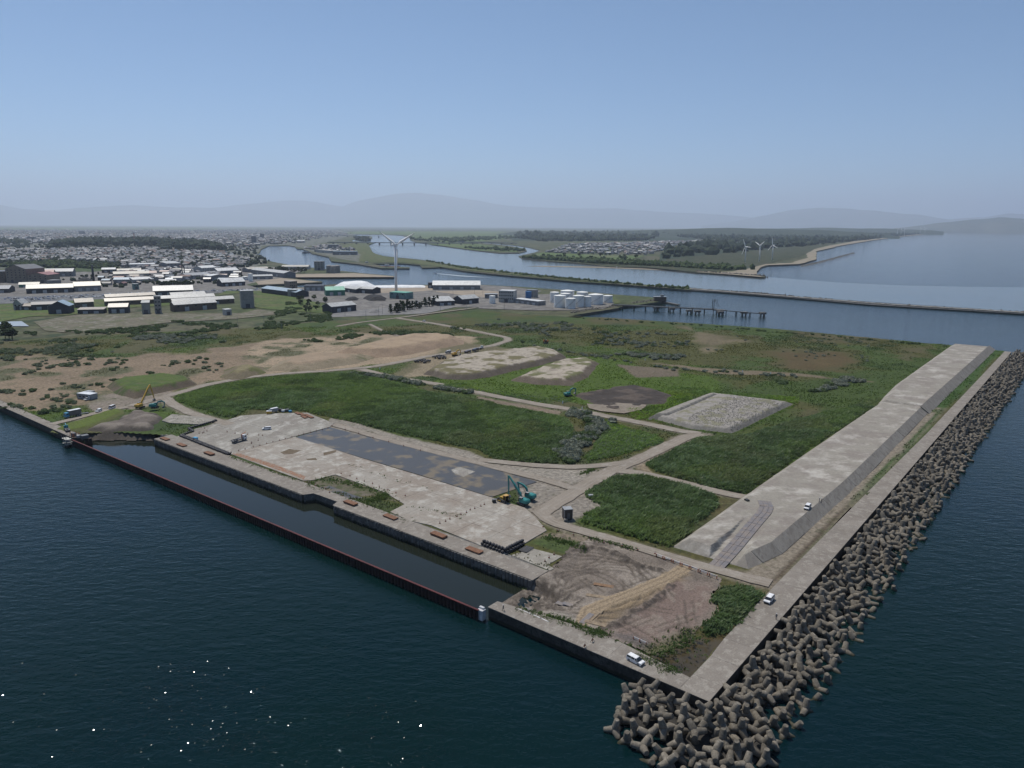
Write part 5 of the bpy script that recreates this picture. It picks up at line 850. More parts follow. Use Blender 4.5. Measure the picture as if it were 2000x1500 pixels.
for q in inside_pts(_bp, 400, np.random.default_rng(31)):
    if len(_old) > 150 or min((q[0] - a) ** 2 + (q[1] - c) ** 2 for a, c in _old) < 26 ** 2: continue
    _old.append(tuple(q)); rm = R0.choice(('grey', 'dark', 'grey', 'tan', 'blue', 'pale', 'rust', 'dark')); wm = R0.choice(('grey', 'pale', 'brown', 'tan', 'dark', 'conc')); L0 = R0.uniform(9, 19); z_ = ZF
    t = thing('shed', 'small ' + dict(dark='black', pale='pale', rust='rusty red').get(rm, rm) + ' roofed ' + dict(conc='concrete').get(wm, wm) + ' shed crowded among the works above the car park', 'shed', (q[0], q[1], ZF), R0.choice((.1, .15, 1.67)) + R0.uniform(-.05, .05), 'small sheds among the works'); d0 = R0.uniform(7, 12); h0 = R0.uniform(3.5, 6.5); b = MB(); b.box((0, 0, h0 / 2 - .2), (L0, d0, h0 + .4)); b.add([(-L0 / 2, -d0 / 2, h0), (-L0 / 2, d0 / 2, h0), (-L0 / 2, 0, h0 + 2), (L0 / 2, -d0 / 2, h0), (L0 / 2, d0 / 2, h0), (L0 / 2, 0, h0 + 2)], [[0, 2, 1], [3, 4, 5]]); b.obj('wall', WM[wm], t)
    b = MB(); b.add([(-L0 / 2 - .4, -d0 / 2 - .4, h0 - .1), (L0 / 2 + .4, -d0 / 2 - .4, h0 - .1), (L0 / 2 + .4, 0, h0 + 2.2), (-L0 / 2 - .4, 0, h0 + 2.2), (L0 / 2 + .4, d0 / 2 + .4, h0 - .1), (-L0 / 2 - .4, d0 / 2 + .4, h0 - .1)], [[0, 1, 2, 3], [3, 2, 4, 5]]); b.obj('roof', RM[rm], t); MB().box((R0.uniform(-.2, .2) * L0, -d0 / 2 - .05, 1.4), (2.6, .15, 2.8)).obj('door', M_DDOOR, t)
# kiln works with long parallel roofs
for i, (a, c, h, d, rm, lb) in enumerate((((206, 598), (309, 593), 6, 12, 'tan', 'front left long kiln shed with a tan roof'), ((207, 590), (304, 585), 6.5, 11, 'tan', 'rear left long kiln shed with a tan roof'), ((335, 585.5), (402, 582), 6, 12, 'pale', 'rearmost pale kiln shed on the right'), ((312, 592.5), (420, 587), 6, 12, 'pale', 'second pale kiln shed from the back'), ((338, 599), (458, 592), 6, 12, 'pale', 'third pale kiln shed from the back'), ((341, 609), (424, 603), 8, 14, 'pale', 'front pale kiln shed with a brown gable wall'))): B('kiln_shed', a, c, h, d, 'gx', 'brown', rm, lb, 'shed', 2, 5, rise=3.2)
B('shed', (212, 612), (250, 611), 7, 14, 'gx', 'dark', 'tan', 'tan roofed dark shed in front of the kiln works', 'shed', 2, rise=3.5); B('shed', (152, 613), (203, 612), 4.5, 12, 'shed', 'dark', 'tan', 'low ruined shed with a broken tan roof', 'shed', 2, rise=1.5); B('shed', (148, 602), (184, 600), 7, 12, 'gx', 'brown', 'tan', 'brown shed with a stepped tan roof', 'shed', 1, rise=4); B('barn', (95, 614), (136, 613), 9, 20, 'gy', 'dark', 'blue', 'dark barn with a blue grey gable roof', 'barn', 1, rise=5.5); B('house', (27, 606), (43, 606), 8, 14, 'gy', 'pale', 'pale', 'pale old house with a steep roof', 'house', 1, 2, rise=5); B('shed', (42, 606), (62, 606), 5, 10, 'gx', 'dark', 'tan', 'lean shed beside the pale old house', 'shed', 1, rise=2.5); B('shed', (62, 607), (113, 605), 7, 14, 'gx', 'dark', 'dark', 'long dark shed behind the blue roofed barn', 'shed', 2, rise=2.5)
B('tower', (278, 614), (293, 613.5), 13, 9, 'shed', 'conc', 'pale', 'small pale concrete tower at the kiln works', 'tower', 1, rise=2); B('tower', (303, 613), (316, 612.5), 20, 8, 'flat', 'conc', 'pale', 'tallest pale tower in the kiln works', 'tower', 1, 2); B('tower', (472, 602), (497, 601), 21, 14, 'flat', 'conc', 'pale', 'grey windowless concrete tower in the green field', 'tower', 1); B('hut', (441, 617), (453, 616), 7, 8, 'flat', 'pale', 'white', 'small white hut on the dry bank', 'hut', 1)
B('warehouse', (511, 572), (579, 581), 7, 20, 'gx', 'dark', 'blue', 'long blue grey roofed shed set slanting by the small harbour', 'warehouse', 0, rise=3); B('office', (578, 580), (592, 578), 10, 14, 'flat', 'conc', 'pale', 'concrete office block at the end of the slanting shed', 'office', 1, 4); B('office', (566, 566), (581, 565), 13, 16, 'flat', 'tan', 'tan', 'brownish block rising behind the slanting shed', 'office', 1, 4); B('shed', (594, 568), (631, 568), 8, 18, 'flat', 'grey', 'dark', 'dark roofed shed by the small harbour quay', 'shed', 3); B('warehouse', (637, 578), (674, 577), 8, 22, 'gx', 'green', 'green', 'bright green roofed warehouse', 'warehouse', 2, rise=4.5); B('warehouse', (668, 569), (695, 573), 6, 20, 'gx', 'dark', 'pale', 'left of two pale roofed sheds by the salt pile', 'warehouse', 1, rise=2.5); B('warehouse', (692, 572), (728, 574), 7, 20, 'gx', 'dark', 'pale', 'right of two pale roofed sheds by the salt pile', 'warehouse', 1, rise=2.5); B('shed', (648, 612), (696, 607), 7.5, 18, 'gx', 'dark', 'pale', 'black shed with a pale metal roof and two white doors', 'shed', 2, rise=3.5)
B('depot', (761, 583), (792, 585), 9, 18, 'flat', 'teal', 'green', 'pale teal depot building at the foot of the turbine', 'depot', 1, 3); B('warehouse', (845, 566), (938, 566), 7.5, 26, 'gx', 'grey', 'white', 'long white roofed warehouse on the harbour quay', 'warehouse', 4, rise=6); B('shed', (836, 563), (845, 563), 9, 16, 'flat', 'dark', 'dark', 'dark annex at the left end of the long white warehouse', 'shed', 1); B('shed', (853, 598), (888, 596.5), 6, 22, 'shed', 'dark', 'pale', 'white roofed open shed behind the pine row', 'shed', 2, rise=4); B('barn', (903, 595), (935, 592), 7, 18, 'gx', 'dark', 'pale', 'dark green walled barn right of the pine row', 'barn', 1, rise=4)
B('silo_block', (614, 528), (632, 528), 20, 18, 'flat', 'conc', 'grey', 'square concrete silo block on the harbour quay', 'silo', 1, 3); B('warehouse', (485, 532), (527, 530), 7, 25, 'gx', 'grey', 'cream', 'cream roofed warehouse on the harbour quay', 'warehouse', 2, rise=3); B('warehouse', (550, 526), (602, 526), 6, 30, 'gx', 'pale', 'cream', 'pale roofed transit shed below the trees', 'warehouse', 3, rise=3); B('warehouse', (491, 535), (555, 543), 9, 24, 'gx', 'grey', 'pale', 'long grey warehouse slanting to the short quay', 'warehouse', 3, rise=3.5); B('shed', (493, 546), (533, 545), 6, 24, 'gx', 'grey', 'pale', 'low pale roofed shed on the short quay', 'shed', 2, rise=2)
B('factory', (640, 485), (661, 485), 16, 40, 'flat', 'grey', 'grey', 'grey factory on the tongue of land beyond the harbour', 'factory', 1, 4); B('factory', (650, 498), (697, 498), 12, 40, 'flat', 'grey', 'blue', 'blue grey hall on the tongue of land', 'factory', 2, 6); B('shed', (618, 493), (645, 495), 10, 40, 'flat', 'pale', 'cream', 'cream yard shed on the tongue of land', 'shed', 1); B('shed', (580, 474), (595, 474), 10, 50, 'gx', 'pale', 'white', 'white shed at the head of the harbour', 'shed', 1)
B('depot', (974, 591), (1003, 592), 16, 16, 'flat', 'pale', 'white', 'white four storey process building at the tank farm', 'plant building', 1, 7); B('shed', (1003, 592), (1050, 598), 6, 14, 'flat', 'grey', 'white', 'low white canopy in front of the tanks', 'shed', 4); B('office', (947, 583), (972, 583), 6, 12, 'flat', 'grey', 'grey', 'low grey office beside the small white tank', 'office', 1, 4); B('shed', (1028, 581), (1046, 582), 11, 8, 'flat', 'conc', 'grey', 'grey lift frame beside the blue tank', 'shed', 1)
def cylth(name, x, y, rpx, h, mat, label, cat, z=ZF, cap=True, n=28, dome=.12):
    q = P(x, y, z); s = F / math.hypot(q.x, q.y); r = rpx / s; q = q + Vector((q.x, q.y, 0)).normalized() * r; t = thing(name, label, cat, q); b = MB(); b.cyl((0, 0, -.5), (0, 0, h), r, r, n, caps=False); b.obj('shell', mat, t, True)
    b = MB(); b.cyl((0, 0, h), (0, 0, h + r * dome), r + .12, r * .25, n); b.obj('roof', mat, t)
    b = MB(); b.cyl((0, 0, h - .1), (0, 0, h + .15), r + .2, r + .2, n, caps=False); b.obj('rim', mat, t); 
    if r > 5: 
        b = MB(); [b.box((math.cos(a) * (r + .5), math.sin(a) * (r + .5), (k + .5) * h / 14), (1.1, 1.1, .25)) for k, a in enumerate(np.linspace(3.6, 5.6, 14))]; b.obj('stair', WM['grey'], t)
    return t
M_TANK = pm('tank_white', (.86, .86, .82), (.78, .77, .72), 5, c3=(.68, .64, .56), s3=3, lo3=.6, hi3=.75, rough=.5)
for x, y, r, ty, lb in ((1083, 592, 9, 569, 'far left white tank behind the front pair'), (1108, 584, 13.5, 566, 'wide white tank at the back'), (1137, 585, 11, 569, 'back row white tank behind the slim one'), (1093, 602, 11.4, 577, 'front left large white tank'), (1114, 604, 10, 583, 'frontmost white tank of the group'), (1129.5, 601, 11, 577, 'white tank right of the frontmost one'), (1147, 600, 7.5, 578.5, 'slim white tank in the middle of the group'), (1163, 596, 14.5, 574.5, 'widest white tank of the front row'), (1187, 592, 9.3, 576.5, 'white tank at the right end beside the jetty'), (1104, 592, 10, 572, 'white tank hemmed in the middle of the group')): cylth('storage_tank', x, y, r, (y - ty) / (F / 940.) * .93, M_TANK, lb, 'tank')
cylth('storage_tank', 961.5, 594, 6, 10.5, M_TANK, 'small white tank left of the process building', 'tank'); cylth('storage_tank', 1032, 586, 6, 11.5, pm('tank_blue', (.06, .17, .36), (.05, .14, .30), 3, rough=.5), 'blue upright tank at the tank farm', 'tank'); cylth('storage_tank', 107, 561, 10, 11, WM['grey'], 'dark grey tank in front of the mills', 'tank'); cylth('storage_tank', 490, 550, 4, 14, M_TANK, 'tall slim white tank near the small harbour', 'tank'); cylth('storage_tank', 479, 547, 6, 6, M_TANK, 'low white tank beside the tall slim one', 'tank')
for i, (x, y) in enumerate(((643, 533), (651, 534), (659, 533))): cylth('silo', x, y, 5.2, 15, WM['conc'], ['left', 'middle', 'right'][i] + ' one of three round concrete silos on the harbour quay', 'silo', dome=.3)
for x, y, h, lb in ((183.5, 552, 30, 'thick black chimney beside the coal heap'), (357, 543, 26, 'left of two thin dark chimney stacks'), (361, 543, 24, 'right of two thin dark chimney stacks')): q = P(x, y, ZF); t = thing('chimney', lb, 'chimney', q); b = MB(); b.cyl((0, 0, 0), (0, 0, h), 2.2 if h > 28 else 1.3, 1.6 if h > 28 else .9, 12); b.obj('stack', WM['dark'], t, True); b = MB(); b.cyl((0, 0, h), (0, 0, h + .8), 2 if h > 28 else 1.2, None, 12); b.obj('rim', WM['grey'], t)
q = P(263, 476, ZF); t = thing('radio_mast', 'red and white lattice radio mast above the dark wood', 'mast', q); b = MB(); [b.cyl((sx * 5, sy * 5, 0), (sx * 1.5, sy * 1.5, 55), .7, .5, 4) for sx in (-1, 1) for sy in (-1, 1)]; [b.box((0, 0, z), (10 - z * .12, 10 - z * .12, .8)) for z in range(6, 55, 8)]; b.obj('frame', flat('mast_red', (.35, .12, .09)), t); MB().box((0, 0, 57), (7, 7, 4)).obj('platform', WM['white'], t)
# heaps
mound('salt_pile', [P(x, y, ZF) for x, y in [(645, 563), (655, 559), (690, 556), (720, 556), (735, 559), (715, 564), (680, 566)]], 8, .55, M_SALT, (1, 1, 1), (1, 1, 1), None, st=2.5, rough=.25, z0=ZF, lump=14); tag(bpy.data.objects['salt_pile'], 'big white salt pile on the harbour quay', 'salt pile'); del bpy.data.objects['salt_pile']['kind']
for nm, px, h, mt, lb in (('salt_pile', [(726, 560), (780, 558.5), (832, 559), (830, 562), (735, 563)], 2.2, M_SALT, 'low white strip of salt along the quay wall'), ('coal_heap', [(136, 556), (150, 549), (186, 549), (189, 555), (165, 557)], 9, M_BLACK, 'black heap in front of the mill district'), ('coal_heap', [(672, 586), (690, 581), (702, 584), (698, 587), (680, 588)], 3.5, M_BLACK, 'smaller black heap in the port yard'), ('coal_heap', [(708, 583), (730, 578), (755, 583), (753, 588), (722, 588)], 5, M_BLACK, 'larger black heap near the turbine'), ('gravel_heap', [(718, 612), (728, 604), (744, 608), (738, 613)], 5, M_GRAV, 'cone of grey gravel near the black shed'), ('gravel_heap', [(800, 592), (812, 586), (826, 592), (812, 595)], 4.5, M_GRAV, 'grey gravel heap behind the pines'), ('gravel_heap', [(828, 589), (845, 582), (862, 588), (845, 592)], 5, M_GRAV, 'wide gravel heap before the white roofed shed'), ('gravel_heap', [(755, 600), (790, 594), (795, 600), (770, 604)], 3, M_GRAV, 'low gravel heap left of the pines')):
    o = mound(nm, [P(x, y, ZF) for x, y in px], h, .6, mt, (1, 1, 1), (1, 1, 1), lb, st=2., rough=.35, z0=ZF, lump=8); del o['kind']; o['category'] = nm.replace('_', ' ')
# riprap, training wall, detached breakwaters
def riprap(px, n, size, h, label, mat=M_DSTONE, wd=6., z=0.2):
    q = PX(px, z); t = RNG.random(n) * (len(q) - 1); i = t.astype(int); p = q[i] + (q[i + 1] - q[i]) * (t - i)[:, None] + RNG.normal(0, wd * .4, (n, 2)); rocks('rock_armour', np.c_[p, RNG.uniform(-.3, h, n)], size, mat, label, seed=n)
M_RIP = pm('rip_rock', (.20, .185, .16), (.14, .13, .115), 4, grain=.35, gs=2)
riprap([(1116, 615), (1140, 610), (1170, 606), (1206, 602)], 420, 1.5, 3.2, 'rock armour on the near side of the tank farm', M_RIP); riprap([(1233, 596), (1262, 592), (1290, 588), (1297, 584)], 260, 1.5, 3.2, 'rock armour on the tip of the tank farm', M_RIP); riprap([(1356, 532.5), (1428, 537), (1494, 541.8)], 420, 2.6, 3.2, 'dark rock wall at the river mouth beach', M_DSTONE, 8); riprap([(1350, 566), (1500, 576), (1700, 595), (2000, 613), (2300, 632)], 1100, 2.0, 1.8, 'dark stones along the foot of the training wall', M_DSTONE, 3)
b = MB(); t = thing('training_wall', 'long low concrete training wall crossing the harbour mouth', 'sea wall', P(1700, 592, 0)); lw = [(1345, 566.3), (1400, 570), (1550, 582), (1700, 595), (2000, 613), (2300, 632)]; uw = [(1345, 562.6), (1400, 566.8), (1550, 578.6), (1700, 590.5), (2000, 609), (2300, 628)]
for i in range(5):
    k = 6 if i < 4 else 4
    for j in range(k):
        f0, f1 = j / k, (j + .985) / k; ip = lambda L_, f: (L_[i][0] + (L_[i + 1][0] - L_[i][0]) * f, L_[i][1] + (L_[i + 1][1] - L_[i][1]) * f)
        b = MB(); b.prism([P(*ip(lw, f0), 1.5), P(*ip(lw, f1), 1.5), P(*ip(uw, f1), 1.5), P(*ip(uw, f0), 1.5)], -2, 1.5); under(b.obj('wall_block', M_QWALL), t); b = MB(); b.prism([P(*ip(uw, f1), 3), P(*ip(uw, f0), 3), P(ip(uw, f0)[0], ip(uw, f0)[1] + 1.1, 3), P(ip(uw, f1)[0], ip(uw, f1)[1] + 1.1, 3)], 1.5, 2.8); under(b.obj('parapet', M_CON), t)
for i, (a, c, lb) in enumerate((((1566, 520), (1590, 515), 'nearest and longest detached rock breakwater'), ((1592, 514.5), (1609, 510.5), 'second detached rock breakwater off the beach'), ((1611, 509.5), (1627, 505.5), 'middle detached rock breakwater off the beach'), ((1629, 504.5), (1643, 501), 'fourth detached rock breakwater off the beach'), ((1645, 500), (1655, 498), 'fifth short detached rock breakwater'), ((1658, 496.5), (1667, 494.5), 'farthest detached rock breakwater'))):
    p0, p1 = P(*a, 0), P(*c, 0); e = (p1 - p0); nn = Vector((-e.y, e.x, 0)).normalized() * 9; o = mound('rock_breakwater', [p0 - nn * .7, p0 + nn * .7, p1 + nn, p1 - nn], 4.5, .5, M_DSTONE, (1, 1, 1), (1, 1, 1), lb, st=2.6, rough=.7, z0=-.2, lump=5, seed=i, sm=False); del o['kind']; tag(o, lb, 'breakwater')
# jetty on piles
M_JET = pm('jetty_steel', (.12, .115, .11), (.08, .078, .075), 3, grain=.2); t = thing('jetty', 'long unloading jetty on piles running out from the white tanks', 'jetty', P(1340, 603, 0)); jl = [P(1195, 595, 4.5), P(1400, 604.5, 4.5), P(1412, 606, 4.5), P(1492, 612.5, 4.5)]
for i, (a, c) in enumerate(zip(jl[:-1], jl[1:])):
    e = c - a; an = math.atan2(e.y, e.x); m_ = (a + c) / 2; wd = (4.5, 14, 1.6)[i]; under(MB().box((m_.x, m_.y, 4.2), (e.length, wd, .8), an).obj('deck', M_JET), t); 
    if i == 0: b = MB(); [b.box((m_.x + math.cos(an + 1.57) * s, m_.y + math.sin(an + 1.57) * s, 5.3), (e.length, .12, .12), an) for s in (-2.1, 2.1)]; under(b.obj('railing', M_JET), t); under(MB().box((m_.x, m_.y, 5.), (e.length, .8, .7), an).obj('pipe', WM['pale'], ), t)
    n = max(2, int(e.length / 14))
    for j in range(n + 1): q = a + e * (j / n); b = MB(); [b.cyl((q.x + math.cos(an + 1.57) * s, q.y + math.sin(an + 1.57) * s, -3), (q.x + math.cos(an + 1.57) * s, q.y + math.sin(an + 1.57) * s, 4), .5, None, 8) for s in ((-1.6, 1.6) if i != 1 else (-6, 0, 6))]; under(b.obj('pile', M_JET), t)
for i, (x, y) in enumerate(((1282, 606), (1312, 608), (1346, 612), (1362, 613), (1407, 615), (1453, 616), (1489, 617))):
    q = P(x, y, 0); d_ = thing('dolphin', ['first', 'second', 'third', 'fourth', 'fifth', 'sixth', 'last and outermost'][i] + ' mooring dolphin along the jetty counted from the shore', 'mooring dolphin', q); MB().box((0, 0, 3.3), (7, 6, 2.2), .1).obj('cap', M_QWALL, d_); b = MB(); [b.cyl((sx * 2.2, sy * 1.8, -3), (sx * 2, sy * 1.6, 2.3), .5, None, 8) for sx in (-1, 1) for sy in (-1, 1)]; b.obj('pile', M_JET, d_)
for x, lb in ((1391, 'left loading arm on the jetty head'), (1394, 'right loading arm on the jetty head')): q = P(x, 605, 4.6); a_ = thing('loading_arm', lb, 'loading arm', q); MB().cyl((0, 0, 0), (0, 0, 13), .5, .3, 8).obj('post', M_JET, a_); MB().bar([(0, 0, 9), (3, 0, 13), (6, 0, 4)], .4, [.5, .5, .4]).obj('arm', M_JET, a_)
q = P(1290, 589, ZF); t = thing('beacon_house', 'small dark equipment house at the tip of the tank farm', 'hut', q); MB().box((0, 6, 3), (16, 7, 6)).obj('wall', WM['brown'], t); MB().box((0, 6, 6.2), (17, 8, .4)).obj('roof', RM['grey'], t); MB().box((3, 6, 7.6), (4, 4, 2.4)).obj('penthouse', WM['grey'], t)
t = thing('jetty', 'thin low jetty at the tip of the tank farm', 'jetty', P(1310, 591, 0)); a, c = P(1293, 588, 2), P(1326, 594.5, 2); e = c - a; under(MB().box(((a.x + c.x) / 2, (a.y + c.y) / 2, 1.2), (e.length, 4, 1.6), math.atan2(e.y, e.x)).obj('deck', M_QWALL), t)
for x, y, top, lb in ((1000, 563, 524, 'tall thin lattice mast beside the tank farm'),): q = P(x, y, ZF); h = (y - top) * math.hypot(q.x, q.y) / F; t = thing('lattice_mast', lb, 'mast', q); b = MB(); [b.cyl((sx * 1.1, sy * 1.1, 0), (sx * .5, sy * .5, h), .16, None, 4) for sx in (-1, 1) for sy in (-1, 1)]; [b.box((0, 0, z), (2, 2, .2)) for z in np.arange(2, h, 3)]; b.obj('frame', WM['dark'], t); MB().cyl((0, 0, h), (0, 0, h + 3), .12, None, 4).obj('antenna', WM['dark'], t)
# bridges
def bridge(x0, y0, x1, y1, hgt, n, label, wd):
    a, c = P(x0, y0, 0), P(x1, y1, 0); e = c - a; an = math.atan2(e.y, e.x); t = thing('bridge', label, 'bridge', a, an); L = e.length; MB().box((L / 2, 0, hgt), (L, wd, 3)).obj('deck', WM['grey'], t); MB().box((L / 2, -wd / 2, hgt + 2), (L, .6, 1.4)).obj('railing', WM['pale'], t)
    me = MB().box((0, 0, hgt / 2 - 2), (5, wd * .8, hgt + 2)).mesh('pier', WM['dark'])
    for i in range(n): link('pier', me, t, (L * (i + .5) / n, 0, 0))
bridge(640, 477.5, 935, 479.5, 11, 13, 'long road bridge over the wide river', 14); bridge(610, 462.5, 750, 464, 12, 7, 'farther bridge over the upper river', 14); bridge(895, 475, 1010, 478, 8, 6, 'small bridge to the river island', 8)
# turbines
M_TURB = pm('turbine_white', (.80, .80, .79), (.74, .74, .73), 6, rough=.4)
def blade(R):
    b = MB(); st_ = [(1.2, 1.5, 1.4), (R * .12, 1.7, 1.3), (R * .22, 4.0, 1.1), (R * .5, 3.0, .8), (R * .8, 1.9, .5), (R, .5, .2)]; vs = []
    for i, (r, c, th) in enumerate(st_): tw = .35 * (1 - r / R); [vs.append((th * y * math.cos(tw) - c * x * math.sin(tw), c * x * math.cos(tw) + th * y * math.sin(tw), r)) for x, y in ((-.35, 0), (.1, .5), (.65, 0), (.1, -.5))]
    return b.add(vs, [[0, 1, 2, 3]] + [[4 * i + k, 4 * i + (k + 1) % 4, 4 * i + 4 + (k + 1) % 4, 4 * i + 4 + k] for i in range(5) for k in range(4)] + [[23, 22, 21, 20]])
def turbine(x, y, ty, R, yaw, ph, label, group=None, r0=2.3, cat='wind turbine'):
    q = P(x, y, ZF); D = math.hypot(q.x, q.y); hub = y_h(x, ty, D) - ZF; t = thing('wind_turbine', label, cat, q, yaw, group); k = R / 39.
    MB().cyl((0, 0, -.5), (0, 0, hub - 1.6 * k), r0 * k, 1.3 * k, 24).obj('tower', M_TURB, t, True); MB().side([(-7.5 * k, -1.7 * k), (3.2 * k, -1.7 * k), (3.2 * k, 1.7 * k), (-6 * k, 1.9 * k), (-7.5 * k, 1.2 * k)], -1.7 * k, 1.7 * k).obj('nacelle', M_TURB, t, loc=(0, 0, hub)); b = MB(); b.cyl((3.2 * k, 0, 0), (5 * k, 0, 0), 1.6 * k, 1.3 * k, 14); b.cyl((5 * k, 0, 0), (6.2 * k, 0, 0), 1.3 * k, .3 * k, 14); hb = b.obj('hub', M_TURB, t, True, loc=(0, 0, hub))
    me = blade(R).mesh('blade', M_TURB, True)
    for i in range(3): o = link('blade', me, t, (4.2 * k, 0, hub)); o.rotation_euler = (ph + i * 2 * math.pi / 3, 0, 0)
    return t
turbine(774, 571, 478.5, 39, math.radians(62), math.radians(-58), 'big white wind turbine standing over the port yard')
for x, y, ty, lb, ph in ((1455, 513, 482, 'left one of three white turbines behind the river mouth beach', .5), (1483, 511, 480, 'middle one of three white turbines behind the river mouth beach', 1.1), (1508, 508, 478.5, 'right one of three white turbines behind the river mouth beach', .2)): turbine(x, y, ty, 26, math.radians(200), ph, lb, 'turbines behind the beach')
for x, lb in ((1752, 'first'), (1759, 'second'), (1766, 'third'), (1797, 'fourth'), (1806, 'fifth')): turbine(x, 461 if x < 1790 else 457.5, 447 if x < 1790 else 446, 38, 4, x, lb + ' of five faint turbines far down the beach from the left', 'far turbines down the beach')
# trees: tapered trunk with limbs, crown of leaf clumps
M_TRUNK = pm('bark', (.07, .055, .04), (.045, .035, .028), .5); M_TLF = [leafy(pm('tree_leaf', c, tuple(k * .6 for k in c), 2, grain=.4), .35) for c in ((.035, .058, .022), (.05, .085, .025))]
def tree_me(seed, kind):
    rg = random.Random(seed); tr = MB(); tr.cyl((0, 0, 0), (0, 0, .75), .035, .012, 6); [tr.cyl((0, 0, .3 + .12 * i), (math.cos(i * 2.2) * .22, math.sin(i * 2.2) * .22, .42 + .12 * i), .014, .006, 4) for i in range(4)]
    cr = MB()
    if kind == 'pine':
        for i in range(34): z = rg.uniform(.18, 1.); r = (1.04 - z) * .36; a = rg.uniform(0, 6.28); cr.blob((math.cos(a) * r * rg.uniform(.3, 1), math.sin(a) * r * rg.uniform(.3, 1), z), (.10, .10, .055), rg.random(), 0, .35, 1)
    else:
        for i in range(34): a = rg.uniform(0, 6.28); ph = rg.uniform(-.9, 1.4); rr_ = rg.uniform(.25, .42); cr.blob((math.cos(a) * math.cos(ph) * rr_, math.sin(a) * math.cos(ph) * rr_, .62 + .30 * math.sin(ph)), (.12, .12, .09), rg.random(), 0, .4, 1)
    return tr.mesh('trunk', M_TRUNK), [cr.mesh('crown', m) for m in M_TLF]
TRM = {'pine': [tree_me(i, 'pine') for i in range(4)], 'round': [tree_me(i + 9, 'round') for i in range(4)]}
def tree(x, y, h, kind, label, group, dz=0, z=ZF):
    q = P(x, y, z); t = thing('pine_tree' if kind == 'pine' else 'tree', label, 'tree', q, R0.uniform(0, 6), group); a, c = TRM[kind][R0.randrange(4)]
    for me in (a, c[R0.randrange(2)]): o = link(me.name.split('.')[0], me, t); o.scale = (h * R0.uniform(.9, 1.2), h * R0.uniform(.9, 1.2), h)
for i in range(24): f = i / 23; tree(762 + 92 * f + R0.uniform(-2, 2), 612 - 16 * f + R0.uniform(-1.5, 1.5), R0.uniform(7, 13), 'pine', 'dark pine in the straggling row below the gravel yard', 'pines below the gravel yard')
for i in range(12): tree(523 + i * 6.5 + R0.uniform(-2, 2), 533 + R0.uniform(-2, 2), R0.uniform(9, 14), 'round', 'dark round tree in the grove before the pale transit shed', 'trees before the transit shed')
for i in range(14): tree(312 + i * 4.8 + R0.uniform(-1, 1), 560 + R0.uniform(-1.5, 1), R0.uniform(8, 12), 'round', 'dark tree in the row above the car park', 'trees above the car park')
for i in range(16): tree(R0.uniform(578, 642), R0.uniform(586, 612), R0.uniform(5, 8), 'round', 'green tree in the thicket beside the black shed', 'trees by the black shed')
for i in range(30): tree(R0.uniform(1060, 1300), R0.uniform(497, 509), R0.uniform(9, 15), 'round', 'round tree in the riverside park', 'trees in the riverside park', z=2)
for i in range(8): tree(R0.uniform(-5, 25), R0.uniform(648, 664), R0.uniform(7, 11), 'round', 'dark tree at the left edge beside the pale pond', 'trees at the left edge', z=3.2)
# woods: one mass of crowns
def wood(px, n, r, h, label, mat=M_FWOOD, hill=0.):
    q = PX(px, ZF); p = inside_pts(q, n, np.random.default_rng(n)); hz = hill * smooth(sdist(p, q), 0, max(20, hill * 3)); rocks('wood', np.c_[p, ZF + h * .5 + hz + RNG.uniform(-.25, .3, len(p)) * h], r, mat, label, seed=n)
wood([(95, 486), (100, 478), (150, 474), (240, 474), (310, 472), (330, 476), (400, 480), (445, 487), (440, 492), (380, 491), (320, 490), (300, 482), (200, 484)], 900, 13, 12, 'dark pine wood on the low hill above the town', hill=14)
wood([(0, 476), (0, 470), (60, 474), (55, 480)], 160, 12, 12, 'dark wood at the left edge of the town'); wood([(0, 521), (30, 514), (130, 512), (215, 517), (235, 526), (100, 524)], 500, 6, 3, 'bushes on the green bank', M_FBUSH)
wood([(1290, 508), (1400, 497), (1520, 486), (1605, 478), (1700, 467.5), (1780, 459), (1830, 455), (1800, 452), (1600, 453), (1400, 457), (1320, 462), (1400, 470), (1330, 481), (1295, 494)], 7000, 20, 14, 'dark pine forest behind the long beach'); wood([(1000, 459), (1060, 456), (1250, 456), (1420, 454), (1600, 450), (1600, 455), (1300, 462), (1150, 466), (1020, 468)], 1500, 30, 16, 'pine wood around the river town'); wood([(1010, 465), (1130, 466), (1280, 465), (1260, 470), (1060, 472)], 500, 20, 14, 'pine belt above the river town')
wood([(1015, 503), (1044, 506), (1116, 511), (1164, 515), (1300, 521), (1420, 528), (1470, 527), (1350, 520), (1200, 512), (1100, 507)], 800, 8, 6, 'low scrub wood on the river bank', M_FBUSH); wood([(690, 463), (715, 466), (720, 471), (700, 470)], 60, 14, 10, 'trees on the upper river bank'); wood([(800, 467), (1000, 462), (1010, 465), (880, 474), (820, 471)], 260, 14, 7, 'riverside trees beyond the bridge', M_FBUSH); wood([(900, 484), (970, 490), (1020, 492), (1024, 489), (960, 485)], 100, 9, 6, 'trees on the river island', M_FBUSH)
for px, n, r in (([(830, 509), (900, 522.5), (975, 531), (1050, 539.5), (1125, 546.3), (1270, 558.5), (1345, 563.8)], 420, 3.2),): q = PX(px, ZF); t_ = RNG.random(n) * (len(q) - 1); i = t_.astype(int); p = q[i] + (q[i + 1] - q[i]) * (t_ - i)[:, None] + RNG.normal(0, 5, (n, 2)); rocks('shrubbery', np.c_[p, np.full(n, ZF + .8)], r, M_FBUSH, 'bushes along the levee between harbour and river', seed=8)
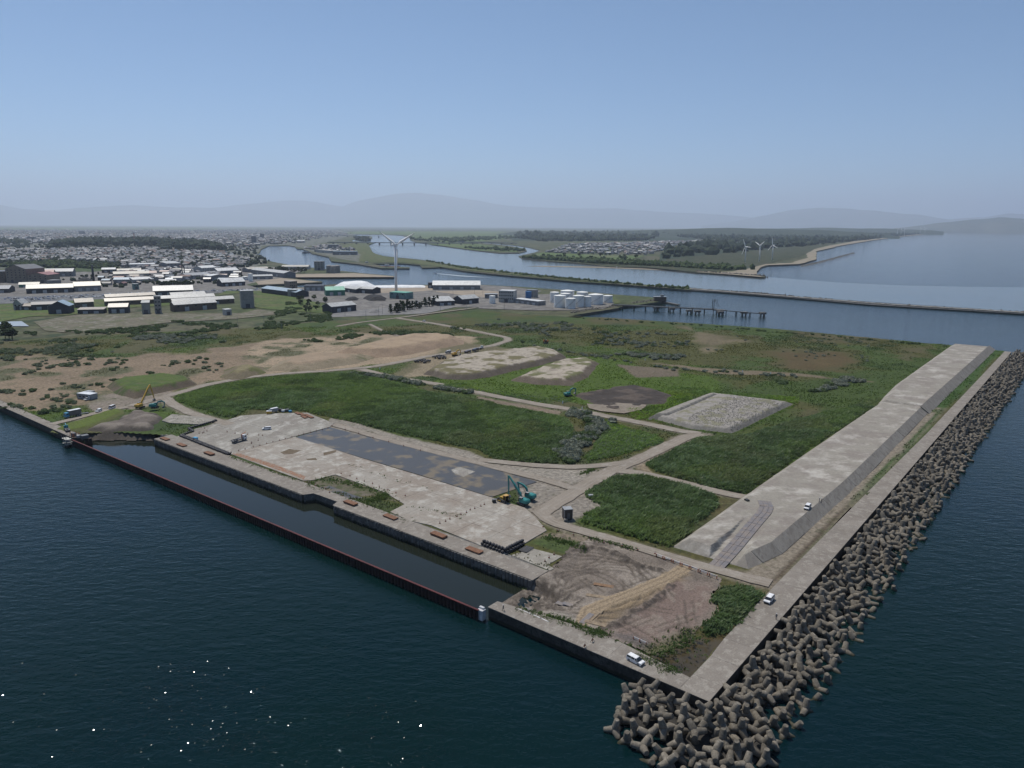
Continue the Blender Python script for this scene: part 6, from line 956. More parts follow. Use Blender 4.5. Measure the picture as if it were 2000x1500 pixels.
# town houses
HW = [wallm(c) for c in ((.34, .335, .32), (.26, .25, .235), (.20, .205, .21), (.29, .265, .23))]; HR = [roofm(c, .7) for c in ((.09, .095, .11), (.17, .17, .18), (.30, .31, .32), (.17, .10, .085), (.11, .15, .19), (.50, .50, .49))]  # the white roof tone has sun glare put into its colour
def house_arr(L, D, h, r):
    v = [(-L / 2, -D / 2, 0), (L / 2, -D / 2, 0), (L / 2, D / 2, 0), (-L / 2, D / 2, 0), (-L / 2, -D / 2, h), (L / 2, -D / 2, h), (L / 2, D / 2, h), (-L / 2, D / 2, h), (-L / 2, 0, h + r), (L / 2, 0, h + r)]
    e = .6; w4 = [(-L / 2 - e, -D / 2 - e, h - .2), (L / 2 + e, -D / 2 - e, h - .2), (L / 2 + e, 0, h + r + .25), (-L / 2 - e, 0, h + r + .25), (L / 2 + e, D / 2 + e, h - .2), (-L / 2 - e, D / 2 + e, h - .2)]
    return np.array(v), [(0, 1, 5, 4), (1, 2, 6, 5), (2, 3, 7, 6), (3, 0, 4, 7)], [(4, 7, 8), (5, 9, 6)], np.array(w4), [(0, 1, 2, 3), (3, 2, 4, 5)]
HV = []
for L, D, h, r in ((11, 8, 5.2, 2.2), (14, 9, 5.4, 2.6), (9, 8, 3.2, 2), (18, 10, 6.5, 2.4)):
    v, q4, t3, rv, rf = house_arr(L, D, h, r); wins = MB(); [wins.box((x, -D / 2 - .03, z), (1.8, .1, 1.2)) for x in (-L * .28, L * .12) for z in ((1.6, 4.1) if h > 5 else (1.6,))]; HV.append((v, q4, t3, rv, rf, fast('wall', v, [np.array(q4), np.array(t3)], HW[0]), fast('roof', rv, np.array(rf), HR[0]), wins.mesh('window', M_GLASS)))
HWM = [[(lambda m: (m.materials.__setitem__(0, w_), m)[1])(hv[5].copy()) for w_ in HW] for hv in HV]; HRM = [[(lambda m: (m.materials.__setitem__(0, r_), m)[1])(hv[6].copy()) for r_ in HR] for hv in HV]
TOWN = [([(0, 512), (0, 488), (110, 487), (300, 485), (440, 494), (490, 508), (470, 522), (320, 524), (250, 526), (220, 514), (120, 510)], 620, 'in the dense quarter below the wooded hill'), ([(0, 484), (0, 460), (500, 458), (600, 474), (510, 479), (500, 492), (440, 484), (330, 472), (100, 474)], 900, 'in the town beyond the wooded hill'), ([(0, 462), (0, 449), (640, 449), (690, 458), (600, 470), (500, 460)], 1100, 'on the far side of the town'), ([(1060, 494), (1110, 478), (1250, 474), (1400, 470), (1320, 480), (1290, 492), (1260, 498), (1130, 496)], 520, 'in the river town on the far bank'), ([(1060, 463), (1160, 463), (1170, 462), (1060, 462)], 20, 'white roofed in the pine wood'), ([(590, 486), (630, 480), (690, 485), (700, 492), (640, 497)], 60, 'on the tongue of land beyond the harbour'), ([(230, 548), (420, 546), (470, 525), (320, 526), (240, 530)], 90, 'among the works above the car park'), ([(-10, 441.8 + 6), (700, 447), (1000, 449), (900, 452), (200, 449)], 500, 'on the hazy edge of the plain')]
HS = []
for px, n, lb in TOWN:
    q = PX(px, ZF); rgn = np.random.default_rng(n); p = inside_pts(q, int(n * (1.5 if n < 600 else 2.6)), rgn)
    for a, c in p: HS.append((a, c, rgn.choice(4, p=[.4, .25, .2, .15]), rgn.choice([ANG_U, ANG_U + 1.57, .1, 1.67]) + rgn.normal(0, .08), lb))
HS.sort(key=lambda s: s[0] ** 2 + s[1] ** 2); far_k = {}
for i, (a, c, k, an, lb) in enumerate(HS):
    D = math.hypot(a, c); iw = R0.randrange(4); ir = R0.choices(range(6), (4, 4, 2.2, 1.2, 1.3, .9))[0]
    if i < 280:
        t = thing('house', ['cream', 'beige', 'grey', 'tan'][iw] + ' house with ' + ['a dark', 'a grey', 'a pale', 'a brown red', 'a blue grey', 'a glare white'][ir] + ' roof ' + lb, 'house', (a, c, ZF), an, 'houses ' + lb); link('wall', HWM[k][iw], t); link('roof', HRM[k][ir], t); link('window', HV[k][7], t)
    else: far_k.setdefault((k, iw, ir), []).append((a, c, an, 1.25 if D > 3500 else 1.))
VV = []; Q_ = []; T_ = []; mq = []; mt = []; nb = 0
for (k, iw, ir), l in far_k.items():
    v, q4, t3, rv, rf = HV[k][:5]
    for a, c, an, s in l:
        x = np.vstack([v, rv]) * s; x = np.c_[x[:, 0] * math.cos(an) - x[:, 1] * math.sin(an) + a, x[:, 0] * math.sin(an) + x[:, 1] * math.cos(an) + c, x[:, 2] + ZF]; VV.append(x); Q_ += [tuple(np.array(f) + nb) for f in q4] + [tuple(np.array(f) + nb + len(v)) for f in rf]; mq += [iw] * 4 + [4 + ir] * 2; T_ += [tuple(np.array(f) + nb) for f in t3]; mt += [iw] * 2; nb += len(x)
tag(link('houses', fast('houses', np.vstack(VV), [np.array(Q_), np.array(T_)], HW + HR, mi=mq + mt)), 'thousands of small houses of the town fading into haze', kind='stuff')
tw = [np.array([*P(x, y, ZF)[:2]]) for x, y in zip(RNG.uniform(0, 640, 3200), 449 + 75 * RNG.random(3200) ** 1.5)]; tw = np.array(tw); okk = sdist(tw, PX([(0, 526), (0, 450), (640, 449), (600, 470), (508, 479), (500, 500), (530, 512), (480, 525)], ZF)) > 0; tw = tw[okk]; rocks('tree_clumps', np.c_[tw, np.full(len(tw), ZF + 3)], 6.5, M_FWOOD, 'garden trees scattered through the town', seed=77)
for x, y, w_, h, lb in ((496, 477, 9, 42, 'dark tower block by the harbour head'), (186, 474, 13, 30, 'grey apartment block above the wooded hill'), (235, 474, 16, 28, 'wide grey apartment block above the wooded hill'), (136, 478, 12, 26, 'apartment block at the left of the wooded hill'), (340, 473, 20, 14, 'pale green roofed hall right of the wooded hill'), (512, 466, 8, 36, 'far tower block beyond the harbour head'), (160, 459, 12, 34, 'hazy tower block far behind the town'), (60, 470, 14, 22, 'grey block at the left of the town')): B('apartment_block', (x - w_ / 2, y), (x + w_ / 2, y), h, 20, 'flat', 'grey', 'grey', lb, 'apartment block', 0, 5)
_ip = inside_pts(PX([(60, 566), (330, 560), (480, 552), (470, 526), (240, 528), (120, 545)], ZF), 240, np.random.default_rng(5)); rocks('tree_clumps', np.c_[_ip, np.full(len(_ip), ZF + 1.8)], 3.6, M_FWOOD, 'dark trees and hedges between the works', seed=78)
# boats and wakes
def boat(x, y, L, hc, lb, an=.2, cab=True):
    q = P(x, y, 0); t = thing('ship' if L > 20 else 'motor_boat', lb, 'ship' if L > 20 else 'boat', q, an); b = MB(); b.prism([(-L / 2, -L * .12), (L * .3, -L * .12), (L / 2, 0), (L * .3, L * .12), (-L / 2, L * .12)], -.5, L * .08, inset=-.04); b.obj('hull', flat('hull', hc), t); MB().box((-L * .25, 0, L * .08 + L * .06), (L * .25, L * .17, L * .12)).obj('cabin', WM['white'], t); MB().cyl((-L * .2, 0, L * .2), (-L * .2, 0, L * .32), L * .01, None, 6).obj('mast', WM['grey'], t)
boat(764, 522.5, 42, (.30, .09, .06), 'red hulled barge moored at the dock island', .05); boat(722, 515, 30, (.08, .09, .10), 'dark ship moored behind the dock island', .1); boat(850, 534.5, 9, (.75, .75, .75), 'small white motor boat with a wake in the harbour', 2.8); boat(508, 486, 36, (.10, .11, .12), 'dark ship at the west quay of the harbour', 1.4); boat(601, 494, 40, (.12, .12, .12), 'grey work ship with cranes at the tongue of land', .3); boat(506, 499, 30, (.10, .10, .10), 'black barge at the west quay', 1.3); boat(1207, 523, 14, (.08, .08, .08), 'small dark boat at the river sandbar', .2)
M_FOAM = pm('wake_foam', (.62, .66, .68), (.30, .38, .43), 3, rough=.6); sheet('wake', [P(x, y, .1) for x, y in [(851, 534.3), (853, 534), (900, 538.2), (960, 542), (900, 539.4)]], .1, M_FOAM, label='thin white boat wake')
# parked cars, poles
CB = MB(); CB.side([(-2.2, .3), (2.2, .3), (2.2, .85), (1.2, .95), (.6, 1.45), (-1.5, 1.5), (-2.15, .95)], -.85, .85); CCOL = [flat('car_paint', c, .3) for c in ((.75, .75, .75), (.45, .46, .48), (.05, .05, .055), (.12, .16, .28), (.55, .55, .52))]; CME = [(lambda m: (m.materials.__setitem__(0, c), m)[1])(CB.mesh('car', CCOL[0]).copy()) for c in CCOL]; CN = ['white', 'silver', 'black', 'blue', 'cream']
for i in range(170):
    f = R0.random(); x = 6 + 500 * f; y = np.interp(x, [0, 60, 200, 330, 520], [586, 584, 577.5, 571.5, 565]) + R0.choice((-2.6, -.9, .9, 2.6)) * (1 - .5 * f); k = R0.randrange(5); q = P(x, y, 3.2); tag(link('parked_car', CME[k], None, q, .25 + R0.uniform(-.1, .1) + R0.choice((0, 1.57))), 'small ' + CN[k] + ' car in the long car park', 'car', CN[k] + ' cars in the long car park')
PB = MB(); PB.cyl((0, 0, -.5), (0, 0, 11), .17, .11, 6); PM_ = PB.mesh('pole', WM['grey']); XB = MB().box((0, 0, 10.3), (2.2, .12, .14)).mesh('crossarm', WM['grey'])
for i, (x, y) in enumerate([(516, 638), (607, 630), (674, 617), (715, 626), (747, 613), (465, 641), (550, 645), (860, 606), (912, 605), (985, 606), (740, 617), (30, 611), (60, 602), (100, 600), (160, 610), (230, 585), (315, 592), (270, 592), (850, 570), (885, 578), (927, 577), (943, 576), (420, 578), (1012, 560), (1063, 565), (1065, 565)]): q = P(x, y, 3); t = thing('utility_pole', 'thin grey utility pole standing along the roads of the port', 'pole', q, .3, 'utility poles of the port'); link('pole', PM_, t); link('crossarm', XB, t)
# ------------------------------------------------------------ vehicles, machines, people, site things
def paint(n, c, r=.3): return flat(n, c, r)
P_WHT = paint('white_paint', (.80, .80, .80)); P_GLS = pm('car_glass', (.015, .018, .02), rough=.08, spec=.8); P_BLK = paint('black_rubber', (.025, .025, .027), .7); P_GRY = paint('grey_paint', (.3, .31, .32), .5); P_RED = paint('tail_red', (.35, .03, .03)); P_LMP = paint('lamp_clear', (.75, .76, .75), .15); P_TEAL = paint('teal_paint', (.025, .215, .205), .4); P_YEL = paint('yellow_paint', (.55, .33, .04), .4); P_ORG = paint('orange_paint', (.50, .14, .03), .5); P_BLU = paint('blue_paint', (.04, .28, .48), .4); P_STL = paint('steel', (.12, .12, .125), .5); P_WOOD = pm('sleeper_wood', (.16, .11, .07), (.11, .08, .05), .5)
WHEEL = MB(); WHEEL.cyl((0, -.11, 0), (0, .11, 0), .33, None, 14, 0); WHEEL_ME = WHEEL.mesh('wheel', P_BLK); RIM_ME = MB().cyl((0, -.125, 0), (0, .125, 0), .19, None, 10).mesh('rim', P_GRY)
def wheels(t, xs, y, r=.33, k=1.):
    for x in xs:
        for s in (-1, 1): o = link('wheel', WHEEL_ME, t, (x, s * y, r)); o.scale = (r / .33, k, r / .33); link('rim', RIM_ME, o)
def on(x, y, z=3.5): return P(x, y, z)
def head(x0, y0, x1, y1, z=3.5): a, b = P(x0, y0, z), P(x1, y1, z); return math.atan2(b.y - a.y, b.x - a.x)
def frustum(mb, x0, x1, z0, x2, x3, z1, w0, w1, m=0):
    return mb.add([(x0, -w0, z0), (x1, -w0, z0), (x1, w0, z0), (x0, w0, z0), (x2, -w1, z1), (x3, -w1, z1), (x3, w1, z1), (x2, w1, z1)], [[3, 2, 1, 0], [4, 5, 6, 7], [0, 1, 5, 4], [1, 2, 6, 5], [2, 3, 7, 6], [3, 0, 4, 7]], m)
def wagon(loc, rz, label, cat='car', van=False, name='station_wagon', col=None):
    col = col or P_WHT; t = thing(name, label, cat, loc, rz); L = 2.15; h = 1.5 if not van else 1.95; W_ = .83; nose = .72 if not van else 1.45
    b = MB(); b.side([(-L, .35), (-L, .75), (-L + .05, .95), (nose, .95), (L - .12, .82 if not van else .9), (L, .68), (L, .3), (L - .3, .22), (-L + .2, .22)], -W_, W_); b.obj('body', col, t)
    xf = 1.35 if not van else 1.95; b = MB(); frustum(b, -L + .03, xf, .94, -L + .22, xf - .75 if not van else xf - .45, h - .05, W_ - .02, W_ - .14); b.obj('cabin', P_GLS, t)
    b = MB(); frustum(b, -L + .2, xf - .72 if not van else xf - .42, h - .06, -L + .3, xf - .85 if not van else xf - .55, h + .02, W_ - .13, W_ - .2); b.obj('roof', col, t)
    b = MB()
    for s in (-1, 1):
        for x in (-L + .12, -.75, .25, xf - .28): b.add([(x - .05, s * (W_ + .003), .93), (x + .06, s * (W_ + .003), .93), (x + .04 - (.28 if x > .9 else -.08 if x < -1.9 else 0), s * (W_ - .12), h - .03), (x - .05 - (.28 if x > .9 else -.08 if x < -1.9 else 0), s * (W_ - .12), h - .03)], [[0, 1, 2, 3] if s < 0 else [3, 2, 1, 0]])
    b.obj('pillars', col, t); wheels(t, (-1.3, 1.32), W_ - .08, .31)
    for s in (-1, 1): MB().box((L - .03, s * .62, .68), (.1, .32, .16)).obj('headlight', P_LMP, t); MB().box((-L, s * .7, .8), (.06, .16, .3)).obj('tail_light', P_RED, t); MB().box((xf - .35, s * (W_ + .1), 1.0), (.12, .16, .14)).obj('mirror', P_BLK, t)
    MB().box((L - .02, 0, .42), (.12, 1.5, .2)).obj('bumper', P_BLK, t); return t
wagon(on(1241, 1293, 3.52), head(1227, 1286, 1256, 1301), 'white station wagon parked on the front arm of the breakwater'); wagon(on(1502, 1174, 3.52), head(1507, 1168, 1496, 1180), 'white station wagon driving on the long arm of the breakwater beside the reeds'); wagon(on(1577, 993, 5.82), head(1581, 987, 1572, 998, 5.82), 'white car parked on top of the embankment'); wagon(on(521, 839, 3.5), head(528, 839, 513, 840), 'white van parked alone on the upper concrete yard', 'van'); wagon(on(193, 804, 3.5), head(200, 800, 187, 806), 'white station wagon between the small truck and the van'); wagon(on(219, 798, 3.5), head(226, 795, 213, 800), 'white boxy van rightmost of the vehicles by the dry ground', 'van', True, 'van'); wagon(on(828, 628, 3.4), head(836, 629, 820, 627), 'tiny white car on the grey road across the meadow'); wagon(on(171, 781, 3.4), head(176, 779, 166, 782), 'white car half hidden beside the metal site hut')
def truck(loc, rz, label, cab, bed, kind, k=1., name='truck', crane=None):
    t = thing(name, label, 'truck', loc, rz); t.scale = (k, k, k); MB().box((-.6, 0, .75), (6.2, .9, .3)).obj('chassis', P_STL, t)
    b = MB(); b.side([(1.7, .5), (3.3, .5), (3.35, 1.5), (3.1, 2.5), (1.75, 2.55)], -1.05, 1.05); c = b.obj('cab', cab, t); MB().add([(3.37, -.95, 1.5), (3.37, .95, 1.5), (3.15, .9, 2.35), (3.15, -.9, 2.35)], [[0, 1, 2, 3]]).obj('windscreen', P_GLS, c)
    for s in (-1, 1): MB().box((2.5, s * 1.06, 1.95), (1.0, .03, .6)).obj('window', P_GLS, c); MB().box((3.36, s * .8, .8), (.08, .3, .2)).obj('headlight', P_LMP, t)
    wheels(t, (2.5, -2.1, -3.0) if k > .8 else (2.5, -2.4), .95, .48, 1.6)
    if kind == 'flat': MB().box((-1.2, 0, 1.05), (5.4, 2.2, .18)).obj('bed', bed, t); b = MB(); [b.box((-1.2, s * 1.08, 1.25), (5.4, .06, .25)) for s in (-1, 1)]; b.obj('side_board', bed, t)
    elif kind == 'box': MB().box((-1.2, 0, 2.15), (5.5, 2.25, 2.3)).obj('cargo_box', bed, t); MB().box((-1.2, 0, 3.32), (5.6, 2.35, .1)).obj('roof', P_WHT, t)
    elif kind == 'dump': b = MB(); b.side([(1.5, 1.0), (1.5, 2.2), (1.9, 2.3), (1.9, 2.4), (1.4, 2.4), (-3.9, 2.2), (-4.1, 1.3), (-3.8, 1.0)], -1.12, 1.12); b.obj('dump_bed', bed, t)
    if crane: b = MB(); b.cyl((1.35, 0, 1.1), (1.35, 0, 3.0), .22, .18, 8); b.bar([(1.35, 0, 2.9), (3.8, 0, 3.5)], .22, [.3, .2]); b.obj('crane', crane, t); b = MB(); [b.box((-2.6 + i * .8, (-1) ** i * .3, 1.4), (.6, .5, .5)) for i in range(3)]; b.obj('load', P_STL, t)
    return t
truck(on(468, 862), head(458, 866, 484, 858), 'white cabbed flatbed truck with a loading crane on the upper yard', P_WHT, P_STL, 'flat', 1.05, 'crane_truck', P_ORG); truck(on(141, 814), head(152, 812, 128, 817), 'blue box truck leftmost of the vehicles by the dry ground', P_BLU, P_STL, 'box', 1.1, 'box_truck'); truck(on(164, 809), head(171, 808, 157, 810), 'small white pickup truck behind the blue box truck', P_WHT, P_GRY, 'flat', .6, 'pickup_truck'); truck(on(131, 841), head(137, 848, 126, 835), 'teal cabbed crane truck at the end of the left quay', P_TEAL, P_STL, 'flat', .9, 'crane_truck', P_BLU)
truck(on(914, 690), head(908, 692, 922, 688), 'brown dump truck nearest in the row on the dirt road', P_GRY, paint('brown_paint', (.10, .07, .06)), 'dump', 1., 'dump_truck'); truck(on(929, 686), head(922, 688, 936, 684), 'dark dump truck in the middle of the row on the dirt road', P_STL, paint('slate_paint', (.07, .075, .09)), 'dump', 1., 'dump_truck'); truck(on(939, 681), head(933, 683, 946, 679), 'white flatbed truck at the front of the row on the dirt road', P_WHT, P_GRY, 'flat', .9, 'flatbed_truck'); truck(on(875, 690), head(882, 689, 868, 691), 'grey green small truck left of the yellow excavator', P_GRY, P_GRY, 'box', .7, 'box_truck'); truck(on(533, 806), head(540, 804, 526, 807), 'pale blue truck at the edge of the reed bed', paint('pale_blue', (.30, .38, .46)), P_GRY, 'box', .75, 'box_truck'); truck(on(1467, 984, 4.3), head(1474, 982, 1460, 984), 'black truck parked at the foot of the embankment ramp', P_BLK, P_BLK, 'flat', .8, 'pickup_truck')
def crawler(t, L=4.2, w_=.6, gap=1.25, h=.95):
    for s in (-1, 1):
        b = MB(); b.side([(-L / 2, .3), (-L / 2 + .3, 0), (L / 2 - .3, 0), (L / 2, .3), (L / 2, h - .3), (L / 2 - .3, h), (-L / 2 + .3, h), (-L / 2, h - .3)], s * gap - w_ / 2, s * gap + w_ / 2); tr = b.obj('track', P_BLK, t); b = MB(); [b.cyl((x, s * gap - w_ * .52, h / 2), (x, s * gap + w_ * .52, h / 2), .26, None, 8) for x in (-L / 2 + .5, -.6, .6, L / 2 - .5)]; b.obj('roller', P_STL, tr)
def excavator(loc, rz, label, col, boom, stick, k=1., swing=0., name='excavator'):
    """boom and stick are point lists in the plane of the arm"""
    t = thing(name, label, 'excavator', loc, rz); t.scale = (k, k, k); crawler(t)
    b = MB(); b.box((-1.0, 0, 1.85), (3.6, 2.7, 1.35)); b.side([(-3.1, 1.25), (-2.7, 1.2), (-2.7, 2.6), (-3.0, 2.4)], -1.3, 1.3); b.obj('upper_body', col, t); MB().box((-1.3, -.2, 2.6), (2.6, 2.1, .18)).obj('engine_cover', col, t); MB().cyl((0, 0, .95), (0, 0, 1.25), .9, None, 14).obj('turntable', P_STL, t); MB().cyl((-1.6, -.8, 2.6), (-1.6, -.8, 3.2), .09, None, 6).obj('exhaust', P_STL, t)
    b = MB(); b.side([(-.5, 1.3), (1.3, 1.3), (1.35, 2.2), (1.0, 3.1), (-.5, 3.1)], .35, 1.3); c = b.obj('cab', P_GLS, t); MB().box((.25, .82, 3.15), (1.6, 1.05, .1)).obj('cab_roof', P_GRY, c); b = MB(); [b.box((x, y, 2.2), (.09, .09, 1.9)) for x in (-.48, .5) for y in (.36, 1.3)]; b.obj('cab_frame', col, c)
    MB().bar([(x, -.25, z) for x, z in boom], .5, [.55] + [.85] * (len(boom) - 2) + [.45]).obj('boom', col, t); MB().bar([(x, -.25, z) for x, z in stick], .4, [.6, .55, .35][:len(stick)]).obj('stick', col, t)
    m = (Vector((boom[0][0] + .5, -.25, boom[0][1] - .2)), Vector((boom[len(boom) // 2][0], -.25, boom[len(boom) // 2][1] - .3))); b = MB(); [b.cyl(m[0] + Vector((0, s, 0)), m[1] + Vector((0, s, 0)), .1, .07, 6) for s in (-.4, .4)]; b.obj('cylinder', P_STL, t)
    e = stick[-1]; b = MB(); b.side([(e[0] - .4, e[1] + .1), (e[0] + .4, e[1] + .2), (e[0] + .2, e[1] - 1.0), (e[0] - .6, e[1] - 1.1), (e[0] - 1.1, e[1] - .5)], -.85, .35); b.obj('bucket', P_STL, t); return t
def armz(x0, y0, x1, y1, z=3.5): return head(x0, y0, x1, y1, z)
excavator(on(1021, 985), head(1021, 985, 983, 971), 'long reach teal excavator with its stick hanging straight down in front of the other', P_TEAL, [(.6, 1.8), (1.6, 4.0), (5.0, 7.2), (8.2, 10.0)], [(8.6, 10.2), (8.4, 6), (8.4, 1.6)], .9); excavator(on(1033, 975), head(1033, 975, 1005, 966), 'teal excavator standing behind the long reach one', P_TEAL, [(.6, 1.8), (1.6, 4.4), (3.4, 5.3), (6.2, 5.9)], [(6.4, 6.1), (5.9, 3.9), (5.5, 1.8)], .9); excavator(on(1110, 774, 3.3), head(1108, 774, 1128, 770), 'teal excavator at the edge of the dark mud spread', P_TEAL, [(.6, 1.8), (1.8, 4.2), (3.8, 4.8), (6, 4.2)], [(6.2, 4.5), (6.1, 2.8), (5.8, 1.6)], .95)
excavator(on(274, 797, 3.6), head(272, 797, 305, 785), 'yellow long reach excavator with its arm bent high beside the mud heap', P_YEL, [(.6, 1.8), (1.6, 3.6), (7, 9.0), (9.4, 11.2)], [(9.6, 11.4), (11, 7), (12.2, 2.4)], 1.0); excavator(on(303, 797, 4.4), head(300, 797, 317, 796), 'teal excavator standing on the mud heap', P_TEAL, [(.6, 1.8), (1.8, 3.6), (3.6, 4.0), (5, 3.4)], [(5.2, 3.6), (5.1, 2), (4.8, .9)], .95); excavator(on(889, 695, 3.4), head(886, 695, 902, 692), 'yellow excavator parked between the truck row and the black bags', P_YEL, [(.6, 1.8), (1.8, 3.8), (3.8, 4.2), (5.6, 3.8)], [(5.8, 4), (5.7, 2), (5.4, 1)], 1.); excavator(on(1066, 670, 3.3), head(1066, 670, 1060, 671), 'small rust orange excavator alone in the meadow', P_ORG, [(.6, 1.8), (1.4, 3.0), (2.4, 3.2), (3.2, 2.6)], [(3.3, 2.8), (3.1, 1.8), (2.8, 1)], .9)
t = thing('bulldozer', 'yellow bulldozer with an orange cab roof beside the long reach excavator', 'bulldozer', on(985, 980), head(992, 983, 972, 975)); crawler(t, 3.6, .6, 1.05, 1.0); MB().box((.7, 0, 1.35), (2.2, 1.3, .9)).obj('engine_hood', P_YEL, t); c = MB().side([(-1.4, 1.0), (-.2, 1.0), (-.3, 2.7), (-1.3, 2.7)], -.8, .8).obj('cab', P_GLS, t); MB().box((-.85, 0, 2.8), (1.7, 1.9, .14)).obj('cab_roof', paint('roof_orange', (.60, .36, .10)), c); b = MB(); [b.box((x, y, 1.8), (.1, .1, 1.8)) for x in (-1.35, -.25) for y in (-.8, .8)]; b.obj('cab_frame', P_YEL, c); MB().side([(2.3, .1), (2.5, .2), (2.35, .6), (2.45, 1.15), (2.3, 1.15), (2.2, .6)], -1.7, 1.7).obj('blade', P_STL, t); b = MB(); [b.box((1.4, s * 1.5, .5), (2.0, .14, .22)) for s in (-1, 1)]; b.obj('push_arm', P_YEL, t); MB().cyl((.9, .3, 1.8), (.9, .3, 2.5), .07, None, 6).obj('exhaust', P_STL, t)
def boxthing(name, cat, label, x, y, d, mat, z=3.5, rz=.3, topm=None, extra=None):
    t = thing(name, label, cat, P(x, y, z), rz); MB().box((0, 0, d[2] / 2), d).obj('body', mat, t)
    if topm: MB().box((0, 0, d[2] + .06), (d[0] + .2, d[1] + .2, .12)).obj('roof' if d[2] > 1.5 else 'lid', topm, t)
    if extra: extra(t)
    return t
boxthing('crate', 'crate', 'dark steel box in front of the bulldozer blade', 965, 981, (1.3, 1.1, 1.1), P_BLK, topm=P_STL)
def shed_x(t): MB().box((0, -1.53, 1.3), (1.0, .06, 2.2)).obj('door', P_STL, t); b = MB(); [b.box((sx * 1.45, sy * 1.45, 1.9), (.12, .12, 3.8)) for sx in (-1, 1) for sy in (-1, 1)]; b.obj('frame', P_GRY, t); MB().box((-1.2, -2.2, .35), (1.2, .9, .7)).obj('step', M_CON, t)
boxthing('site_cabin', 'cabin', 'tall dark site cabin standing alone on the dirt by the reed bed', 1108, 1012, (2.9, 2.9, 3.7), paint('dark_brown', (.06, .05, .045), .6), topm=P_GRY, rz=.2, extra=shed_x); boxthing('water_tank', 'tank', 'small white tank at the corner of the square reed bed', 1154, 971, (1.6, 1.1, .9), P_WHT, rz=.2, topm=P_GRY)
def hut_x(t):
    [MB().box((x, -2.42, 1.5), (1.3, .05, .8)).obj('window', P_GLS, t) for x in (-3, 0, 2.6)]; MB().box((4.2, -2.42, 1.1), (1.0, .05, 2.0)).obj('door', P_WHT, t); MB().box((-3.4, 4.6, 1.6), (5, 3, 3.2)).obj('annex', P_GRY, t); b = MB(); [b.box((-5 + i * 1.25, -2.41, 1.5), (.06, .04, 2.8)) for i in range(9)]; b.obj('cladding_rib', P_STL, t)
boxthing('site_hut', 'hut', 'grey metal site hut with a white roof on the dry ground', 171, 778, (10.5, 4.8, 3.1), paint('hut_grey', (.28, .29, .30), .5), topm=P_WHT, rz=-.35, z=3.4, extra=hut_x); boxthing('car_canopy', 'machine', 'bright blue compressor on the yard beside the black sandbags', 382, 859, (2.2, 1.3, 1.1), paint('sky_blue', (.12, .40, .62), .4), rz=-.5, topm=P_BLU); boxthing('machine_crate', 'machine', 'yellow roller parked at the reed edge beside the pale blue truck', 526, 808, (2.6, 1.6, 1.5), P_YEL, rz=.2, topm=P_WHT)
for i, (x, y, d, m, lb) in enumerate(((548, 803, (2, 1.2, 1.2), P_BLK, 'black covered bundle at the reed edge'), (553, 804, (1.6, 1.2, .9), P_WHT, 'white sack beside the black covered bundle'), (560, 803, (2.2, 1.4, 1.), P_STL, 'steel skip at the reed edge'), (567, 805, (1.4, 1.2, .9), P_BLU, 'blue drum rack at the right end of the stores by the reeds'))): boxthing('stored_bundle', 'bundle', lb, x, y, d, m, rz=.3 * i, topm=m)
# stacks of rusty steel plates on sleepers
M_RST2 = pm('rusty_steel', (.17, .085, .05), (.22, .115, .07), .8, c3=(.12, .065, .042), s3=.5, rough=.8); PLM = MB().box((0, 0, 0), (6.0, 2.2, .09)).mesh('plate', M_RST2); SLM = MB().box((0, 0, 0), (.25, 2.4, .2)).mesh('sleeper', P_WOOD)
def plate_stack(x, y, an, n, label, group, L=1., z=3.52, mat=None):
    t = thing('plate_stack', label, 'steel plates', P(x, y, z), an, group)
    for s in (-2.2, 0, 2.2): o = link('sleeper', SLM, t, (s * L, 0, .1)); o.scale = (1, L, 1)
    for i in range(n): o = link('plate', PLM, t, (R0.uniform(-.12, .12), R0.uniform(-.08, .08), .26 + i * .11), R0.uniform(-.03, .03)); o.scale = (L, L, 1)
for x, y, lb in ((322, 858, 'leftmost brown plate stack on the quay strip'), (355, 870, 'second brown plate stack from the left on the quay strip'), (409, 887, 'third brown plate stack from the left on the quay strip'), (685, 984, 'plate stack on the quay strip beside the sunken pit'), (763, 1011, 'plate stack on the quay strip right of the pit'), (857, 1047, 'bright rusty plate stack on the quay strip second from its near end'), (926, 1076, 'bright rusty plate stack nearest to the tracked mud')): plate_stack(x, y, ANG_V, 3 + R0.randrange(3), lb, 'rusty plate stacks on the quay strip')
for i, (x, y) in enumerate(((582, 808), (590, 810), (600, 812), (606, 815), (594, 815))): plate_stack(x, y, ANG_U + 1.35, 2 + i % 2, ['leftmost', 'second', 'middle', 'rightmost', 'lowest'][i] + ' orange plate stack at the reed edge of the upper yard', 'orange plates at the reed edge', .9)
# black sandbags in rows
M_BAG = pm('black_bag', (.028, .028, .032), (.05, .05, .055), .5, c3=(.018, .018, .02), s3=.3, rough=.6, spec=.4, bump=.05, bs=.3)
BAGS = [MB().blob((0, 0, .45), (.66, .62, .52), i, 0, .14, 2).mesh('sandbag', M_BAG, True) for i in range(4)]
def bags(px, label, group, rows=1, layers=1, step=1.15, z=3.5):
    q = [P(x, y, z) for x, y in px]
    for a, c in zip(q[:-1], q[1:]):
        e = c - a; n = max(1, int(e.length / step)); nn = Vector((-e.y, e.x, 0)).normalized()
        for l in range(layers):
            for r in range(rows - l if rows > 1 else 1):
                for i in range(n): p = a + e * ((i + .5 + .3 * l) / n) + nn * ((r + l * .5) * 1.15); tag(link('sandbag', BAGS[R0.randrange(4)], None, (p.x + R0.uniform(-.1, .1), p.y + R0.uniform(-.1, .1), z - .05 + l * .85), R0.uniform(0, 6)), label, 'sandbag', group)
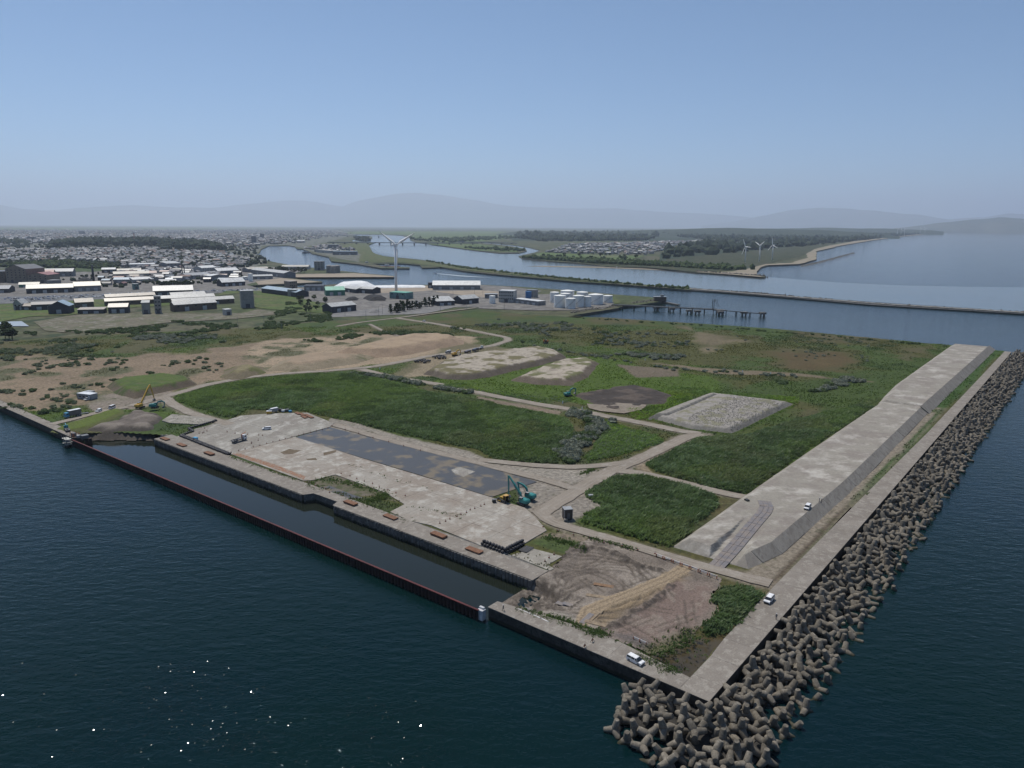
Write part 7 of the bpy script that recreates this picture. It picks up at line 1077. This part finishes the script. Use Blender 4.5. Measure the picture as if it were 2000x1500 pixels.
bags([(352, 852), (446, 889)], 'black sandbag in the long row between the yard and the quay strip', 'sandbags along the upper yard', 2); bags([(352, 852), (378, 843), (368, 838), (424, 822)], 'black sandbag in the zigzag row at the left of the upper yard', 'sandbags zigzag', 1); bags([(939, 1063), (985, 1081)], 'black sandbag in the double wall at the lower yard corner', 'sandbags at the lower yard corner', 2, 2); bags([(990, 1080), (1024, 1063)], 'black sandbag in the short row behind the black mat', 'sandbags by the black mat', 2, 2)
for cx_, cy2, lb, gp_ in ((826, 707, 'black bulk bag in the left pile by the trucks', 'left pile of black bags'), (859, 699, 'black bulk bag in the right pile by the trucks', 'right pile of black bags')):
    for i in range(34): a = R0.uniform(0, 6.28); r = math.sqrt(R0.random()); q = P(cx_, cy2, 3.4); o = link('bulk_bag', BAGS[i % 4], None, (q.x + 6.2 * r * math.cos(a), q.y + 4.5 * r * math.sin(a), 3.4 + (1 - r) * 1.6), a); o.scale = (1.25, 1.25, 1.3); tag(o, lb, 'bulk bag', gp_)
t = thing('rubber_mat', 'flat black mat lying behind the short sandbag row', 'mat', P(1030, 1073, 3.55)); b = MB(); b.prism([P(x, y, 3.5) - t.location for x, y in ((1012, 1075), (1028, 1066), (1043, 1070), (1028, 1080))], -.1, .12); b.obj('mat', P_BLK, t); b = MB(); [b.box((math.cos(ANG_U) * s, math.sin(ANG_U) * s, .15), (3.4, .12, .06), ANG_V) for s in (-1.2, -.4, .4, 1.2)]; b.obj('rib', P_STL, t)
sheet('orange_net', uvp([(452, 886), (470, 886), (540, 908), (598, 931), (594, 936), (540, 916), (480, 896)], 3.5), 3.505, pm('orange_net', (.26, .13, .075), (.26, .21, .17), 1.2, grain=.3), label='strip of orange netting along the quay edge of the pale yard', sub=2, jit=.35)
# posts and cones along the yards
def post_me(h, c1): b = MB(); b.cyl((0, 0, 0), (0, 0, h), .09, .07, 6); return b.mesh('shaft', c1)
CONE = MB(); CONE.cyl((0, 0, .05), (0, 0, .85), .22, .05, 8); CONE_ME = CONE.mesh('cone', P_ORG); CBASE = MB().box((0, 0, .03), (.55, .55, .06)).mesh('base', P_BLK); CBAND = MB().cyl((0, 0, .42), (0, 0, .6), .145, .11, 8).mesh('band', P_WHT)
def cones(px, n, label, group, jit=.4, z=3.5):
    q = [P(x, y, z) for x, y in px]; m = len(q) - 1
    for i in range(n): f = i / max(1, n - 1) * m * .9999; k = int(f); p = q[k] + (q[k + 1] - q[k]) * (f - k); t = thing('traffic_cone', label, 'traffic cone', (p.x + R0.uniform(-jit, jit), p.y + R0.uniform(-jit, jit), z), R0.uniform(0, 1.5), group); link('cone', CONE_ME, t); link('base', CBASE, t); link('band', CBAND, t)
cones([(452, 884), (640, 836)], 16, 'orange cone on the seam between upper yard and flooded yard', 'cones along the yard seam'); cones([(430, 846), (520, 850), (500, 868)], 8, 'orange cone standing out on the upper yard', 'cones on the upper yard', 3); cones([(648, 832), (820, 880)], 7, 'orange cone along the pinkish track', 'cones along the pinkish track'); cones([(668, 925), (790, 968)], 9, 'orange cone round the sunken pit', 'cones round the pit'); cones([(860, 1022), (948, 985)], 10, 'orange cone on the joint of the pale yard', 'cones on the pale yard'); cones([(600, 945), (690, 975)], 7, 'orange cone on the quay strip beside the pit', 'cones on the quay strip', 1.5); cones([(1063, 1096), (1070, 1090), (1080, 1084)], 3, 'orange cone on the block beside the scarp', 'cones beside the scarp'); cones([(1280, 1082), (1060, 1030)], 8, 'orange cone along the dirt road past the mud field', 'cones along the mud road'); cones([(372, 842), (405, 848), (392, 838)], 6, 'dark drum like cone near the zigzag sandbags', 'cones by the zigzag sandbags', 2)
# pipe barriers
RAIL = MB(); [RAIL.cyl((-1.4, 0, z), (1.4, 0, z), .07, None, 6) for z in (.95, .55)]; RAIL_ME = RAIL.mesh('rail', P_WHT); LEGB = MB(); [LEGB.box((x, 0, .5), (.1, .5, 1.0)) for x in (-1.2, 1.2)]; LEGB_ME = LEGB.mesh('legs', P_ORG)
def barrier(p, an, label, group=None, k=1.): t = thing('pipe_barrier', label, 'barrier', p, an, group); t.scale = (k, k, k); link('rail', RAIL_ME, t); link('legs', LEGB_ME, t)
a, c = P(1280, 1086, 3.4), P(1402, 1131, 3.4); e = c - a; n = int(e.length / 2.85)
for i in range(n): p = a + e * ((i + .5) / n); barrier(p, math.atan2(e.y, e.x), 'white pipe barrier with orange legs along the dirt road by the mud field', 'pipe barriers along the mud road')
for x, y, lb in ((1243, 1252, 'left white barricade standing on the dark mud by the breakwater'), (1256, 1257, 'right white barricade standing on the dark mud by the breakwater')): q = P(x, y, 3.0); barrier((q.x, q.y, mud_z(q.x, q.y) + .05), head(1238, 1249, 1261, 1259), lb, 'barricades in the mud', .75)
for x, y, lb in ((1142, 1265, 'dark folding frame at the sea edge of the front breakwater arm'), (1157, 1254, 'dark folding frame at the land edge of the front breakwater arm')): t = thing('folding_frame', lb, 'stand', P(x, y, 3.52), ANG_U); b = MB(); [b.cyl((-.5, s * .35, 0), (0, 0, 1.1), .05, None, 5) for s in (-1, 1)]; [b.cyl((.5, s * .35, 0), (0, 0, 1.1), .05, None, 5) for s in (-1, 1)]; b.obj('frame', P_STL, t); MB().box((0, 0, .6), (.7, .05, .5)).obj('board', P_ORG, t)
t = thing('pipe', 'thin white pipe lying along the weeds of the front breakwater arm', 'pipe', P(1035, 1198, 3.4)); b = MB(); pp = [P(x, y, 3.45) - t.location for x, y in ((1012, 1189), (1030, 1196), (1060, 1209), (1070, 1214))]; [b.cyl(p0, p1, .12, None, 6) for p0, p1 in zip(pp[:-1], pp[1:])]; b.obj('pipe', P_WHT, t); MB().cyl(pp[-1], pp[-1] + (pp[-1] - pp[-2]).normalized() * .3, .18, None, 8).obj('flange', P_GRY, t)
# stone markers in the meadow and white posts along the road
for i, (x, y) in enumerate(((1099, 788), (742, 722), (1137, 800), (1450, 727), (1505, 731), (1260, 704))): t = thing('marker_post', 'short white post ' + ('by the road fork of the teal excavator', 'at the bend of the long road', 'beside the straight dirt road', 'on the old meadow track', 'farther along the old meadow track', 'in front of the meadow thicket')[i], 'post', P(x, y, 3.4)); MB().box((0, 0, .7), (.5, .5, 1.5)).obj('shaft', P_WHT, t); MB().box((0, 0, 1.5), (.6, .6, .15)).obj('cap', P_GRY, t)
# work platform where the pile wall meets the left quay
t = thing('work_platform', 'cluttered steel work platform at the far end of the sheet pile wall', 'platform', W(-5, 320, 0), ANG_V)
for z, dx in ((1.2, 0), (2.4, -.8), (3.6, .2)): MB().box((dx, 3.5, z), (5.5, 2.6, .15)).obj('deck', paint('deck_pale', (.42, .41, .37), .7), t)
b = MB(); [b.cyl((x, y, -2), (x, y, 5.2), .13, None, 6) for x in (-2.6, 0, 2.6) for y in (2.3, 4.7)]; b.obj('post', P_STL, t); MB().box((2.5, -.5, 4.3), (2.2, 1.6, 1.6)).obj('generator', P_STL, t); MB().box((-2, -1.0, 4.1), (1.8, 1.4, 1.2)).obj('winch', P_GRY, t); MB().box((-5.2, -2.5, 4.3), (3, 3, 1.6)).obj('tank', P_STL, t); MB().box((-6, -3.6, 1.4), (4.6, 1.6, 4.4)).obj('sheet_wall', M_PILE, t); b = MB(); [b.cyl((x, y, 3.4), (x, y, 5.6), .09, None, 5) for x in (0, 1, -1, 3, 4) for y in (-2, .5)]; b.obj('railing', P_ORG, t)
# people: one continuous skinned body each
def person(loc, rz, label, shirt, trousers, stride=.18, arm=.15):
    vs = [(0, 0, .95), (0, 0, 1.15), (0, 0, 1.36), (0, 0, 1.48), (.02, 0, 1.62), (.03, 0, 1.72)]; rad = [.15, .14, .17, .06, .10, .085]; ed = [(0, 1), (1, 2), (2, 3), (3, 4), (4, 5)]
    def chain(st_, pts, rs):
        p = st_
        for q, r in zip(pts, rs): vs.append(q); rad.append(r); ed.append((p, len(vs) - 1)); p = len(vs) - 1
        return p
    for s in (-1, 1):
        f = stride * s; chain(0, [(0, s * .10, .88), (f * .5 + .03, s * .11, .5), (f, s * .11, .09), (f + .16, s * .12, .04)], [.095, .065, .045, .04])
        w_ = chain(2, [(0, s * .20, 1.36), (-f * .4, s * .26, 1.10), (-f * .6 + arm, s * .25, .88)], [.06, .045, .032])
        for k in range(4): b0 = vs[w_]; chain(w_, [(b0[0] + .03 + (k - 1.5) * .018, b0[1] + s * .012, b0[2] - .07), (b0[0] + .05 + (k - 1.5) * .02, b0[1], b0[2] - .13 + abs(k - 1.5) * .008)], [.009, .008])
        b0 = vs[w_]; chain(w_, [(b0[0] + .05, b0[1] - s * .02, b0[2] - .04), (b0[0] + .07, b0[1] - s * .03, b0[2] - .07)], [.01, .009])
    me = bpy.data.meshes.new('body'); me.from_pydata(vs, ed, []); t = thing('person', label, 'person', loc, rz); o = link('body', me, t); o.modifiers.new('skin', 'SKIN'); me.skin_vertices[0].data[0].use_root = True
    for i, r in enumerate(rad): me.skin_vertices[0].data[i].radius = (r, r)
    sb = o.modifiers.new('sub', 'SUBSURF'); sb.levels = sb.render_levels = 1; dg = bpy.context.evaluated_depsgraph_get(); m2 = bpy.data.meshes.new_from_object(o.evaluated_get(dg)); o.modifiers.clear(); o.data = m2
    m2.materials.clear(); [m2.materials.append(m) for m in (trousers, shirt, SKIN)]
    for p in m2.polygons: z = p.center.z; y = abs(p.center.y); p.material_index = 2 if z > 1.46 or (z < .93 and y > .17) else (1 if z > .93 else 0); p.use_smooth = True
    b = MB(); b.cyl((.03, 0, 1.68), (.02, 0, 1.80), .115, .06, 12); b.cyl((.06, 0, 1.675), (.06, 0, 1.69), .15, .14, 12); b.obj('helmet', P_WHT, t); b = MB(); [b.cyl((.115, s * .035, 1.645), (.122, s * .035, 1.645), .012, None, 6) for s in (-1, 1)]; b.add([(.11, -.015, 1.63), (.11, .015, 1.63), (.145, 0, 1.60), (.11, 0, 1.65)], [[0, 1, 2], [0, 2, 3], [1, 3, 2]]); b.box((.115, 0, 1.57), (.01, .05, .012)); b.obj('face', paint('face_dark', (.12, .07, .05)), t); b = MB(); [b.box((f_ * stride + .06, f_ * .115, .05), (.27, .10, .1)) for f_ in (-1, 1)]; b.obj('shoe', P_BLK, t); return t
SKIN = paint('skin', (.38, .24, .17), .6); CL_D = paint('dark_cloth', (.035, .04, .05), .8); CL_G = paint('grey_cloth', (.10, .11, .12), .8); CL_B = paint('navy_cloth', (.04, .05, .09), .8)
person(P(983, 1193, 3.52), 2.4, 'person in dark clothes walking near the white block on the breakwater', CL_G, CL_D, .24); person(P(1516, 1210, 3.52), 1.2, 'person in grey standing at the sea edge near the white station wagon', CL_G, CL_B, .08); person(P(1600, 980, 5.82), -.4, 'left of two people standing on the embankment top', CL_B, CL_D, .06); person(P(1604.5, 981.5, 5.82), 2.6, 'right of two people standing on the embankment top', CL_D, CL_G, .1)
